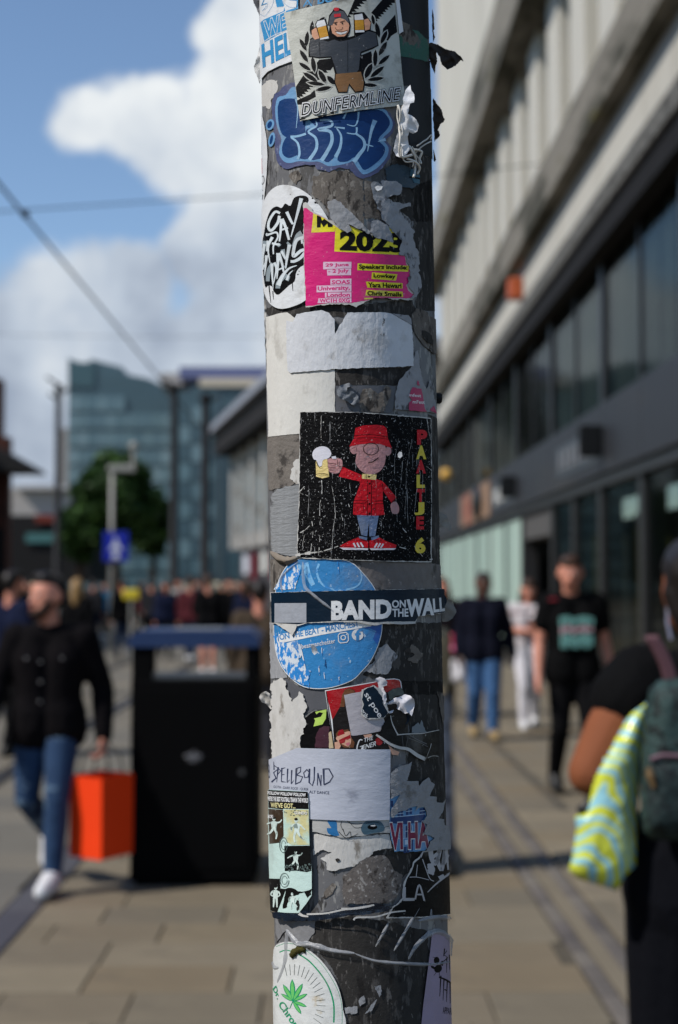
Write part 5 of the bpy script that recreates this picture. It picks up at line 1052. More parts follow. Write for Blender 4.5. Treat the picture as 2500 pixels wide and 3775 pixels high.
st = Sticker('dark_sheet', 7, torn(Kr([(680, 640), (730, 500), (800, 440), (860, 640), (1000, 640), (1230, 624), (1344, 598), (1350, 905), (1220, 930), (1100, 900), (960, 800), (830, 770)]), 3, 5, 67), ink('near_black_sheet', (14, 15, 18), .4, .2, var=(80, .4), bump=(80, .6, .0012)), 'torn near black sheet at the right of the collage', 'paper scrap', 'paper remains on the pole')
for p, a, b in (([(640, 650), (700, 690), (800, 760), (900, 800), (1000, 820), (1100, 890), (1190, 935)], 22, 44), ([(800, 430), (820, 520), (870, 630), (890, 652)], 8, 16), ([(870, 652), (1000, 642), (1150, 636), (1250, 616), (1340, 598)], 12, 7), ([(1210, 920), (1270, 896), (1330, 902)], 12, 8), ([(1190, 935), (1240, 800), (1250, 752)], 5, 6)): st.ink('torn_edge', K_oldw, [stroke(torn(Kr(p), 3, 5, 7, False) if False else Kr(p), a, b)])
st.ink('grey_lines', ink('print_dim_grey', (86, 88, 92)), [stroke(Kr(p), a, b) for p, a, b in (([(1000, 650), (1100, 710), (1200, 760)], 8, 10), ([(1000, 690), (1120, 740), (1210, 790)], 6, 8), ([(925, 660), (940, 790)], 4, 4), ([(995, 650), (970, 800)], 4, 4))])
t = Sticker('pale_map_scrap', 6, torn(Kr([(1035, 632), (1045, 560), (1080, 530), (1110, 512), (1130, 545), (1150, 490), (1165, 540), (1190, 580), (1200, 610), (1225, 622), (1130, 634)]), 4, 5, 68), paper('dim_grey_map', (112, 120, 126), .6, .3), 'small grey patterned scrap above the near black sheet', 'paper scrap', 'paper remains on the pole')
st = Sticker('poetry_scrap', 9, torn(Kr([(480, 130), (560, 92), (620, 78), (680, 120), (730, 190), (755, 290), (780, 400), (720, 462), (640, 470), (560, 476), (470, 420), (490, 300), (470, 250)]), 4, 5, 69), K_oldw, 'torn navy scrap with slanting white letters on the collage')
st.ink('navy_print', K_navy, [torn(Kr([(500, 140), (560, 104), (610, 90), (660, 150), (705, 220), (712, 280), (770, 400), (715, 450), (640, 455), (550, 462), (480, 410), (500, 300), (482, 240)]), 3, 5, 70)])
st.ink('lettering', K_pw, [text('st poe', *Kr([(488, 200), (650, 470), (545, 160)]), offset=.012), text('orth', *Kr([(470, 372), (520, 455), (505, 345)]), offset=.012)])
free_sheet('crumpled_paper', Kr([(625, 40), (640, 5), (690, -10), (750, 2), (780, 45), (770, 80), (730, 100), (760, 180), (770, 240), (750, 300), (720, 290), (700, 230), (715, 190), (680, 150), (660, 120), (620, 95)]), PF + .004, pm('bright_torn_paper', (200, 198, 203), .95, .05, var=(90, .1)), 'crumpled white paper along the top of the collage', seed=71, ragged=3, sp=7, amp=.0026, bend=lambda x, y: -.004)
free_sheet('crumpled_paper', Kr([(762, 300), (790, 262), (860, 232), (940, 205), (985, 190), (1040, 200), (1085, 240), (1100, 300), (1080, 380), (1060, 440), (1030, 400), (985, 410), (930, 370), (870, 345), (840, 400), (800, 410), (775, 370)]), PF + .010, pm('bright_torn_paper', (200, 198, 203), .95, .05, coord='Object', var=(90, .1)), 'folded white paper shred sticking out of the collage', seed=72, ragged=2, sp=9, amp=.0034, bend=lambda x, y: -.007)
free_sheet('paper_flap', Kr([(855, 420), (880, 372), (930, 372), (1000, 400), (1040, 440), (1030, 500), (990, 545), (930, 500), (870, 465)]), PF + .012, K_navy, 'dark blue torn flap under the folded white shred', seed=73, ragged=3, sp=6, amp=.002, bend=lambda x, y: -.004)
free_sheet('curled_tape', Z('F', [(32, 175), (48, 145), (80, 132), (108, 150), (118, 190), (118, 268), (100, 248), (80, 225), (50, 212)]), PD - .012, pm('curl_white', (176, 172, 166), .6, .3, var=(90, .2), bump=(200, .6, .001)), 'curl of pale tape standing off the left edge', seed=74, ragged=1.5, sp=6, amp=.004)
# right side grey strip
scrap('paper_residue', 2, 'F', [(1312, 135), (1352, 150), (1366, 200), (1364, 330), (1350, 380), (1330, 280)], K_brown, 'grey brown strip on the shaded edge by the collage', 3, 75)
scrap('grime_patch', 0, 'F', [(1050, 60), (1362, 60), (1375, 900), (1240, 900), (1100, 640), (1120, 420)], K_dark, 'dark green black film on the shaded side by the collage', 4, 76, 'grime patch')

# --- white flyer with spiky lettering
st = Sticker('flyer', 9, Z('P', [(1006, 2800), (1105, 2756), (1270, 2760), (1434, 2762), (1433, 2900), (1431, 3020), (1300, 3024), (1160, 3018), (1010, 3000)]), pm('thin_white_flyer', (178, 182, 194), .4, .4, coord='UV', var=((40, 40, 1), .1), bump=((30, 60, 1), .6, .0016), dirt=((30, 50, 1), .6, .12, (140, 144, 158))), 'thin white flyer with spiky hand drawn lettering')
I_ink = ink('faded_navy_ink', (44, 52, 78))
F_ = lambda p: Z('F', p)
st.ink('spiky_lettering', I_ink, [stroke(F_(p), a, b, False) for p, a, b in (
    ([(165, 665), (200, 690), (165, 720), (182, 760), (150, 790)], 6, 12), ([(165, 640), (168, 700)], 4, 9), ([(196, 680), (186, 790)], 12, 4), ([(192, 685), (214, 705), (192, 735)], 8, 5), ([(222, 685), (218, 785)], 11, 5), ([(222, 690), (246, 684)], 8, 4), ([(222, 735), (240, 732)], 7, 4), ([(220, 784), (250, 788)], 9, 3), ([(262, 690), (258, 790)], 11, 6), ([(258, 790), (276, 770)], 8, 3), ([(290, 700), (286, 800)], 11, 6), ([(286, 800), (304, 775)], 8, 3),
    ([(322, 690), (316, 805)], 15, 7), ([(318, 690), (352, 678), (350, 712), (322, 735)], 9, 7), ([(322, 735), (365, 748), (350, 785), (318, 800)], 9, 8), ([(395, 695), (372, 720), (380, 755), (402, 750), (410, 715), (392, 694)], 8, 8), ([(412, 690), (410, 790), (432, 812), (444, 770)], 12, 9), ([(446, 676), (444, 775)], 10, 7), ([(470, 720), (466, 810)], 9, 6), ([(470, 722), (490, 812)], 9, 6), ([(492, 735), (490, 814)], 7, 7), ([(508, 690), (512, 805)], 15, 8), ([(504, 692), (545, 690), (574, 745), (550, 785), (512, 806)], 9, 10))])
st.ink('small_lettering', I_ink, [text('GOTH - DARK ROCK - QUEER', *F_([(165, 834), (405, 852), (165, 812)])), text('ALT DANCE', *F_([(410, 866), (548, 874), (410, 846)]), offset=.012), text('B', *F_([(130, 760), (140, 762), (128, 660)]))])
# --- eye strip under the flyer
st = Sticker('drawn_eye_strip', 6, torn(Z('G', [(425, 250), (560, 262), (968, 270), (966, 370), (880, 372), (780, 386), (660, 405), (600, 395), (520, 380), (430, 360)]), 3, 6, 81), paper('pale_drawing_paper', (168, 168, 166), .7, .2, var=(70, .15)), 'strip with a blue drawn eye below the flyer')
st.ink('blue_paint', ink('drawing_blue', (36, 104, 158), var=(70, .35)), [Z('G', curve([(532, 290), (545, 262), (575, 262), (598, 300), (600, 350), (616, 386), (590, 392), (560, 385), (535, 370), (528, 335), (560, 335)], True, 2)), ])
st.ink('eye', ink('drawing_slate', (64, 92, 108), var=(60, .3)), [Z('G', curve([(770, 320), (800, 285), (850, 278), (900, 286), (930, 330), (915, 360), (850, 372), (790, 382), (768, 350)], True, 3))])
st.ink('drawn_lines', K_black, [Z('G', ell(845, 328, 34, 18))] + [stroke(Z('G', p), a, b) for p, a, b in (([(640, 270), (625, 310), (640, 350)], 3, 3), ([(660, 272), (690, 300), (740, 305), (775, 300)], 4, 3), ([(680, 282), (720, 330), (770, 330)], 3, 3), ([(640, 340), (660, 390), (690, 360), (700, 395), (745, 375)], 4, 3), ([(610, 360), (650, 400), (690, 410)], 5, 3), ([(800, 300), (850, 290), (900, 300)], 4, 3), ([(930, 330), (966, 320)], 3, 3))])
st.ink('eye_glint', K_pw, [Z('G', ell(850, 318, 18, 4))])
# --- football sticker, photographs drawn as plain figures
K_mint = ink('print_mint', (190, 214, 208), var=((40, 30, 1), .12))
st = Sticker('photo_sticker', 12, Z('G', [(135, 58), (270, 62), (405, 70), (412, 180), (418, 450), (432, 640), (433, 815), (400, 870), (345, 945), (250, 944), (152, 934), (140, 600), (136, 300)]), K_mint, 'black and mint sticker with sports photos and bold capitals')
st.ink('black_panels', ink('print_soot', (16, 16, 16), .45, .2, var=(120, .4)), [Z('G', p) for p in ([(136, 60), (405, 71), (411, 196), (240, 194), (236, 200), (138, 190)], [(246, 462), (422, 458), (430, 640), (400, 650), (330, 640), (250, 644)], [(142, 700), (216, 700), (222, 770), (256, 772), (250, 800), (200, 940), (152, 932)])] + [torn(Z('G', p), 5, 6, 91 + i) for i, p in enumerate(([(256, 775), (300, 765), (340, 790), (432, 770), (433, 812), (405, 830), (380, 800), (330, 820), (290, 830), (262, 900), (240, 910)], [(330, 850), (350, 830), (352, 900), (335, 930)]))])
st.ink('brown_panels', ink('print_sepia', (56, 42, 30), .35, .5, var=((60, 40, 1), .5)), [Z('G', [(138, 196), (238, 202), (242, 390), (216, 440), (145, 450)])])
st.ink('faded_panel', ink('print_faded_gold', (196, 190, 140), var=((30, 30, 1), .2), wear=((50, 40, 1), .46, .2, (180, 212, 206))), [Z('G', [(244, 200), (410, 200), (418, 452), (300, 455), (262, 430), (244, 390)])])
def figure(x, y, s, pose=0):
    hd = Z('G', ell(x + 3 * s * (pose - 1), y - 42 * s, 8 * s, 11 * s, 10 * pose, 12))
    shirt = Z('G', [(x - 16 * s, y - 26 * s), (x - 4 * s, y - 30 * s), (x + 5 * s, y - 30 * s), (x + 17 * s, y - 25 * s), (x + 15 * s, y - 8 * s), (x + 12 * s, y + 14 * s), (x - 10 * s, y + 16 * s), (x - 13 * s, y - 6 * s)])
    arms = (([(-15, -22), (-26, -6), (-22, 10)], [(16, -22), (27, -10), (40, 4)]), ([(-15, -22), (-34, -14), (-48, -4)], [(16, -22), (30, -26), (40, -40)]), ([(-15, -22), (-24, -4), (-10, 6)], [(16, -22), (24, -4), (12, 8)]))[pose]
    legs = (([(-6, 14), (-12, 40), (-8, 66)], [(6, 14), (16, 36), (34, 50)]), ([(-6, 14), (-20, 34), (-36, 42)], [(6, 14), (14, 40), (10, 66)]), ([(-6, 14), (-8, 40), (-10, 66)], [(6, 14), (8, 40), (9, 66)]))[pose]
    return [hd, shirt] + [stroke(Z('G', [(x + u * s, y + v * s) for u, v in p]), 9 * s, 5 * s) for p in arms] + [stroke(Z('G', [(x + u * s, y + v * s) for u, v in p]), 13 * s, 6 * s) for p in legs]
K_ph = ink('print_pale_mint', (200, 216, 210), var=((240, 160, 1), .35), wear=((190, 130, 1), .55, .06, (92, 108, 104), .8))
for i_, q in enumerate(((332, 340, 1.45, 0), (325, 555, 1.15, 1), (178, 325, 1.35, 1), (188, 820, 1.3, 2), (305, 850, 1.0, 0))): st.ink('figure', K_ph, figure(*q), lift=.00030)
st.ink('crowd_specks', ink('print_grey_mint', (84, 98, 96), var=(160, .4)), [Z('G', ell(rr.uniform(252, 425), rr.uniform(590, 640), rr.uniform(3, 8), rr.uniform(4, 9), 0, 7)) for _ in range(34)] + [Z('G', ell(rr.uniform(246, 414), rr.uniform(205, 250), rr.uniform(2, 8), rr.uniform(2, 4), 0, 7)) for _ in range(16)], lift=.00034)['kind'] = 'stuff'
st.ink('hair', ink('print_soot', (16, 16, 16)), [Z('G', ell(x, y, a, b_, 0, 10)) for x, y, a, b_ in ((328, 268, 12, 10), (325, 496, 9, 7), (180, 262, 11, 8), (190, 757, 11, 8))], lift=.00038)
st.ink('round_mark', ink('print_grey_mint', (84, 98, 96)), [stroke(Z('G', ell(243, 455, 26, 54)), 4), stroke(Z('G', ell(243, 455, 15, 32)), 3), stroke(Z('G', ell(250, 708, 30, 50)), 4), stroke(Z('G', ell(250, 708, 18, 30)), 3)], lift=.0004)
st.ink('lettering', K_pw, [text('FOLLOW FOLLOW FOLLOW', *Z('G', [(138, 92), (394, 104), (138, 70)]), offset=.04), text("WE'RE THE BEST FOOTBALL TEAM IN THE WORLD", *Z('G', [(138, 138), (410, 148), (138, 106)]), offset=.04), text('BORI', *Z('G', [(140, 264), (174, 264), (140, 240)]), offset=.03), text('GUNDO', *Z('G', [(318, 232), (404, 234), (318, 212)]), offset=.03)])
st.ink('lettering', ink('print_pale_gold', (214, 206, 150)), [text("WE'VE GOT...", *Z('G', [(160, 184), (326, 190), (160, 150)]), offset=.03)])
# --- grey torn paper and villa print on the right
Sx = lambda p: Z('S', p)
st = Sticker('building_print', 7, torn(Sx([(196, 700), (320, 640), (430, 820), (560, 800), (640, 820), (680, 960), (600, 1020), (660, 1050), (700, 1200), (760, 1240), (700, 1280), (650, 1400), (250, 1418), (225, 1300), (196, 1180)]), 3, 6, 95), ink('villa_blue', (86, 138, 182), var=((90, 60, 1), .25)), 'blue print of an old house front with crimson capitals')
st.ink('dark_blue', ink('villa_navy', (20, 54, 104), var=(110, .35)), [Sx([(200, 960), (640, 912), (655, 935), (600, 1020), (400, 1045), (205, 1030)]), Sx([(470, 1180), (495, 1190), (490, 1400), (472, 1405)])] + [Sx([(x, y), (x + 34, y - 4), (x + 34, y + 78), (x, y + 82)]) for x, y in ((290, 870), (330, 862), (400, 840), (445, 830), (575, 835), (612, 828), (395, 1070), (440, 1064), (395, 1150), (440, 1144), (590, 1060), (370, 1350), (410, 1345), (200, 730))])
st.ink('window_bars', ink('villa_pale', (186, 206, 224)), [stroke(Sx(p), 7) for p in ([(285, 905), (370, 895)], [(398, 875), (480, 865)], [(575, 870), (650, 862)], [(388, 1060), (388, 1225)], [(436, 1060), (436, 1225)], [(480, 1055), (480, 1225)], [(388, 1140), (480, 1135)], [(240, 945), (655, 905)], [(210, 1240), (480, 1225)])] + [Sx([(385, 1255), (470, 1250), (470, 1310), (385, 1320)])])
st.ink('lettering_rim', K_pw, [text('VI HA', *Sx([(205, 1372), (690, 1352), (200, 1044)]), offset=.066, spacing=1.0)])
st.ink('lettering', ink('print_wine', (118, 24, 62)), [text('VI HA', *Sx([(205, 1372), (690, 1352), (200, 1044)]), offset=.04, spacing=1.0)])
over(10, 'S', [(196, 360), (260, 300), (340, 250), (430, 240), (470, 200), (450, 270), (430, 380), (400, 465), (480, 460), (550, 470), (560, 520), (600, 480), (680, 415), (710, 480), (760, 510), (730, 570), (690, 670), (780, 680), (790, 750), (860, 760), (900, 710), (870, 850), (810, 970), (880, 980), (880, 1060), (940, 1070), (960, 1190), (970, 1330), (960, 1390), (650, 1405), (690, 1310), (700, 1270), (760, 1230), (690, 1190), (620, 1180), (660, 1050), (600, 1020), (655, 930), (650, 860), (625, 815), (560, 820), (500, 885), (540, 800), (440, 815), (380, 860), (290, 880), (230, 950), (198, 945), (200, 830), (270, 740), (320, 640), (200, 700)], 'large grey torn paper over the blue house print', paper('grey_scraped_paper', (142, 142, 144), .7, .25, var=(140, .22), bump=(420, 1.0, .0012), wear=((60, 50, 1), .62, .1, (112, 110, 108))), 96, 2.5, .0004)
scrap('grime_patch', 1, 'S', [(400, 260), (660, 250), (950, 260), (965, 600), (970, 1400), (880, 1400), (800, 900), (600, 560), (420, 460)], K_dark, 'dark film behind the grey torn paper at the right', 3, 97, 'grime patch')
# --- lower grey and brown remains
over(3, 'G', [(430, 380), (540, 395), (660, 410), (800, 390), (966, 380), (985, 480), (900, 490), (860, 500), (820, 550), (760, 570), (720, 610), (640, 630), (560, 648), (520, 640), (520, 590), (480, 560), (560, 510), (500, 490), (432, 530)], 'pale torn paper below the drawn eye', K_oldw, 98, 5, .0003)
Sticker('dark_hole', 5, torn(Z('G', ell(604, 566, 18, 14)), 4, 5, 99), K_dark, 'small dark hole in the pale torn paper', 'grime patch', 'paper remains on the pole')
scrap('paper_residue', 3, 'G', [(640, 680), (720, 620), (780, 560), (850, 540), (930, 530), (960, 560), (1000, 640), (1060, 680), (1050, 780), (1020, 840), (960, 880), (800, 885), (650, 880), (635, 800)], paper('grey_felted_residue', (104, 98, 94), .95, .1, var=(200, .4), bump=(460, .45, .0009), wear=((90, 70, 1), .53, .1, (60, 55, 52)), wear2=((300, 240, 1), .56, .06, (156, 152, 148), .8)), 'felted grey brown rectangle of paper low on the pole', 4, 100)
scrap('grime_patch', 1, 'G', [(830, 540), (870, 480), (985, 490), (1060, 510), (1190, 505), (1180, 560), (1110, 650), (1060, 700), (1000, 640), (950, 550)], K_dark, 'dark stain above the felted rectangle', 5, 101, 'grime patch')
scrap('paper_residue', 1, 'G', [(500, 800), (560, 740), (590, 750), (570, 800), (520, 840), (490, 850)], K_brown, 'small brown streak left of the felted rectangle', 5, 102)
st = Sticker('black_poster', 6, torn(Z('G', [(1055, 840), (1060, 760), (1075, 700), (1110, 640), (1130, 580), (1170, 545), (1195, 505), (1392, 480), (1396, 700), (1404, 960), (1240, 980), (1000, 985), (940, 985), (975, 910), (1030, 870)]), 3, 6, 103), K_oldw, 'torn black poster scrap with white marker strokes at the right')
st.ink('black_print', ink('poster_black', (9, 10, 12), .45, .15), [torn(Z('G', [(1072, 832), (1072, 760), (1085, 705), (1120, 645), (1140, 590), (1172, 558), (1200, 510), (1392, 484), (1396, 700), (1404, 955), (1240, 974), (1000, 978), (960, 975), (990, 915), (1045, 868)]), 2, 6, 104)])
st.ink('marker_strokes', paper('marker_white', (172, 170, 172), .6, .3), [stroke(Z('G', p), a, b) for p, a, b in (([(1180, 545), (1200, 505)], 16, 8), ([(1250, 480), (1260, 560), (1290, 590), (1320, 480), (1300, 560), (1330, 640), (1350, 500), (1340, 600), (1375, 530)], 34, 20), ([(1250, 560), (1300, 520)], 24, 24), ([(1360, 480), (1375, 640)], 24, 12), ([(1060, 850), (1140, 850)], 22, 20), ([(1072, 760), (1068, 850)], 14, 20), ([(1144, 850), (1172, 745), (1208, 860)], 12, 12), ([(1155, 815), (1198, 815)], 11, 11), ([(1195, 560), (1215, 620), (1245, 700), (1275, 720)], 6, 6), ([(1105, 690), (1160, 690), (1240, 710)], 6, 4), ([(1160, 600), (1150, 690)], 5, 5), ([(1230, 800), (1290, 740), (1390, 660)], 5, 16), ([(1310, 700), (1345, 680)], 30, 26))] + [torn(Z('G', [(1230, 600), (1270, 590), (1285, 640), (1270, 690), (1230, 660)]), 5, 5, 105)])
t = Sticker('twisted_film', 10, torn(Z('G', [(155, 938), (260, 948), (350, 945), (380, 925), (450, 950), (540, 930), (650, 905), (760, 890), (850, 870), (980, 890), (975, 915), (900, 940), (780, 955), (640, 970), (520, 990), (440, 1000), (330, 1005), (250, 1000), (190, 980)]), 3, 6, 106), pm('navy_twisted_film', (22, 32, 46), .25, .55, coord='UV', var=(70, .3), bump=((60, 200, 1), .8, .002)), 'twisted dark blue film strip wound across the pole', 'tape', 'loose film on the pole', relief=crumple(.003, 90, 14))
t.ink('glint_edge', K_oldw, [stroke(Z('G', p), a, b) for p, a, b in (([(420, 944), (540, 936), (650, 910), (760, 893), (850, 876)], 12, 12), ([(640, 905), (740, 900), (830, 885)], 20, 6), ([(720, 985), (740, 965), (860, 960), (960, 930), (1050, 920)], 12, 10), ([(370, 940), (395, 955), (430, 960)], 22, 10))], lift=.0045)
scrap('paper_residue', 1, 'H', [(160, 120), (330, 180), (440, 180), (440, 260), (380, 340), (300, 340), (230, 250), (160, 340), (150, 240)], paper('silvery_film', (126, 126, 128), .4, .4, var=(60, .3), bump=(70, .8, .0015), wear=((50, 60, 1), .56, .12, (70, 66, 60))), 'silvery crinkled film at the lower left rim', 4, 107, relief=crumple(.0006, 110, 15))
scrap('grime_patch', 0, 'H', [(440, 190), (700, 150), (950, 190), (1250, 260), (1260, 520), (1200, 940), (650, 940), (600, 600), (480, 420), (380, 340)], K_dark, 'broad dark mottled grime near the picture foot', 6, 108, 'grime patch')
for i, p in enumerate(([(860, 655), (910, 650), (915, 690), (900, 740), (880, 700)], [(750, 760), (790, 720), (795, 770), (760, 800)], [(650, 810), (740, 805), (740, 850), (660, 850)], [(800, 850), (850, 780), (880, 750), (850, 830)])):
    scrap('paper_residue', 2, 'H', p, K_grey, ('small pale scab right of the round cannabis leaf sticker', 'pale fleck low in the dark grime', 'pale smear beside the rim of the leaf sticker', 'thin slanting pale fleck low in the grime')[i], 5, 110 + i)
# --- round leaf sticker
circ = curve([(150, 420), (170, 360), (230, 335), (300, 340), (380, 378), (460, 440), (530, 520), (590, 620), (625, 720), (640, 820), (645, 960), (400, 1100), (200, 1050), (150, 900), (148, 600)], True, 4)
st = Sticker('round_sticker', 5, Z('H', circ), paper('leaf_sticker_white', (206, 208, 206), .5, .3, dirt=((50, 60, 1), .6, .08, (186, 176, 156))), 'white round sticker with a green leaf and green rim lines')
I_gr = ink('print_green', (24, 146, 100)); I_gl = ink('print_leaf_green', (104, 190, 104))
st.ink('rim_lines', I_gr, [stroke(Z('H', [(330, 424), (400, 470), (480, 560), (540, 660), (575, 780), (576, 915)]), 9, 11), stroke(Z('H', [(380, 395), (470, 470), (550, 580), (610, 700), (634, 820), (632, 960)]), 3, 3), stroke(Z('H', [(195, 410), (240, 395), (300, 408)]), 8, 6), stroke(Z('H', [(170, 370), (240, 345), (310, 352)]), 3, 3)])
cx0, cy0 = 290, 780
st.ink('rays', ink('print_grey_green', (150, 168, 162)), [stroke(Z('H', [(cx0 + math.cos(rad(a)) * r0, cy0 - math.sin(rad(a)) * r0 * 1.25), (cx0 + math.cos(rad(a)) * r1, cy0 - math.sin(rad(a)) * r1 * 1.25)]), 3) for a in range(-30, 110, 9) for r0, r1 in ((165, 228),)])
lf = [(-3, 180), (30, 140), (-38, 150), (62, 90), (-66, 70), (120, 60)]
st.ink('leaf', I_gr, [Z('H', leaf(290 + math.sin(rad(a)) * L / 2, 762 - math.cos(rad(a)) * L / 2, L, L * .21 + 4, 90 - a)) for a, L in ((-2, 160), (28, 145), (-30, 140), (62, 115), (-58, 100), (112, 105), (148, 110))] + [stroke(Z('H', [(290, 762), (266, 818)]), 6, 4)])
st.ink('leaf_face', I_gl, [Z('H', leaf(290 + math.sin(rad(a)) * L / 2, 762 - math.cos(rad(a)) * L / 2, L * .86, L * .13 + 2, 90 - a)) for a, L in ((-2, 160), (28, 145), (-30, 140), (62, 115), (-58, 100), (112, 105), (148, 110))])
st.ink('lettering', I_gr, [text('Dr.', *Z('H', [(150, 680), (180, 752), (172, 652)]), offset=.02), text('Chron', *Z('H', [(186, 790), (300, 960), (222, 758)]), offset=.02)])
# --- lilac sticker at the lower right
st = Sticker('lilac_sticker', 4, Z('H', [(1268, 270), (1340, 262), (1405, 300), (1420, 420), (1425, 1000), (1186, 1000), (1205, 800), (1235, 560), (1255, 400)]), paper('lilac_paper', (150, 136, 156), .5, .3), 'lilac sticker with spidery black lettering at the lower right')
st.ink('spidery_lettering', K_black, [stroke(Z('H', p), a, b, False) for p, a, b in (([(1372, 400), (1350, 430), (1378, 450), (1345, 480), (1340, 510)], 6, 8), ([(1356, 385), (1350, 440)], 9, 5), ([(1372, 450), (1370, 560)], 8, 3), ([(1390, 430), (1392, 540)], 8, 3), ([(1404, 420), (1404, 550)], 6, 4), ([(1330, 580), (1322, 730)], 10, 4), ([(1318, 590), (1400, 640)], 11, 9), ([(1352, 600), (1345, 760)], 9, 3), ([(1375, 620), (1370, 770)], 9, 3), ([(1355, 680), (1375, 690)], 8, 8), ([(1395, 640), (1396, 780)], 8, 4), ([(1410, 650), (1410, 760)], 6, 3))] + [text('APPAREL', *Z('H', [(1344, 852), (1424, 866), (1344, 805)]), offset=.01)] +
       [Z('H', ell(1300, 470, 20, 26)), Z('H', ell(1310, 530, 26, 30, 40)), Z('H', ell(1275, 520, 18, 9, 30)), Z('H', ell(1335, 490, 9, 18, 20))] + [stroke(Z('H', p), 4, 2) for p in ([(1290, 450), (1270, 445)], [(1320, 550), (1318, 600)], [(1300, 550), (1280, 580)], [(1285, 500), (1256, 500)])])
# --- clear film bands and creases, as tubes and sheets just off the surface
def ridge(name, reg, pts, r, m, label, off=.0015, cat='tape', group='loose film on the pole'):
    # a pinched fold of thin film: a low tent along the line
    p = curve(Z(reg, pts), False, 7); n = len(p); org = uv3(*px2uv(*p[0][:2]), off); bm = bmesh.new(); rows = []
    for i in range(n):
        a, b = p[max(i - 1, 0)], p[min(i + 1, n - 1)]; tx, ty = b[0] - a[0], b[1] - a[1]; l = math.hypot(tx, ty) or 1
        e = math.sin(math.pi * (i + .3) / (n + .6)) ** .5; wv = (1 + .5 * mnoise.noise(Vector((i * .35, len(label), 0)))) * e
        hw = r * 5400 * wv; row = []
        for s_, h_ in ((-1, .0), (-.45, .45), (.1, 1.0), (.5, .5), (1, 0)):
            q = (p[i][0] - ty / l * hw * s_, p[i][1] + tx / l * hw * s_); row.append(bm.verts.new(uv3(*px2uv(*q), off + h_ * r * 1.1 * wv) - org))
        rows.append(row)
    for a, b in zip(rows, rows[1:]):
        for k in range(4): bm.faces.new((a[k], a[k + 1], b[k + 1], b[k]))
    bmesh.ops.recalc_face_normals(bm, faces=bm.faces[:]); me = bpy.data.meshes.new(name); bm.to_mesh(me); bm.free(); me.shade_smooth()
    o = link(name, me, m, None, org); tag(o, label, cat, group); return o
def strand(name, reg, pts, r, m, label, off=.004, cat='tape', group='loose film on the pole', seg=7):
    if name == 'film_crease': return ridge(name, reg, pts, r, m, label, off, cat, group)
    p = curve(Z(reg, pts), False, 5); q = [uv3(*px2uv(*a[:2]), off) for a in p]; org = q[0].copy()
    rs = [r * (.55 + .6 * abs(math.sin(2.1 * i + len(p)))) for i in range(len(q))]; rs[0] *= .3; rs[-1] *= .3
    o = MB().tube(q, rs, seg).build(name, m, None, org, True, rel=True); tag(o, label, cat, group); return o
K_film = pm('milky_film_crease', (168, 170, 174), .3, .5, var=(90, .35), bump=(200, .6, .001), alpha=.5)
strand('film_crease', 'H', [(245, 245), (285, 300), (330, 350), (420, 356), (560, 395), (720, 415)], .0022, K_film, 'milky crease of clear film over the round leaf sticker', .0022)
strand('film_crease', 'H', [(720, 418), (860, 470), (1050, 490), (1260, 498), (1400, 480)], .0012, K_film, 'thin long film crease running right to the lilac sticker', .0015)
strand('film_crease', 'H', [(1100, 460), (1150, 370), (1230, 290), (1300, 260), (1370, 290), (1415, 350), (1424, 440)], .0020, K_film, 'arched milky film crease over the lilac sticker', .0018)
strand('film_crease', 'H', [(1170, 185), (1260, 160), (1340, 158), (1408, 170)], .0020, K_film, 'short milky film crease under the black poster', .0018)
strand('film_crease', 'H', [(1258, 95), (1256, 160)], .0012, K_film, 'upright stub of film crease under the black poster', .0016)
strand('film_crease', 'H', [(245, 245), (240, 340), (232, 480), (180, 630)], .0014, K_film, 'upright film crease at the left rim of the leaf sticker', .0016)
strand('film_crease', 'H', [(140, 480), (160, 520), (190, 520)], .0014, K_film, 'small film loop at the lower left rim', .0016)
strand('film_crease', 'H', [(870, 370), (930, 260), (960, 200)], .0011, K_film, 'steep film crease in the dark grime, shorter of two', .0014)
strand('film_crease', 'H', [(1000, 400), (1080, 260), (1180, 80)], .0011, K_film, 'steep film crease in the dark grime, longer of two', .0014)
strand('moss_clump', 'H', [(275, 440), (320, 395), (380, 380)], .0028, pm('dry_moss', (70, 66, 34), .95, .1, var=(300, .4), bump=(600, 1, .001)), 'olive tuft of moss caught under the film crease', .0016, 'moss')
strand('film_crease', 'E', [(215, 280), (212, 170), (330, 60)], .0008, K_film, 'fine film crease over the top of the blue disc', .0022)
strand('film_crease', 'E', [(370, 60), (380, 230), (440, 300), (560, 400)], .0012, K_film, 'film crease running from the blue disc onto the banner', .0040)
strand('film_crease', 'D', [(100, 1130), (170, 1185), (240, 1200), (300, 1180)], .0026, pm('curled_brown_edge', (120, 110, 98), .7, .3, var=(120, .3)), 'curled paper edge under the cartoon sticker at the left', .0020, 'paper scrap', 'paper remains on the pole')
# --- white torn strip with threads at the upper right
free_sheet('torn_fabric', Z('T', [(600, 50), (612, 130), (655, 190), (652, 300), (600, 320), (580, 380), (560, 470), (620, 490), (690, 550), (722, 640), (700, 720), (640, 760), (580, 730), (560, 800), (570, 900), (590, 980), (540, 1060), (470, 1100), (400, 1080), (352, 1000), (380, 850), (430, 700), (460, 600), (470, 420), (498, 340), (496, 240), (540, 120)]), PF + .012, pm('white_fibrous_strip', (218, 219, 222), .95, .05, var=(80, .12), bump=(300, .5, .001)), 'white torn strip of fibrous paper beside the silver sticker', seed=120, ragged=2.5, sp=8, amp=.0016, bend=lambda x, y: -.007 - .003 * math.sin(y * .02))
K_thr = pm('white_thread', (210, 206, 198), .8, .2, var=(200, .1))
thr = empty('thread_bundle', uv3(*px2uv(1490, 600), .006)); tag(thr, 'bundle of loose white threads hanging from the torn strip', 'threads', 'loose film on the pole')
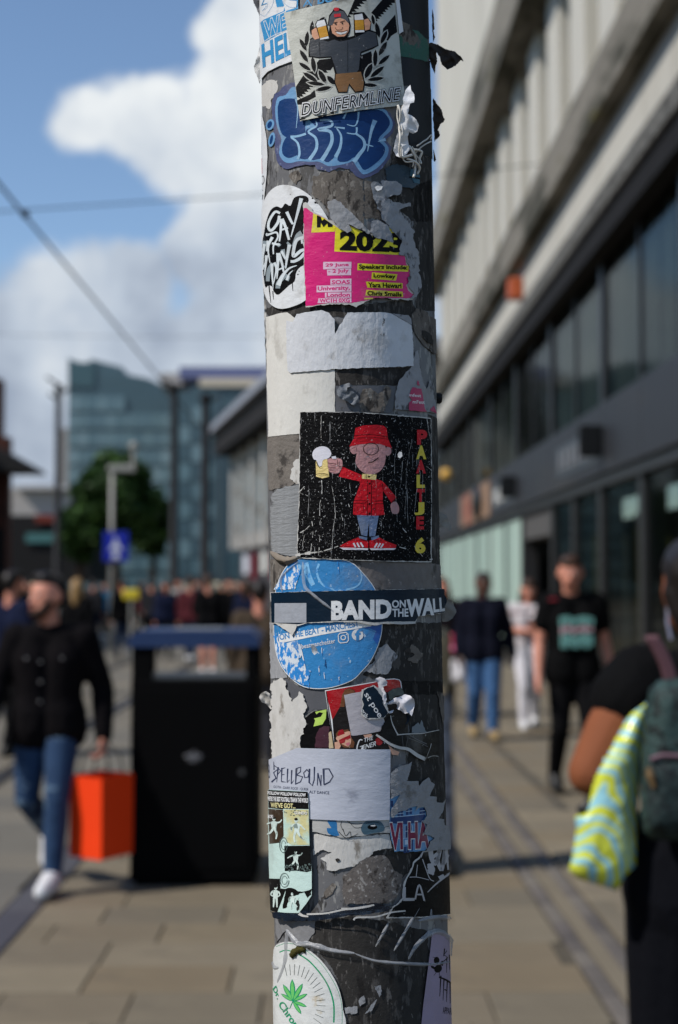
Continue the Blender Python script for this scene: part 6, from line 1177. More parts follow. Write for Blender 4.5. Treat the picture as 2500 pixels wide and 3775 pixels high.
for i, p in enumerate(([(350, 385), (370, 500), (385, 640), (380, 760), (365, 900), (380, 1040), (420, 1120), (520, 1100)], [(410, 380), (440, 500), (400, 640), (395, 800), (370, 960)], [(430, 380), (400, 560), (430, 700), (400, 860), (400, 1060)], [(500, 960), (540, 1080), (600, 1180), (590, 1290), (540, 1420)], [(520, 980), (590, 1060), (650, 1150), (640, 1220)], [(430, 1130), (470, 1190), (530, 1200), (548, 1260)], [(560, 1010), (640, 1040), (650, 1120), (660, 1210)], [(580, 970), (680, 900), (745, 860), (770, 800), (780, 860)], [(600, 1050), (700, 950), (770, 890)], [(480, 1140), (570, 1200), (640, 1290), (630, 1360)], [(380, 960), (400, 1120), (480, 1120)], [(355, 400), (360, 560), (375, 740)])):
    q = [uv3(*px2uv(*a[:2]), .006 + .0015 * math.sin(i * 2 + j * .4)) for j, a in enumerate(curve(Z('T', p), False, 5))]
    part(thr, MB().tube(q, [.0005 + .00035 * (i % 3 == 0)] * len(q), 6), 'thread', K_thr, True)
# --- dark flaps on the right silhouette
K_flap = pm('dark_torn_flap', (56, 50, 46), .85, .2, var=(140, .4), bump=(300, .9, .001))
free_sheet('paper_flap', Z('A', [(1255, 310), (1275, 300), (1330, 312), (1380, 345), (1445, 360), (1485, 395), (1518, 440), (1490, 425), (1455, 465), (1420, 480), (1395, 492), (1352, 455), (1340, 400), (1320, 370), (1318, 440), (1305, 520), (1285, 470), (1262, 400)]), PD - .008, K_flap, 'large dark torn flap jutting out right near the top', seed=130, ragged=3, sp=6, amp=.004)
free_sheet('paper_flap', Z('T', [(928, 240), (1000, 350), (1055, 410), (1072, 500), (1100, 545), (1080, 590), (1030, 620), (1000, 700), (1028, 770), (1020, 800), (970, 840), (950, 870), (935, 700), (925, 500)]), PD - .004, K_flap, 'dark wavy flap at the right edge below the larger one', seed=131, ragged=2.5, sp=6, amp=.003)
free_sheet('paper_flap', Z('T', [(935, 980), (955, 1060), (972, 1130), (955, 1165), (935, 1150)]), PD - .006, K_flap, 'tiny dark point of tape at the right edge', seed=132, ragged=1, sp=5, amp=.001)
free_sheet('paper_flap', Z('A', [(1288, 60), (1298, 100), (1306, 205), (1296, 215), (1308, 260), (1295, 300), (1288, 200)]), PD - .002, K_flap, 'thin dark frayed edge at the top right', seed=133, ragged=2, sp=5, amp=.001)

# ================================================================== bin
bn = empty('litter_bin', (-.735, 8.1, 0)); tag(bn, 'black litter bin with a blue lid and a pale bee emblem', 'litter bin')
M_bin = pm('black_bin_steel', (7, 7, 8), .8, .06, var=(3, .2), bump=(30, .1, .002)); M_binb = pm('blue_bin_lid', (28, 50, 90), .45, .4, var=(4, .12), dirt=(6, .6, .1, (60, 84, 130)))
x0, x1, yf, yb = -1.08, -.39, 7.78, 8.42
part(bn, MB().box((x0, yf, .03), (x1, yb, 1.12), .012), 'body', M_bin)
part(bn, MB().box((x0 + .035, yf - .006, .09), (x1 - .035, yf + .004, 1.07), .004), 'door', M_bin)
part(bn, MB().tube([(x1 - .08, yf - .002, .62), (x1 - .08, yf - .014, .62)], .016, 12), 'lock', pm('lock_steel', (90, 90, 92), .4, .5, metal=.7, var=(20, .1)))
part(bn, MB().box((x0 + .03, yf + .03, 0), (x1 - .03, yb - .03, .031)), 'plinth', M_bin)
for a, b in ((x0 + .004, x0 + .11), (x1 - .06, x1 - .004)):
    for c, d in ((yf + .004, yf + .06), (yb - .06, yb - .004)): part(bn, MB().box((a, c, 1.118), (b if c == yf + .004 else (a + .056 if a < -.7 else b), d, 1.305)), 'corner_post', M_bin)
part(bn, MB().box((x0 + .02, yf + .02, 1.119), (x1 - .02, yb - .02, 1.128)), 'inner_tray', pm('bin_tray', (30, 30, 31), .4, .4, var=(5, .2)))
part(bn, MB().prism([(x0 - .01, 1.30), (x1 + .01, 1.30), (x1 + .012, 1.355), (x1 - .04, 1.39), (x0 + .04, 1.39), (x0 - .012, 1.355)], yf - .012, yb + .012, 'y'), 'lid', M_binb)
part(bn, MB().box((x0 + .22, yf + .1, 1.391), (x1 - .2, yf + .34, 1.398), .002), 'highlight_strip', pm('highlight_strip_grey', (150, 152, 154), .35, .5, metal=.5, var=(8, .2)))  # pale paper strip put on the lid as its highlight
M_bee = pm('emblem_grey', (92, 92, 96), .5, .4, var=(9, .15)); ex, ez = -.735, .70
for q, (dx, dz, rx, rz) in enumerate(((0, .03, .028, .036), (0, -.03, .03, .04), (-.06, .015, .055, .022), (.06, .015, .055, .022), (-.05, -.012, .04, .016), (.05, -.012, .04, .016), (0, .07, .014, .014))):
    part(bn, MB().ball((ex + dx * .45, yf - .008, ez + dz * .45), 1.0, 12, 8, (rx * .45, .004, rz * .45)), ('bee_body', 'bee_tail', 'bee_wing', 'bee_wing', 'bee_wing', 'bee_wing', 'bee_head')[q], M_bee, True)
for sx in (-1, 1):
    for k in range(3): part(bn, MB().tube([(ex + sx * .011, yf - .009, ez - .01 + k * .01), (ex + sx * .03, yf - .009, ez - .028 + k * .028)], .002, 6), 'bee_leg', M_bee)

# ================================================================== people
def remesh(name, chains, voxel, smooth=2):
    """one continuous skin over chains of (x, y, z, radius)"""
    bm = bmesh.new()
    def sph(p, r, sc=(1, 1, 1)):
        q = bmesh.ops.create_icosphere(bm, subdivisions=2, radius=1.0)
        for v in q['verts']: v.co = Vector((v.co.x * r * sc[0], v.co.y * r * sc[1], v.co.z * r * sc[2])) + p
    for ch in chains:
        pr = None
        for c in ch:
            p, r = Vector(c[:3]), c[3]; sph(p, r)
            if pr is not None:
                d = p - pr[0]; L = d.length
                if L > 1e-5:
                    z = d / L; x = z.orthogonal().normalized(); y = z.cross(x); sg = 12; r0, r1 = pr[1], r
                    a = [bm.verts.new(pr[0] + (x * math.cos(t) + y * math.sin(t)) * r0) for t in (2 * math.pi * k / sg for k in range(sg))]
                    b = [bm.verts.new(p + (x * math.cos(t) + y * math.sin(t)) * r1) for t in (2 * math.pi * k / sg for k in range(sg))]
                    for k in range(sg): bm.faces.new((a[k], a[(k + 1) % sg], b[(k + 1) % sg], b[k]))
                    bm.faces.new(a[::-1]); bm.faces.new(b)
            pr = (p, r)
    me = bpy.data.meshes.new('tmp'); bm.to_mesh(me); bm.free()
    o = bpy.data.objects.new('tmp', me); COL.objects.link(o)
    m = o.modifiers.new('r', 'REMESH'); m.mode = 'VOXEL'; m.voxel_size = voxel; m.use_smooth_shade = True
    if smooth: s = o.modifiers.new('s', 'SMOOTH'); s.iterations = smooth; s.factor = .5
    dg = bpy.context.evaluated_depsgraph_get(); out = bpy.data.meshes.new_from_object(o.evaluated_get(dg)); out.name = name
    bpy.data.objects.remove(o); bpy.data.meshes.remove(me); out.shade_smooth(); return out

def lerp3(a, b, t): return tuple(a[i] + (b[i] - a[i]) * t for i in range(3))
def base_joints():
    J = dict(pelvis=(0, 0, .95), chest=(0, 0, 1.29), neck=(0, .01, 1.46), head=(0, -.012, 1.635))
    for s, k in ((1, 'l'), (-1, 'r')):
        J['sh' + k] = (.175 * s, .005, 1.415); J['el' + k] = (.235 * s, .03, 1.13); J['wr' + k] = (.25 * s, -.05, .88)
        J['hi' + k] = (.088 * s, 0, .92); J['kn' + k] = (.10 * s, -.025, .50); J['an' + k] = (.10 * s, .02, .085)
    return J
def hand_chains(wr, el, curl=.5, spread=1.0, side=1):
    W, E = Vector(wr), Vector(el); d = (W - E).normalized()
    across = d.cross(Vector((side, 0, 0))); across = across.normalized() if across.length > .2 else Vector((0, 1, 0))
    palm_n = d.cross(across).normalized()
    if palm_n.x * side > 0: palm_n = -palm_n                          # palms face the thighs
    K = W + d * .085; ch = [[(*W, .027), (*(W + d * .04 + across * .012), .027), (*(K + across * .022), .017)], [(*W, .026), (*(W + d * .04 - across * .014), .026), (*(K - across * .024), .016)]]
    for i, (o_, L) in enumerate(((.030, .070), (.011, .080), (-.009, .074), (-.028, .058))):
        a = K + across * o_ - d * .01; b = a + d * L * .5 + palm_n * L * .25 * curl; c = b + d * L * .28 * (1 - curl * .5) + palm_n * L * .5 * curl; e = c + d * L * .1 * (1 - curl) + palm_n * L * .25 * curl - d * L * .2 * curl
        ch.append([(*a, .0095), (*b, .009), (*c, .0085), (*e, .0075)])
    t0 = W + d * .02 + across * .025; t1 = t0 + d * .035 + across * .03 + palm_n * .01; t2 = t1 + d * .03 + palm_n * .012
    ch.append([(*t0, .014), (*t1, .011), (*t2, .009)]); return ch
def body_chains(J, fem=False, hands=(0.5, 0.5), fine=True, yaw=0.0, nod=0.0):
    hx, hy, hz = J['head']; nx, ny, nz = J['neck']
    R = Matrix.Rotation(yaw, 3, 'Z') @ Matrix.Rotation(nod, 3, 'X')
    def H(x, y, z, r): v = R @ Vector((x, y, z)); return (hx + v.x, hy + v.y, hz + v.z, r)
    head = [[H(0, .022, .03, .086), H(0, -.012, .035, .084)], [H(.012, -.02, .0, .074), H(.012, -.046, -.055, .05)], [H(-.012, -.02, .0, .074), H(-.012, -.046, -.055, .05)], [H(0, -.05, -.085, .03), H(0, -.04, -.08, .04)]]
    if fine: head += [[H(0, -.094, .005, .011), H(0, -.113, -.026, .0155)], [H(.012, -.10, -.03, .011), H(-.012, -.10, -.03, .011)], [H(.030, -.080, .034, .015), H(-.030, -.080, .034, .015)], [H(.018, -.088, -.062, .0095), H(-.018, -.088, -.062, .0095)], [H(.083, .008, .01, .018), H(.088, .016, -.02, .012)], [H(-.083, .008, .01, .018), H(-.088, .016, -.02, .012)]]
    neck = [[(nx, ny + .01, nz - .05, .062), (hx, hy + .03, hz - .06, .054)]]
    p, c = J['pelvis'], J['chest']; tor = []
    for s in (-1, 1):
        tor.append([(p[0] + s * .078, p[1], p[2], .108), (p[0] + s * (.058 if fem else .07), p[1] - .005, (p[2] + c[2]) / 2 - .03, .092), (c[0] + s * .085, c[1] - .005, c[2], .105), (c[0] + s * .09, c[1], c[2] + .1, .075)])
    tor.append([(c[0] - .12, c[1], c[2] + .12, .055), (c[0] + .12, c[1], c[2] + .12, .055)])
    arms, legs, feet, hd = {}, {}, {}, {}
    for s, k in ((1, 'l'), (-1, 'r')):
        sh, el, wr = J['sh' + k], J['el' + k], J['wr' + k]
        arms[k] = [[(*sh, .062), (*lerp3(sh, el, .45), .050), (*el, .041)], [(*el, .041), (*lerp3(el, wr, .3), .042), (*wr, .027)]]
        hd[k] = hand_chains(wr, el, hands[0 if k == 'l' else 1], side=s) if fine else [[(*wr, .03), (*(Vector(wr) + (Vector(wr) - Vector(el)).normalized() * .12), .03)]]
        hi, kn, an = J['hi' + k], J['kn' + k], J['an' + k]
        calf = lerp3(kn, an, .3)
        legs[k] = [[(*hi, .092), (*lerp3(hi, kn, .4), .080), (*kn, .056)], [(*kn, .056), (calf[0], calf[1] + .012, calf[2], .056), (*an, .038)]]
        toe = J.get('to' + k, (an[0] + s * .012, an[1] - .15, max(an[2] - .05, .035)))
        heel = (an[0], an[1] + .04, an[2] - .045)
        feet[k] = [[(*an, .042), (*heel, .036)], [(*heel, .036), (*lerp3(an, toe, .55)[:2], toe[2] + .012, .043), (*toe, .032)], [(*an, .042), (*lerp3(an, toe, .55)[:2], toe[2] + .018, .040)]]
    return dict(head=head, neck=neck, torso=tor, arms=arms, legs=legs, feet=feet, hands=hd, H=H)
def fat(chains, e, z=1.0): return [[(x, y, zz, r + e) for x, y, zz, r in c] for c in chains]
M_skinL = pm('skin_light', (198, 134, 112), .5, .35, var=(20, .08)); M_skinT = pm('skin_tan', (126, 74, 48), .75, .15, var=(14, .1), dirt=(24, .66, .04, (96, 66, 54))); M_skinD = pm('skin_deep', (84, 54, 42), .5, .35, var=(20, .08))
M_hairD = pm('hair_dark', (24, 18, 16), .5, .35, var=((60, 60, 8), .4)); M_hairB = pm('hair_brown', (58, 38, 26), .5, .35, var=((60, 60, 8), .4))
def cloth(name, rgb, **kw):
    kw.setdefault('var', (5, .2)); kw.setdefault('bump', ((9, 9, 5), .6, .03)); return pm('cloth_' + name, rgb, .9, .06, **kw)
def hair_chains(H, kind):
    if kind == 'short': return [[H(0, .035, .055, .090), H(0, -.02, .072, .076)], [H(0, .06, .0, .070), H(0, .05, .04, .085)], [H(.03, -.06, .095, .03), H(-.04, -.055, .10, .032)]]
    if kind == 'long': return [[H(0, .03, .05, .094), H(0, -.015, .065, .082)], [H(0, .07, .0, .08), H(.0, .085, -.12, .07), H(0, .09, -.24, .055)], [H(.075, .01, .0, .03), H(.085, .0, -.12, .035), H(.08, -.01, -.22, .03)], [H(-.075, .01, .0, .03), H(-.085, .0, -.12, .035), H(-.08, -.01, -.22, .03)]]
    if kind == 'bun': return [[H(0, .035, .045, .098), H(0, -.02, .066, .084)], [H(0, .075, .0, .082), H(0, .07, -.05, .06)], [H(.0, .10, -.04, .05), H(.0, .115, -.14, .042), H(-.01, .10, -.26, .03)], [H(.062, .02, .0, .042), H(.055, .04, -.06, .035)], [H(-.062, .02, .0, .042), H(-.055, .04, -.06, .035)]]
    if kind == 'shaved': return [[H(0, .03, .04, .089), H(0, -.015, .052, .078)]]
    if kind == 'quiff': return [[H(0, .042, .055, .087), H(0, -.012, .088, .068)], [H(0, .062, .0, .070), H(0, .055, .04, .082)], [H(.03, -.052, .112, .030), H(-.03, -.048, .118, .030)]]
def make_person(label, loc, rz, height, J, wear, hair=('short', M_hairD), skin=M_skinL, voxel=.012, fine=True, fem=False, yaw=0.0, nod=0.0, hands=(.5, .5), beard=None, group='people in the street', extra=()):
    root = empty('person', loc, rz); tag(root, label, 'person', group); s = height / 1.75; root.scale = (s, s, s)
    B = body_chains(J, fem, hands, fine, yaw, nod); allc = B['head'] + B['neck'] + B['torso']
    for k in 'lr': allc += B['arms'][k] + B['legs'][k] + B['feet'][k] + B['hands'][k]
    allc += list(extra)
    link('body', remesh('body', allc, voxel, 3 if fine else 1), skin, root)
    if hair: link('hair', remesh('hair', hair_chains(B['H'], hair[0]), voxel * 1.3, 2), hair[1], root)
    H = B['H']
    if fine:
        for sx in (-1, 1):
            e = MB().ball(H(sx * .031, -.088, .018, 0)[:3], .0095, 10, 8).build('eye', pm('eye_white', (190, 186, 182), .2, .5, var=(40, .05)), root, smooth=True)
            MB().ball(H(sx * .031, -.0955, .018, 0)[:3], .0042, 8, 6).build('iris', pm('iris_dark', (30, 22, 18), .2, .5, var=(40, .05)), e, smooth=True)
        MB().ball(H(0, -.0945, -.060, 0)[:3], 1, 12, 6, (.024, .006, .006)).build('mouth', pm('lips', (140, 76, 70), .5, .3, var=(40, .1)), root, smooth=True)
    if beard: link('beard', remesh('beard', [[H(.055, -.03, -.03, .03), H(.035, -.062, -.08, .032), H(0, -.075, -.09, .034), H(-.035, -.062, -.08, .032), H(-.055, -.03, -.03, .03)]], voxel, 2), beard, root)
    for w_ in wear:
        kind, mat = w_[0], w_[1]; e = w_[2] if len(w_) > 2 else None; vx = voxel * 1.25
        if kind in ('jacket', 'tshirt', 'coat', 'top'):
            e = {'jacket': .022, 'tshirt': .016, 'coat': .03, 'top': .012}[kind] if e is None else e
            ch = fat(B['torso'], e)
            for k in 'lr':
                if kind == 'tshirt' or (kind == 'top' and len(w_) > 3):
                    sh, el = J['sh' + k], J['el' + k]; ch += [[(*sh, .066 + e), (*lerp3(sh, el, .5), .062 + e)]]
                else: ch += fat(B['arms'][k], e)
            p = J['pelvis']
            drop = {'jacket': -.06, 'tshirt': -.05, 'coat': -.38, 'top': .06}[kind]
            for s_ in (-1, 1): ch.append([(p[0] + s_ * .075, p[1], p[2] + .05, .112 + e), (p[0] + s_ * .085, p[1], p[2] + drop, .115 + e)])
            if kind in ('jacket', 'coat'): ch.append([(J['neck'][0] - .03, J['neck'][1], J['neck'][2] - .03, .062), (J['neck'][0] + .03, J['neck'][1], J['neck'][2] - .03, .062)])
            link({'tshirt': 't_shirt', 'top': 'top'}.get(kind, kind), remesh(kind, ch, vx, 2), mat, root)
        elif kind in ('trousers', 'wide_trousers', 'shorts'):
            e = {'trousers': .014, 'wide_trousers': .04, 'shorts': .02}[kind] if e is None else e; p = J['pelvis']
            ch = [[(p[0] + s_ * .075, p[1], p[2] + .05, .104 + e), (p[0] + s_ * .082, p[1], p[2] - .06, .106 + e)] for s_ in (-1, 1)]
            for k in 'lr':
                if kind == 'shorts': hi, kn = J['hi' + k], J['kn' + k]; ch += [[(*hi, .09 + e), (*lerp3(hi, kn, .75), .078 + e)]]
                else: ch += fat(B['legs'][k], e)
            link(kind, remesh(kind, ch, vx, 2), mat, root)
        elif kind == 'shoes':
            for k in 'lr': link('shoe', remesh('shoe', fat(B['feet'][k], .012), vx * .8, 1), mat, root)
    return root, B
def adj(**kw):
    J = base_joints(); J.update(kw); return J
def fixz(root): return root

# --- man with the orange bag, walking towards the camera on the left
J = adj(head=(-.012, -.025, 1.635), shl=(.195, 0, 1.41), ell=(.295, .05, 1.12), wrl=(.315, -.03, .86), shr=(-.185, 0, 1.41), elr=(-.29, -.02, 1.15), wrr=(-.31, -.16, .93),
        hil=(.085, -.01, .92), knl=(.075, -.14, .52), anl=(.06, -.17, .10), tol=(.035, -.34, .05), hir=(-.09, .01, .92), knr=(-.12, .0, .50), anr=(-.05, .32, .26), tor=(-.05, .26, .10))
M_jean = pm('denim_blue', (40, 62, 92), .85, .2, var=(6, .3), wear=((5, 5, 9), .56, .1, (98, 120, 140)), bump=(18, .5, .02))
man, Bm = make_person('man in black jacket and ripped jeans carrying an orange bag', (-1.52, 7.75, 0), 0, 1.68, J,
    [('jacket', cloth('black_wax', (16, 14, 16), var=(7, .3)), .026), ('trousers', M_jean), ('shoes', pm('white_trainer', (206, 206, 208), .6, .3, var=(12, .08)))], ('quiff', M_hairD), M_skinL, .0095, yaw=-.75, hands=(.9, .4), beard=pm('beard_dark', (46, 32, 26), .8, .2, var=(60, .4)))
for q, (x_, z_) in enumerate(((-.02, 1.28), (-.02, 1.17), (-.02, 1.06), (.1, 1.3), (-.1, 1.3))):
    MB().ball((x_, -.155, z_), .008, 10, 6, (1, .4, 1)).build('jacket_button', pm('pewter_button', (130, 128, 130), .35, .5, metal=.6, var=(20, .1)), man, smooth=True)
# --- his paper carrier bag
M_or = pm('orange_paper', (240, 62, 8), .6, .3, var=(3, .06), bump=(14, .2, .01))
wl = Vector((-1.52, 7.75, 0)) + Vector(J['wrl']) * (1.68 / 1.75)
bg = empty('paper_bag', (wl.x - .005, wl.y - .02, .19), rad(57)); tag(bg, 'bright orange paper carrier bag in the hand of the man', 'bag')
a_, b_, h_ = .125, .115, .43
m_ = MB(); bm = m_.bm
lo = [bm.verts.new(p) for p in ((-a_, -b_, 0), (a_, -b_, 0), (a_, b_, 0), (-a_, b_, 0))]; hi = [bm.verts.new(p) for p in ((-a_ * 1.02, -b_, h_), (a_ * 1.02, -b_, h_), (a_ * 1.02, b_, h_), (-a_ * 1.02, b_, h_))]
hin = [bm.verts.new((v.co.x * .975, v.co.y * .975, h_)) for v in hi]; lin_ = [bm.verts.new((v.co.x * .975, v.co.y * .975, .006)) for v in lo]
bm.faces.new(lo[::-1]); bm.faces.new(lin_)
for i in range(4):
    j = (i + 1) % 4; bm.faces.new((lo[i], lo[j], hi[j], hi[i])); bm.faces.new((hi[i], hi[j], hin[j], hin[i])); bm.faces.new((lin_[j], lin_[i], hin[i], hin[j]))
m_.build('bag_body', M_or, bg)
for sy in (-1, 1):
    MB().tube([(-.06, sy * b_ * .96, h_ - .03), (-.05, sy * b_ * .75, h_ + .1), (-.012, sy * .02, h_ + .175), (.012, sy * .02, h_ + .175), (.05, sy * b_ * .75, h_ + .1), (.06, sy * b_ * .96, h_ - .03)], .005, 8).build('handle', M_post, bg, smooth=True)

# --- man in the printed black T-shirt
J = adj(ell=(.245, .02, 1.13), wrl=(.275, -.06, .88), elr=(-.245, .02, 1.13), wrr=(-.275, -.08, .88), knl=(.10, -.10, .51), anl=(.10, -.02, .10), knr=(-.10, -.02, .50), anr=(-.09, .22, .14), tor=(-.09, .12, .05), head=(-.02, -.03, 1.63))
tm, _ = make_person('man in a black printed T-shirt walking by the shop windows', (1.90, 11.0, 0), rad(4), 1.85, J,
    [('tshirt', cloth('black_cotton', (13, 13, 14)), .022), ('trousers', cloth('black_denim', (16, 16, 18))), ('shoes', pm('black_shoe', (16, 16, 17), .5, .4, var=(10, .2)))], ('short', M_hairB), M_skinL, .011, yaw=-.25, nod=.12)
M_pt = pm('print_teal', (120, 176, 170), .7, .15, var=(26, .4)); M_pp = pm('print_pinkish', (206, 170, 178), .6, .3, var=(9, .1))
def chest_print(root, J, rows, yoff=-.145):
    for nm, m_, x0_, x1_, z0_, z1_ in rows:
        bm_ = MB(); n = 9
        pts = [(x0_ + (x1_ - x0_) * i / n) for i in range(n + 1)]
        f = lambda x: yoff + .55 * x * x
        for i in range(n): bm_.box((pts[i] + .004, f(pts[i]) - .004, z0_ + .012 * math.sin(i * 2.1 + z0_ * 9)), (pts[i + 1] - .006, f(pts[i]) + .02, z1_ + .008 * math.sin(i * 1.3)))
        bm_.build(nm, m_, root)
chest_print(tm, J, [('shirt_print', M_pt, -.125, .125, 1.26, 1.315), ('shirt_print', M_pp, -.12, .12, 1.205, 1.245), ('shirt_print', M_pt, -.12, .12, 1.10, 1.19)], -.150)
MB().ball((-.155, -.06, 1.44), .028, 10, 6, (1.6, 1, .5)).build('shoulder_tab', pm('dull_red_tab', (120, 34, 44), .7, .2, var=(8, .1)), tm, smooth=True)
# --- woman in white trousers
J = adj(ell=(.21, -.05, 1.16), wrl=(.06, -.22, 1.20), elr=(-.21, -.04, 1.15), wrr=(-.02, -.22, 1.16), knl=(.08, -.02, .50), anl=(.08, .18, .14), tol=(.08, .08, .05), knr=(-.07, -.10, .51), anr=(-.07, -.06, .085))
make_person('woman in white trousers and striped top looking at her phone', (2.28, 16.1, 0), 0, 1.68, J,
    [('top', pm('striped_top', (206, 200, 202), .85, .15, wear=((1, 1, 26), .50, .06, (120, 84, 84)), var=(9, .1)), .016, 1), ('trousers', cloth('white_denim', (214, 212, 218)), .02), ('shoes', pm('white_trainer', (206, 206, 208)))], ('long', M_hairB), M_skinL, .014, fem=True, nod=.25)
o = MB().box((-.035, -.005, -.07), (.035, .005, .07), .004).build('mobile_phone', M_black, None, (2.29, 15.86, 1.19)); tag(o, 'dark mobile phone held by the woman in white trousers', 'phone')
# --- man in jeans
J = adj(elr=(-.25, .03, 1.13), wrr=(-.26, -.06, .9), ell=(.27, .06, 1.14), wrl=(.31, .05, .9), knl=(.09, -.08, .51), anl=(.09, -.06, .085), knr=(-.09, .0, .50), anr=(-.09, .2, .14), tor=(-.09, .1, .05))
make_person('man in navy jacket and blue jeans beside the woman in white', (1.645, 15.0, 0), 0, 1.76, J,
    [('jacket', cloth('navy_padded', (20, 22, 34)), .026), ('trousers', pm('denim_mid', (62, 96, 138), .85, .2, var=(6, .25), bump=(18, .5, .02)), .026), ('shoes', pm('tan_shoe', (150, 128, 90), .6, .3, var=(12, .1)))], ('shaved', M_hairD), M_skinD, .014, nod=.15)
# --- person half hidden behind the pole
J = adj(knl=(.12, -.08, .51), anl=(.15, -.06, .085), elr=(-.2, .0, 1.14), wrr=(-.1, -.18, 1.0), shl=(.16, .005, 1.41), ell=(.185, .03, 1.14), wrl=(.08, -.17, 1.0))
make_person('person in beige coat and grey plaid wide trousers half hidden by the pole', (.505, 8.2, 0), rad(6), 1.66, J,
    [('coat', cloth('beige_wool', (150, 134, 108)), .004), ('wide_trousers', pm('grey_plaid', (136, 138, 146), .85, .15, wear=((9, 9, 9), .52, .06, (72, 74, 84)), var=(20, .2)), .045), ('shoes', pm('black_shoe', (16, 16, 17)))], ('long', M_hairB), M_skinL, .013, fem=True)
# --- person with shopping bags behind, right of the pole
J = adj(wrl=(.27, -.04, .86))
pb, _ = make_person('person in a dark coat with shopping bags just right of the pole', (1.42, 17.6, 0), 0, 1.70, J, [('coat', cloth('dark_coat', (28, 24, 28)), .03), ('trousers', cloth('black_denim', (16, 16, 18))), ('shoes', pm('black_shoe', (16, 16, 17)))], ('long', pm('hair_auburn', (96, 56, 32), .5, .3, var=((60, 60, 8), .3))), M_skinL, .016, fine=True, fem=True)
def pouch(name, loc, sx, sy, sz, m, label, stripes=None):
    r_ = empty(name, loc); tag(r_, label, 'bag')
    link('bag_body', remesh('bag', [[(-sx * .55, 0, sz * .8, sx * .22), (-sx * .7, 0, sz * .25, sx * .3)], [(sx * .55, 0, sz * .8, sx * .22), (sx * .7, 0, sz * .25, sx * .3)], [(0, 0, sz * .85, sx * .25), (0, 0, sz * .3, sx * .5)], [(-sx * .5, 0, sz * .22, sx * .36), (sx * .5, 0, sz * .22, sx * .36)]], .012, 3), m, r_)
    MB().tube([(-sx * .4, 0, sz * .9), (-.02, 0, sz * 1.25), (.02, 0, sz * 1.25), (sx * .4, 0, sz * .9)], .006, 8).build('handle', m, r_, smooth=True); return r_
pouch('carrier_bag', (1.63, 17.45, .40), .15, .1, .36, pm('white_plastic_bag', (206, 204, 208), .45, .4, var=(9, .1), bump=(12, .8, .02)), 'bulging white carrier bag right of the pole')
pouch('carrier_bag', (1.58, 17.3, .78), .13, .1, .28, pm('pink_bag', (214, 60, 98), .5, .4, var=(3, .1), wear=((2, 2, 5), .5, .1, (226, 150, 190))), 'pink and red bag above the white carrier bag')

# --- woman with backpack, near on the right, walking away
J = adj(head=(.03, -.03, 1.635), neck=(.01, .0, 1.46), shr=(.185, .0, 1.425), elr=(.325, .075, 1.20), wrr=(.24, -.16, 1.19), shl=(-.18, 0, 1.425), ell=(-.24, .02, 1.14), wrl=(-.22, -.1, .92), knl=(-.09, -.1, .51), knr=(.10, -.03, .5), anr=(.10, .14, .12))
J['hil'], J['hir'], J['knl'], J['knr'], J['anl'], J['anr'] = (-.088, 0, .92), (.088, 0, .92), (-.10, -.1, .51), (.11, -.02, .5), (-.10, -.12, .085), (.10, .1, .10)
wm, Bw = make_person('woman in black with a tattooed elbow, seen from behind at the right edge', (.955, 3.5, 0), rad(180), 1.74, J,
    [('trousers', cloth('black_jersey', (14, 15, 20), var=(6, .3)), .05), ('shoes', pm('black_shoe', (16, 16, 17)))], ('bun', M_hairD), M_skinT, .0085, fem=True, yaw=.2, extra=[[(*J['shr'], .07), (*lerp3(J['shr'], J['elr'], .6), .068), (*J['elr'], .056)], [(*J['elr'], .056), (*lerp3(J['elr'], J['wrr'], .5), .05)]])
sh, el = J['shr'], J['elr']; ch = fat(Bw['torso'], .022) + [[(*sh, .088), (*lerp3(sh, el, .24), .100)], [(J['shl'][0], 0, 1.42, .085), (*lerp3(J['shl'], J['ell'], .6), .085)], [(.0, .02, 1.42, .08), (.1, .02, 1.42, .08)]]
for s_ in (-1, 1): ch.append([(s_ * .08, 0, 1.0, .135), (s_ * .085, 0, .86, .14)])
link('t_shirt', remesh('t_shirt', ch, .011, 3), cloth('black_cotton_soft', (13, 13, 14), var=(5, .3)), wm)
# earring and mask loop by the ear
MB().tube([(.115, .0, 1.60), (.118, .01, 1.56), (.112, .02, 1.52)], .004, 6).build('earring', pm('silver_beads', (180, 176, 190), .3, .6, metal=.6, var=(60, .2)), wm)

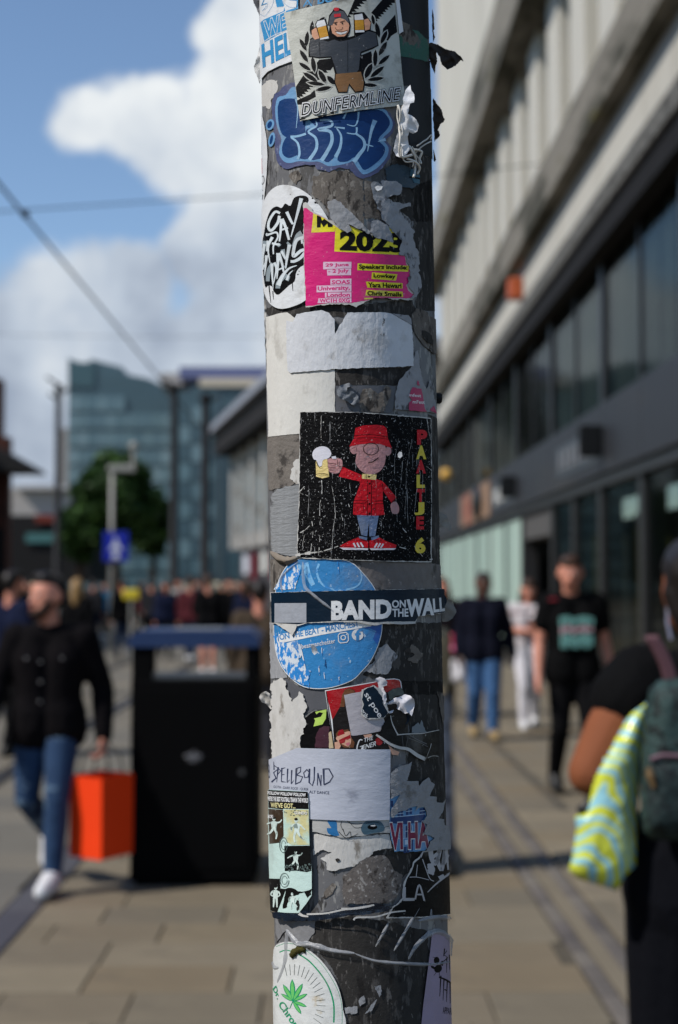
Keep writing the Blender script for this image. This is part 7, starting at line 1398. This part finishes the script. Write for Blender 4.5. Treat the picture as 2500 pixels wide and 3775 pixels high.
def pillow(name, outline, Y, thick, m, sp=22, org=None, parent=None, seed=1, rag=.004):
    """closed cushion-shaped bag whose outline is given as seen"""
    pts = densify(outline, 18); n = len(pts)
    x0, x1 = min(p[0] for p in pts), max(p[0] for p in pts); y0, y1 = min(p[1] for p in pts), max(p[1] for p in pts)
    def inside(x, y):
        c = False
        for i in range(n):
            a, b = pts[i], pts[i - 1]
            if (a[1] > y) != (b[1] > y) and x < (b[0] - a[0]) * (y - a[1]) / (b[1] - a[1] + 1e-9) + a[0]: c = not c
        return c
    inner = []; y = y0
    while y < y1:
        x = x0
        while x < x1:
            if inside(x, y) and min(math.hypot(x - p[0], y - p[1]) for p in pts) > sp * .45: inner.append((x, y))
            x += sp
        y += sp
    vs, es, fs, *_ = delaunay_2d_cdt([Vector(p) for p in pts + inner], [], [list(range(n))], 1, 1e-6)
    bm = bmesh.new(); org = org or at((x0 + x1) / 2, y1, Y); L = []
    for side in (-1, 1):
        bv = []
        for v in vs:
            d = min(math.hypot(v.x - p[0], v.y - p[1]) for p in pts); k = min(1.0, d / 90.0)
            q = at(v.x, v.y, Y + side * (thick * math.sqrt(k * (2 - k)) + rag * k * mnoise.noise(Vector((v.x * .02, v.y * .02, seed + side)))))
            bv.append(bm.verts.new(q - org))
        for f in fs: bm.faces.new([bv[i] for i in (f if side < 0 else f[::-1])])
    bmesh.ops.remove_doubles(bm, verts=bm.verts[:], dist=1e-5); bmesh.ops.recalc_face_normals(bm, faces=bm.faces[:])
    me = bpy.data.meshes.new(name); bm.to_mesh(me); bm.free(); me.shade_smooth(); return link(name, me, m, parent, org if parent is None else org - parent.location)
# striped bag
def stripe_mat():
    m = bpy.data.materials.new('striped_bag_plastic'); m.use_nodes = True; t = m.node_tree; b = t.nodes['Principled BSDF']
    tcn = N(t, 'ShaderNodeTexCoord'); wv = N(t, 'ShaderNodeTexWave', wave_type='BANDS', bands_direction='DIAGONAL'); t.links.new(tcn.outputs['Object'], wv.inputs['Vector'])
    wv.inputs['Scale'].default_value = 13.0; wv.inputs['Distortion'].default_value = 20.0; wv.inputs['Detail'].default_value = 2.0; wv.inputs['Detail Scale'].default_value = .38; wv.inputs['Detail Roughness'].default_value = .6
    r = N(t, 'ShaderNodeValToRGB'); t.links.new(wv.outputs['Fac'], r.inputs[0]); e = r.color_ramp.elements; e[0].color = (*lin((146, 200, 212)), 1); e[0].position = .42; e[1].color = (*lin((208, 216, 72)), 1); e[1].position = .52
    t.links.new(r.outputs[0], b.inputs['Base Color']); b.inputs['Roughness'].default_value = .25; b.inputs['Specular IOR Level'].default_value = .5
    nz = N(t, 'ShaderNodeTexNoise'); nz.inputs['Scale'].default_value = 16; t.links.new(tcn.outputs['Object'], nz.inputs['Vector'])
    bp = N(t, 'ShaderNodeBump'); bp.inputs['Strength'].default_value = .7; bp.inputs['Distance'].default_value = .02; t.links.new(nz.outputs['Fac'], bp.inputs['Height']); t.links.new(bp.outputs[0], b.inputs['Normal'])
    return m
org = at(2250, 3290, 3.42); sb = empty('striped_bag', org); tag(sb, 'yellow and blue striped plastic bag hanging from the woman', 'bag')
pillow('bag_body', [(2395, 2575), (2330, 2620), (2270, 2710), (2215, 2800), (2180, 2850), (2176, 2920), (2160, 2990), (2120, 3010), (2125, 3060), (2112, 3150), (2096, 3210), (2130, 3240), (2200, 3262), (2275, 3285), (2305, 3230), (2345, 3190), (2350, 3000), (2360, 2850), (2380, 2700)], 3.40, .045, stripe_mat(), parent=sb)
mb = MB(); mb.tube([at(x, y, 3.40) for x, y in curve([(2178, 2822), (2192, 2880), (2186, 2930), (2160, 2975), (2130, 2990)], False, 4)], .011, 10); part(sb, mb, 'handle', M_black, True)
# backpack
org = at(2450, 3130, 3.24); bp_ = empty('backpack', org); tag(bp_, 'dark green woven backpack on the woman at the right edge', 'backpack')
M_bp = pm('woven_green', (44, 66, 64), .6, .35, var=((34, 34, 34), .3), wear=((46, 46, 46), .5, .05, (18, 28, 28)), bump=(50, .8, .012)); M_bpp = pm('pocket_green', (30, 46, 46), .6, .35, var=((34, 34, 34), .3), wear=((60, 60, 60), .52, .05, (16, 26, 28)), bump=(60, .8, .01))
pillow('bag_body', [(2430, 2505), (2395, 2540), (2380, 2620), (2365, 2800), (2362, 2950), (2370, 3060), (2400, 3095), (2700, 3110), (2760, 3040), (2760, 2620), (2720, 2530), (2600, 2495)], 3.30, .075, M_bp, sp=26, parent=bp_)
pillow('pocket', [(2400, 2790), (2385, 2860), (2382, 3000), (2395, 3062), (2440, 3075), (2680, 3080), (2690, 2800), (2560, 2785)], 3.235, .03, M_bpp, sp=26, parent=bp_)
mb = MB(); mb.tube([at(x, y, 3.215) for x, y in ((2398, 2800), (2440, 2786), (2560, 2790), (2690, 2800))], .006, 8); part(bp_, mb, 'zip', pm('zip_mauve', (110, 84, 92), .5, .4, var=(30, .2)))
mb = MB(); mb.tube([at(x, y, 3.21) for x, y in ((2392, 2830), (2398, 2860), (2412, 2905))], [.006, .010, .005], 8); part(bp_, mb, 'zip_pull', pm('brass_pull', (150, 120, 84), .35, .5, metal=.6, var=(30, .2)))
mb = MB()
for q in range(3): mb.tube([at(x + q * 14, y, 3.34) for x, y in curve([(2385, 2345), (2420, 2400), (2450, 2470), (2462, 2530)], False, 3)], .008, 8)
part(bp_, mb, 'strap', pm('strap_mauve', (92, 62, 68), .6, .3, var=(20, .2)), True)

# ------------------------------------------------------------------ people far down the street
def make_crowd():
    rp = random.Random(77)
    protos = []
    for v, (st_, fem) in enumerate(((.12, False), (.18, True), (.02, False))):
        J = adj(knl=(.09, -.05 - st_ * .5, .51), anl=(.09, -.02 - st_, .085 + st_ * .1), knr=(-.09, -.02, .50), anr=(-.09, st_ * 1.2, .085 + st_ * .25))
        if v == 2: J['wrl'] = (.12, -.22, 1.12); J['ell'] = (.24, -.02, 1.14)
        B = body_chains(J, fem, (.4, .4), False); allc = B['head'] + B['neck'] + B['torso']
        for k in 'lr': allc += B['arms'][k] + B['legs'][k] + B['feet'][k] + B['hands'][k]
        d = dict(body=remesh('body', allc, .024, 1), hair=remesh('hair', hair_chains(B['H'], 'long' if fem else 'short'), .024, 1))
        e = .025; ch = fat(B['torso'], e); p = J['pelvis']
        for k in 'lr': ch += fat(B['arms'][k], e)
        for s_ in (-1, 1): ch.append([(p[0] + s_ * .075, p[1], p[2] + .05, .135), (p[0] + s_ * .085, p[1], p[2] - .05, .14)])
        d['jacket'] = remesh('jacket', ch, .026, 1); ch = []
        for k in 'lr': ch += fat(B['legs'][k], .018)
        d['trousers'] = remesh('trousers', ch, .026, 1); d['shoe'] = remesh('shoe', fat(B['feet']['l'], .012), .022, 1); d['shoe2'] = remesh('shoe', fat(B['feet']['r'], .012), .022, 1)
        protos.append(d)
    T = lambda n, c: cloth('crowd_' + n, c)
    blk, nav, gry, brn, mar, cya, whi, olv, den = T('black', (15, 15, 17)), T('navy', (24, 30, 52)), T('grey', (44, 44, 48)), T('brown', (70, 60, 50)), T('maroon', (78, 36, 42)), T('cyan', (40, 112, 150)), T('white', (150, 148, 146)), T('olive', (58, 58, 40)), T('denim', (40, 50, 70))
    shoes = (pm('black_shoe', (16, 16, 17)), pm('white_trainer', (206, 206, 208)))
    P = [  # px x, depth, height, proto, jacket, trousers or None for bare legs, shoe, hair, turn, label
        (45, 13.5, 1.75, 0, nav, blk, 0, M_hairD, 150, 'person in navy coat behind the man with the orange bag'),
        (205, 30, 1.84, 2, whi, den, 1, M_hairB, 20, 'person in white seen just above the head of the man with the bag'),
        (285, 21, 1.70, 1, blk, olv, 0, pm('hair_blond', (150, 120, 80), .5, .3, var=((60, 60, 8), .3)), 170, 'fair haired person in black left of the blue sign post'),
        (388, 42, 1.66, 1, cya, gry, 1, M_hairB, 0, 'person in bright cyan top below the blue sign'),
        (455, 31, 1.72, 0, blk, den, 0, M_hairD, 200, 'person in black walking left of the yellow sign'),
        (560, 34, 1.74, 2, gry, blk, 0, M_hairD, 180, 'person in grey jacket between yellow sign and dark pole'),
        (612, 31, 1.68, 1, nav, blk, 0, M_hairD, 10, 'long haired person in navy by the dark pole'),
        (702, 30, 1.76, 0, mar, den, 1, M_hairB, 170, 'person in maroon jacket behind the bin'),
        (768, 25.5, 1.78, 2, blk, None, 1, M_hairB, 185, 'person in black with bare legs and white shoes behind the bin'),
        (850, 30, 1.74, 0, blk, blk, 0, M_hairD, 0, 'person all in black behind the bin lid'),
        (912, 26.5, 1.70, 1, nav, None, 1, M_hairB, 160, 'bare legged person in navy at the right of the bin'),
        (958, 12.5, 1.66, 0, brn, gry, 0, M_hairD, 180, 'person in brown jacket half hidden at the left of the pole'),
        (100, 30, 1.70, 1, blk, blk, 0, M_hairD, 30, 'long haired person in black far left in the crowd'),
        (345, 38, 1.74, 0, gry, nav, 0, M_hairD, 180, 'small far person in grey left of the cyan top'),
        (660, 40, 1.76, 2, whi, blk, 0, M_hairD, 0, 'small far person in white by the mall shopfront'),
        (520, 42, 1.72, 1, mar, blk, 0, M_hairD, 90, 'small far person in maroon behind the yellow sign'),
        (820, 44, 1.74, 0, olv, blk, 0, M_hairD, 180, 'small far person in olive by the mall shopfront'),
        (885, 38, 1.68, 1, whi, den, 1, M_hairB, 0, 'small far long haired person in white by the mall'),
        (730, 46, 1.75, 0, nav, blk, 0, M_hairD, 0, 'small far person in navy left of the thick dark pole')]
    for px, Y, hgt, v, jk, tr, sh_, hr, turn, label in P:
        root = empty('person', (at(px, 2150, Y).x, Y, 0), rad(turn)); tag(root, label, 'person', 'people far down the street'); s = hgt / 1.75; root.scale = (s, s, s)
        d = protos[v]; items = [('body', d['body'], M_skinL), ('hair', d['hair'], hr), ('jacket', d['jacket'], jk), ('shoe', d['shoe'], shoes[sh_]), ('shoe', d['shoe2'], shoes[sh_])]
        if tr is not None: items.append(('trousers', d['trousers'], tr))
        for nm, me, mt in items:
            if not me.materials: me.materials.append(mt)
            o = bpy.data.objects.new(nm, me); COL.objects.link(o); o.parent = root; o.material_slots[0].link = 'OBJECT'; o.material_slots[0].material = mt
make_crowd()
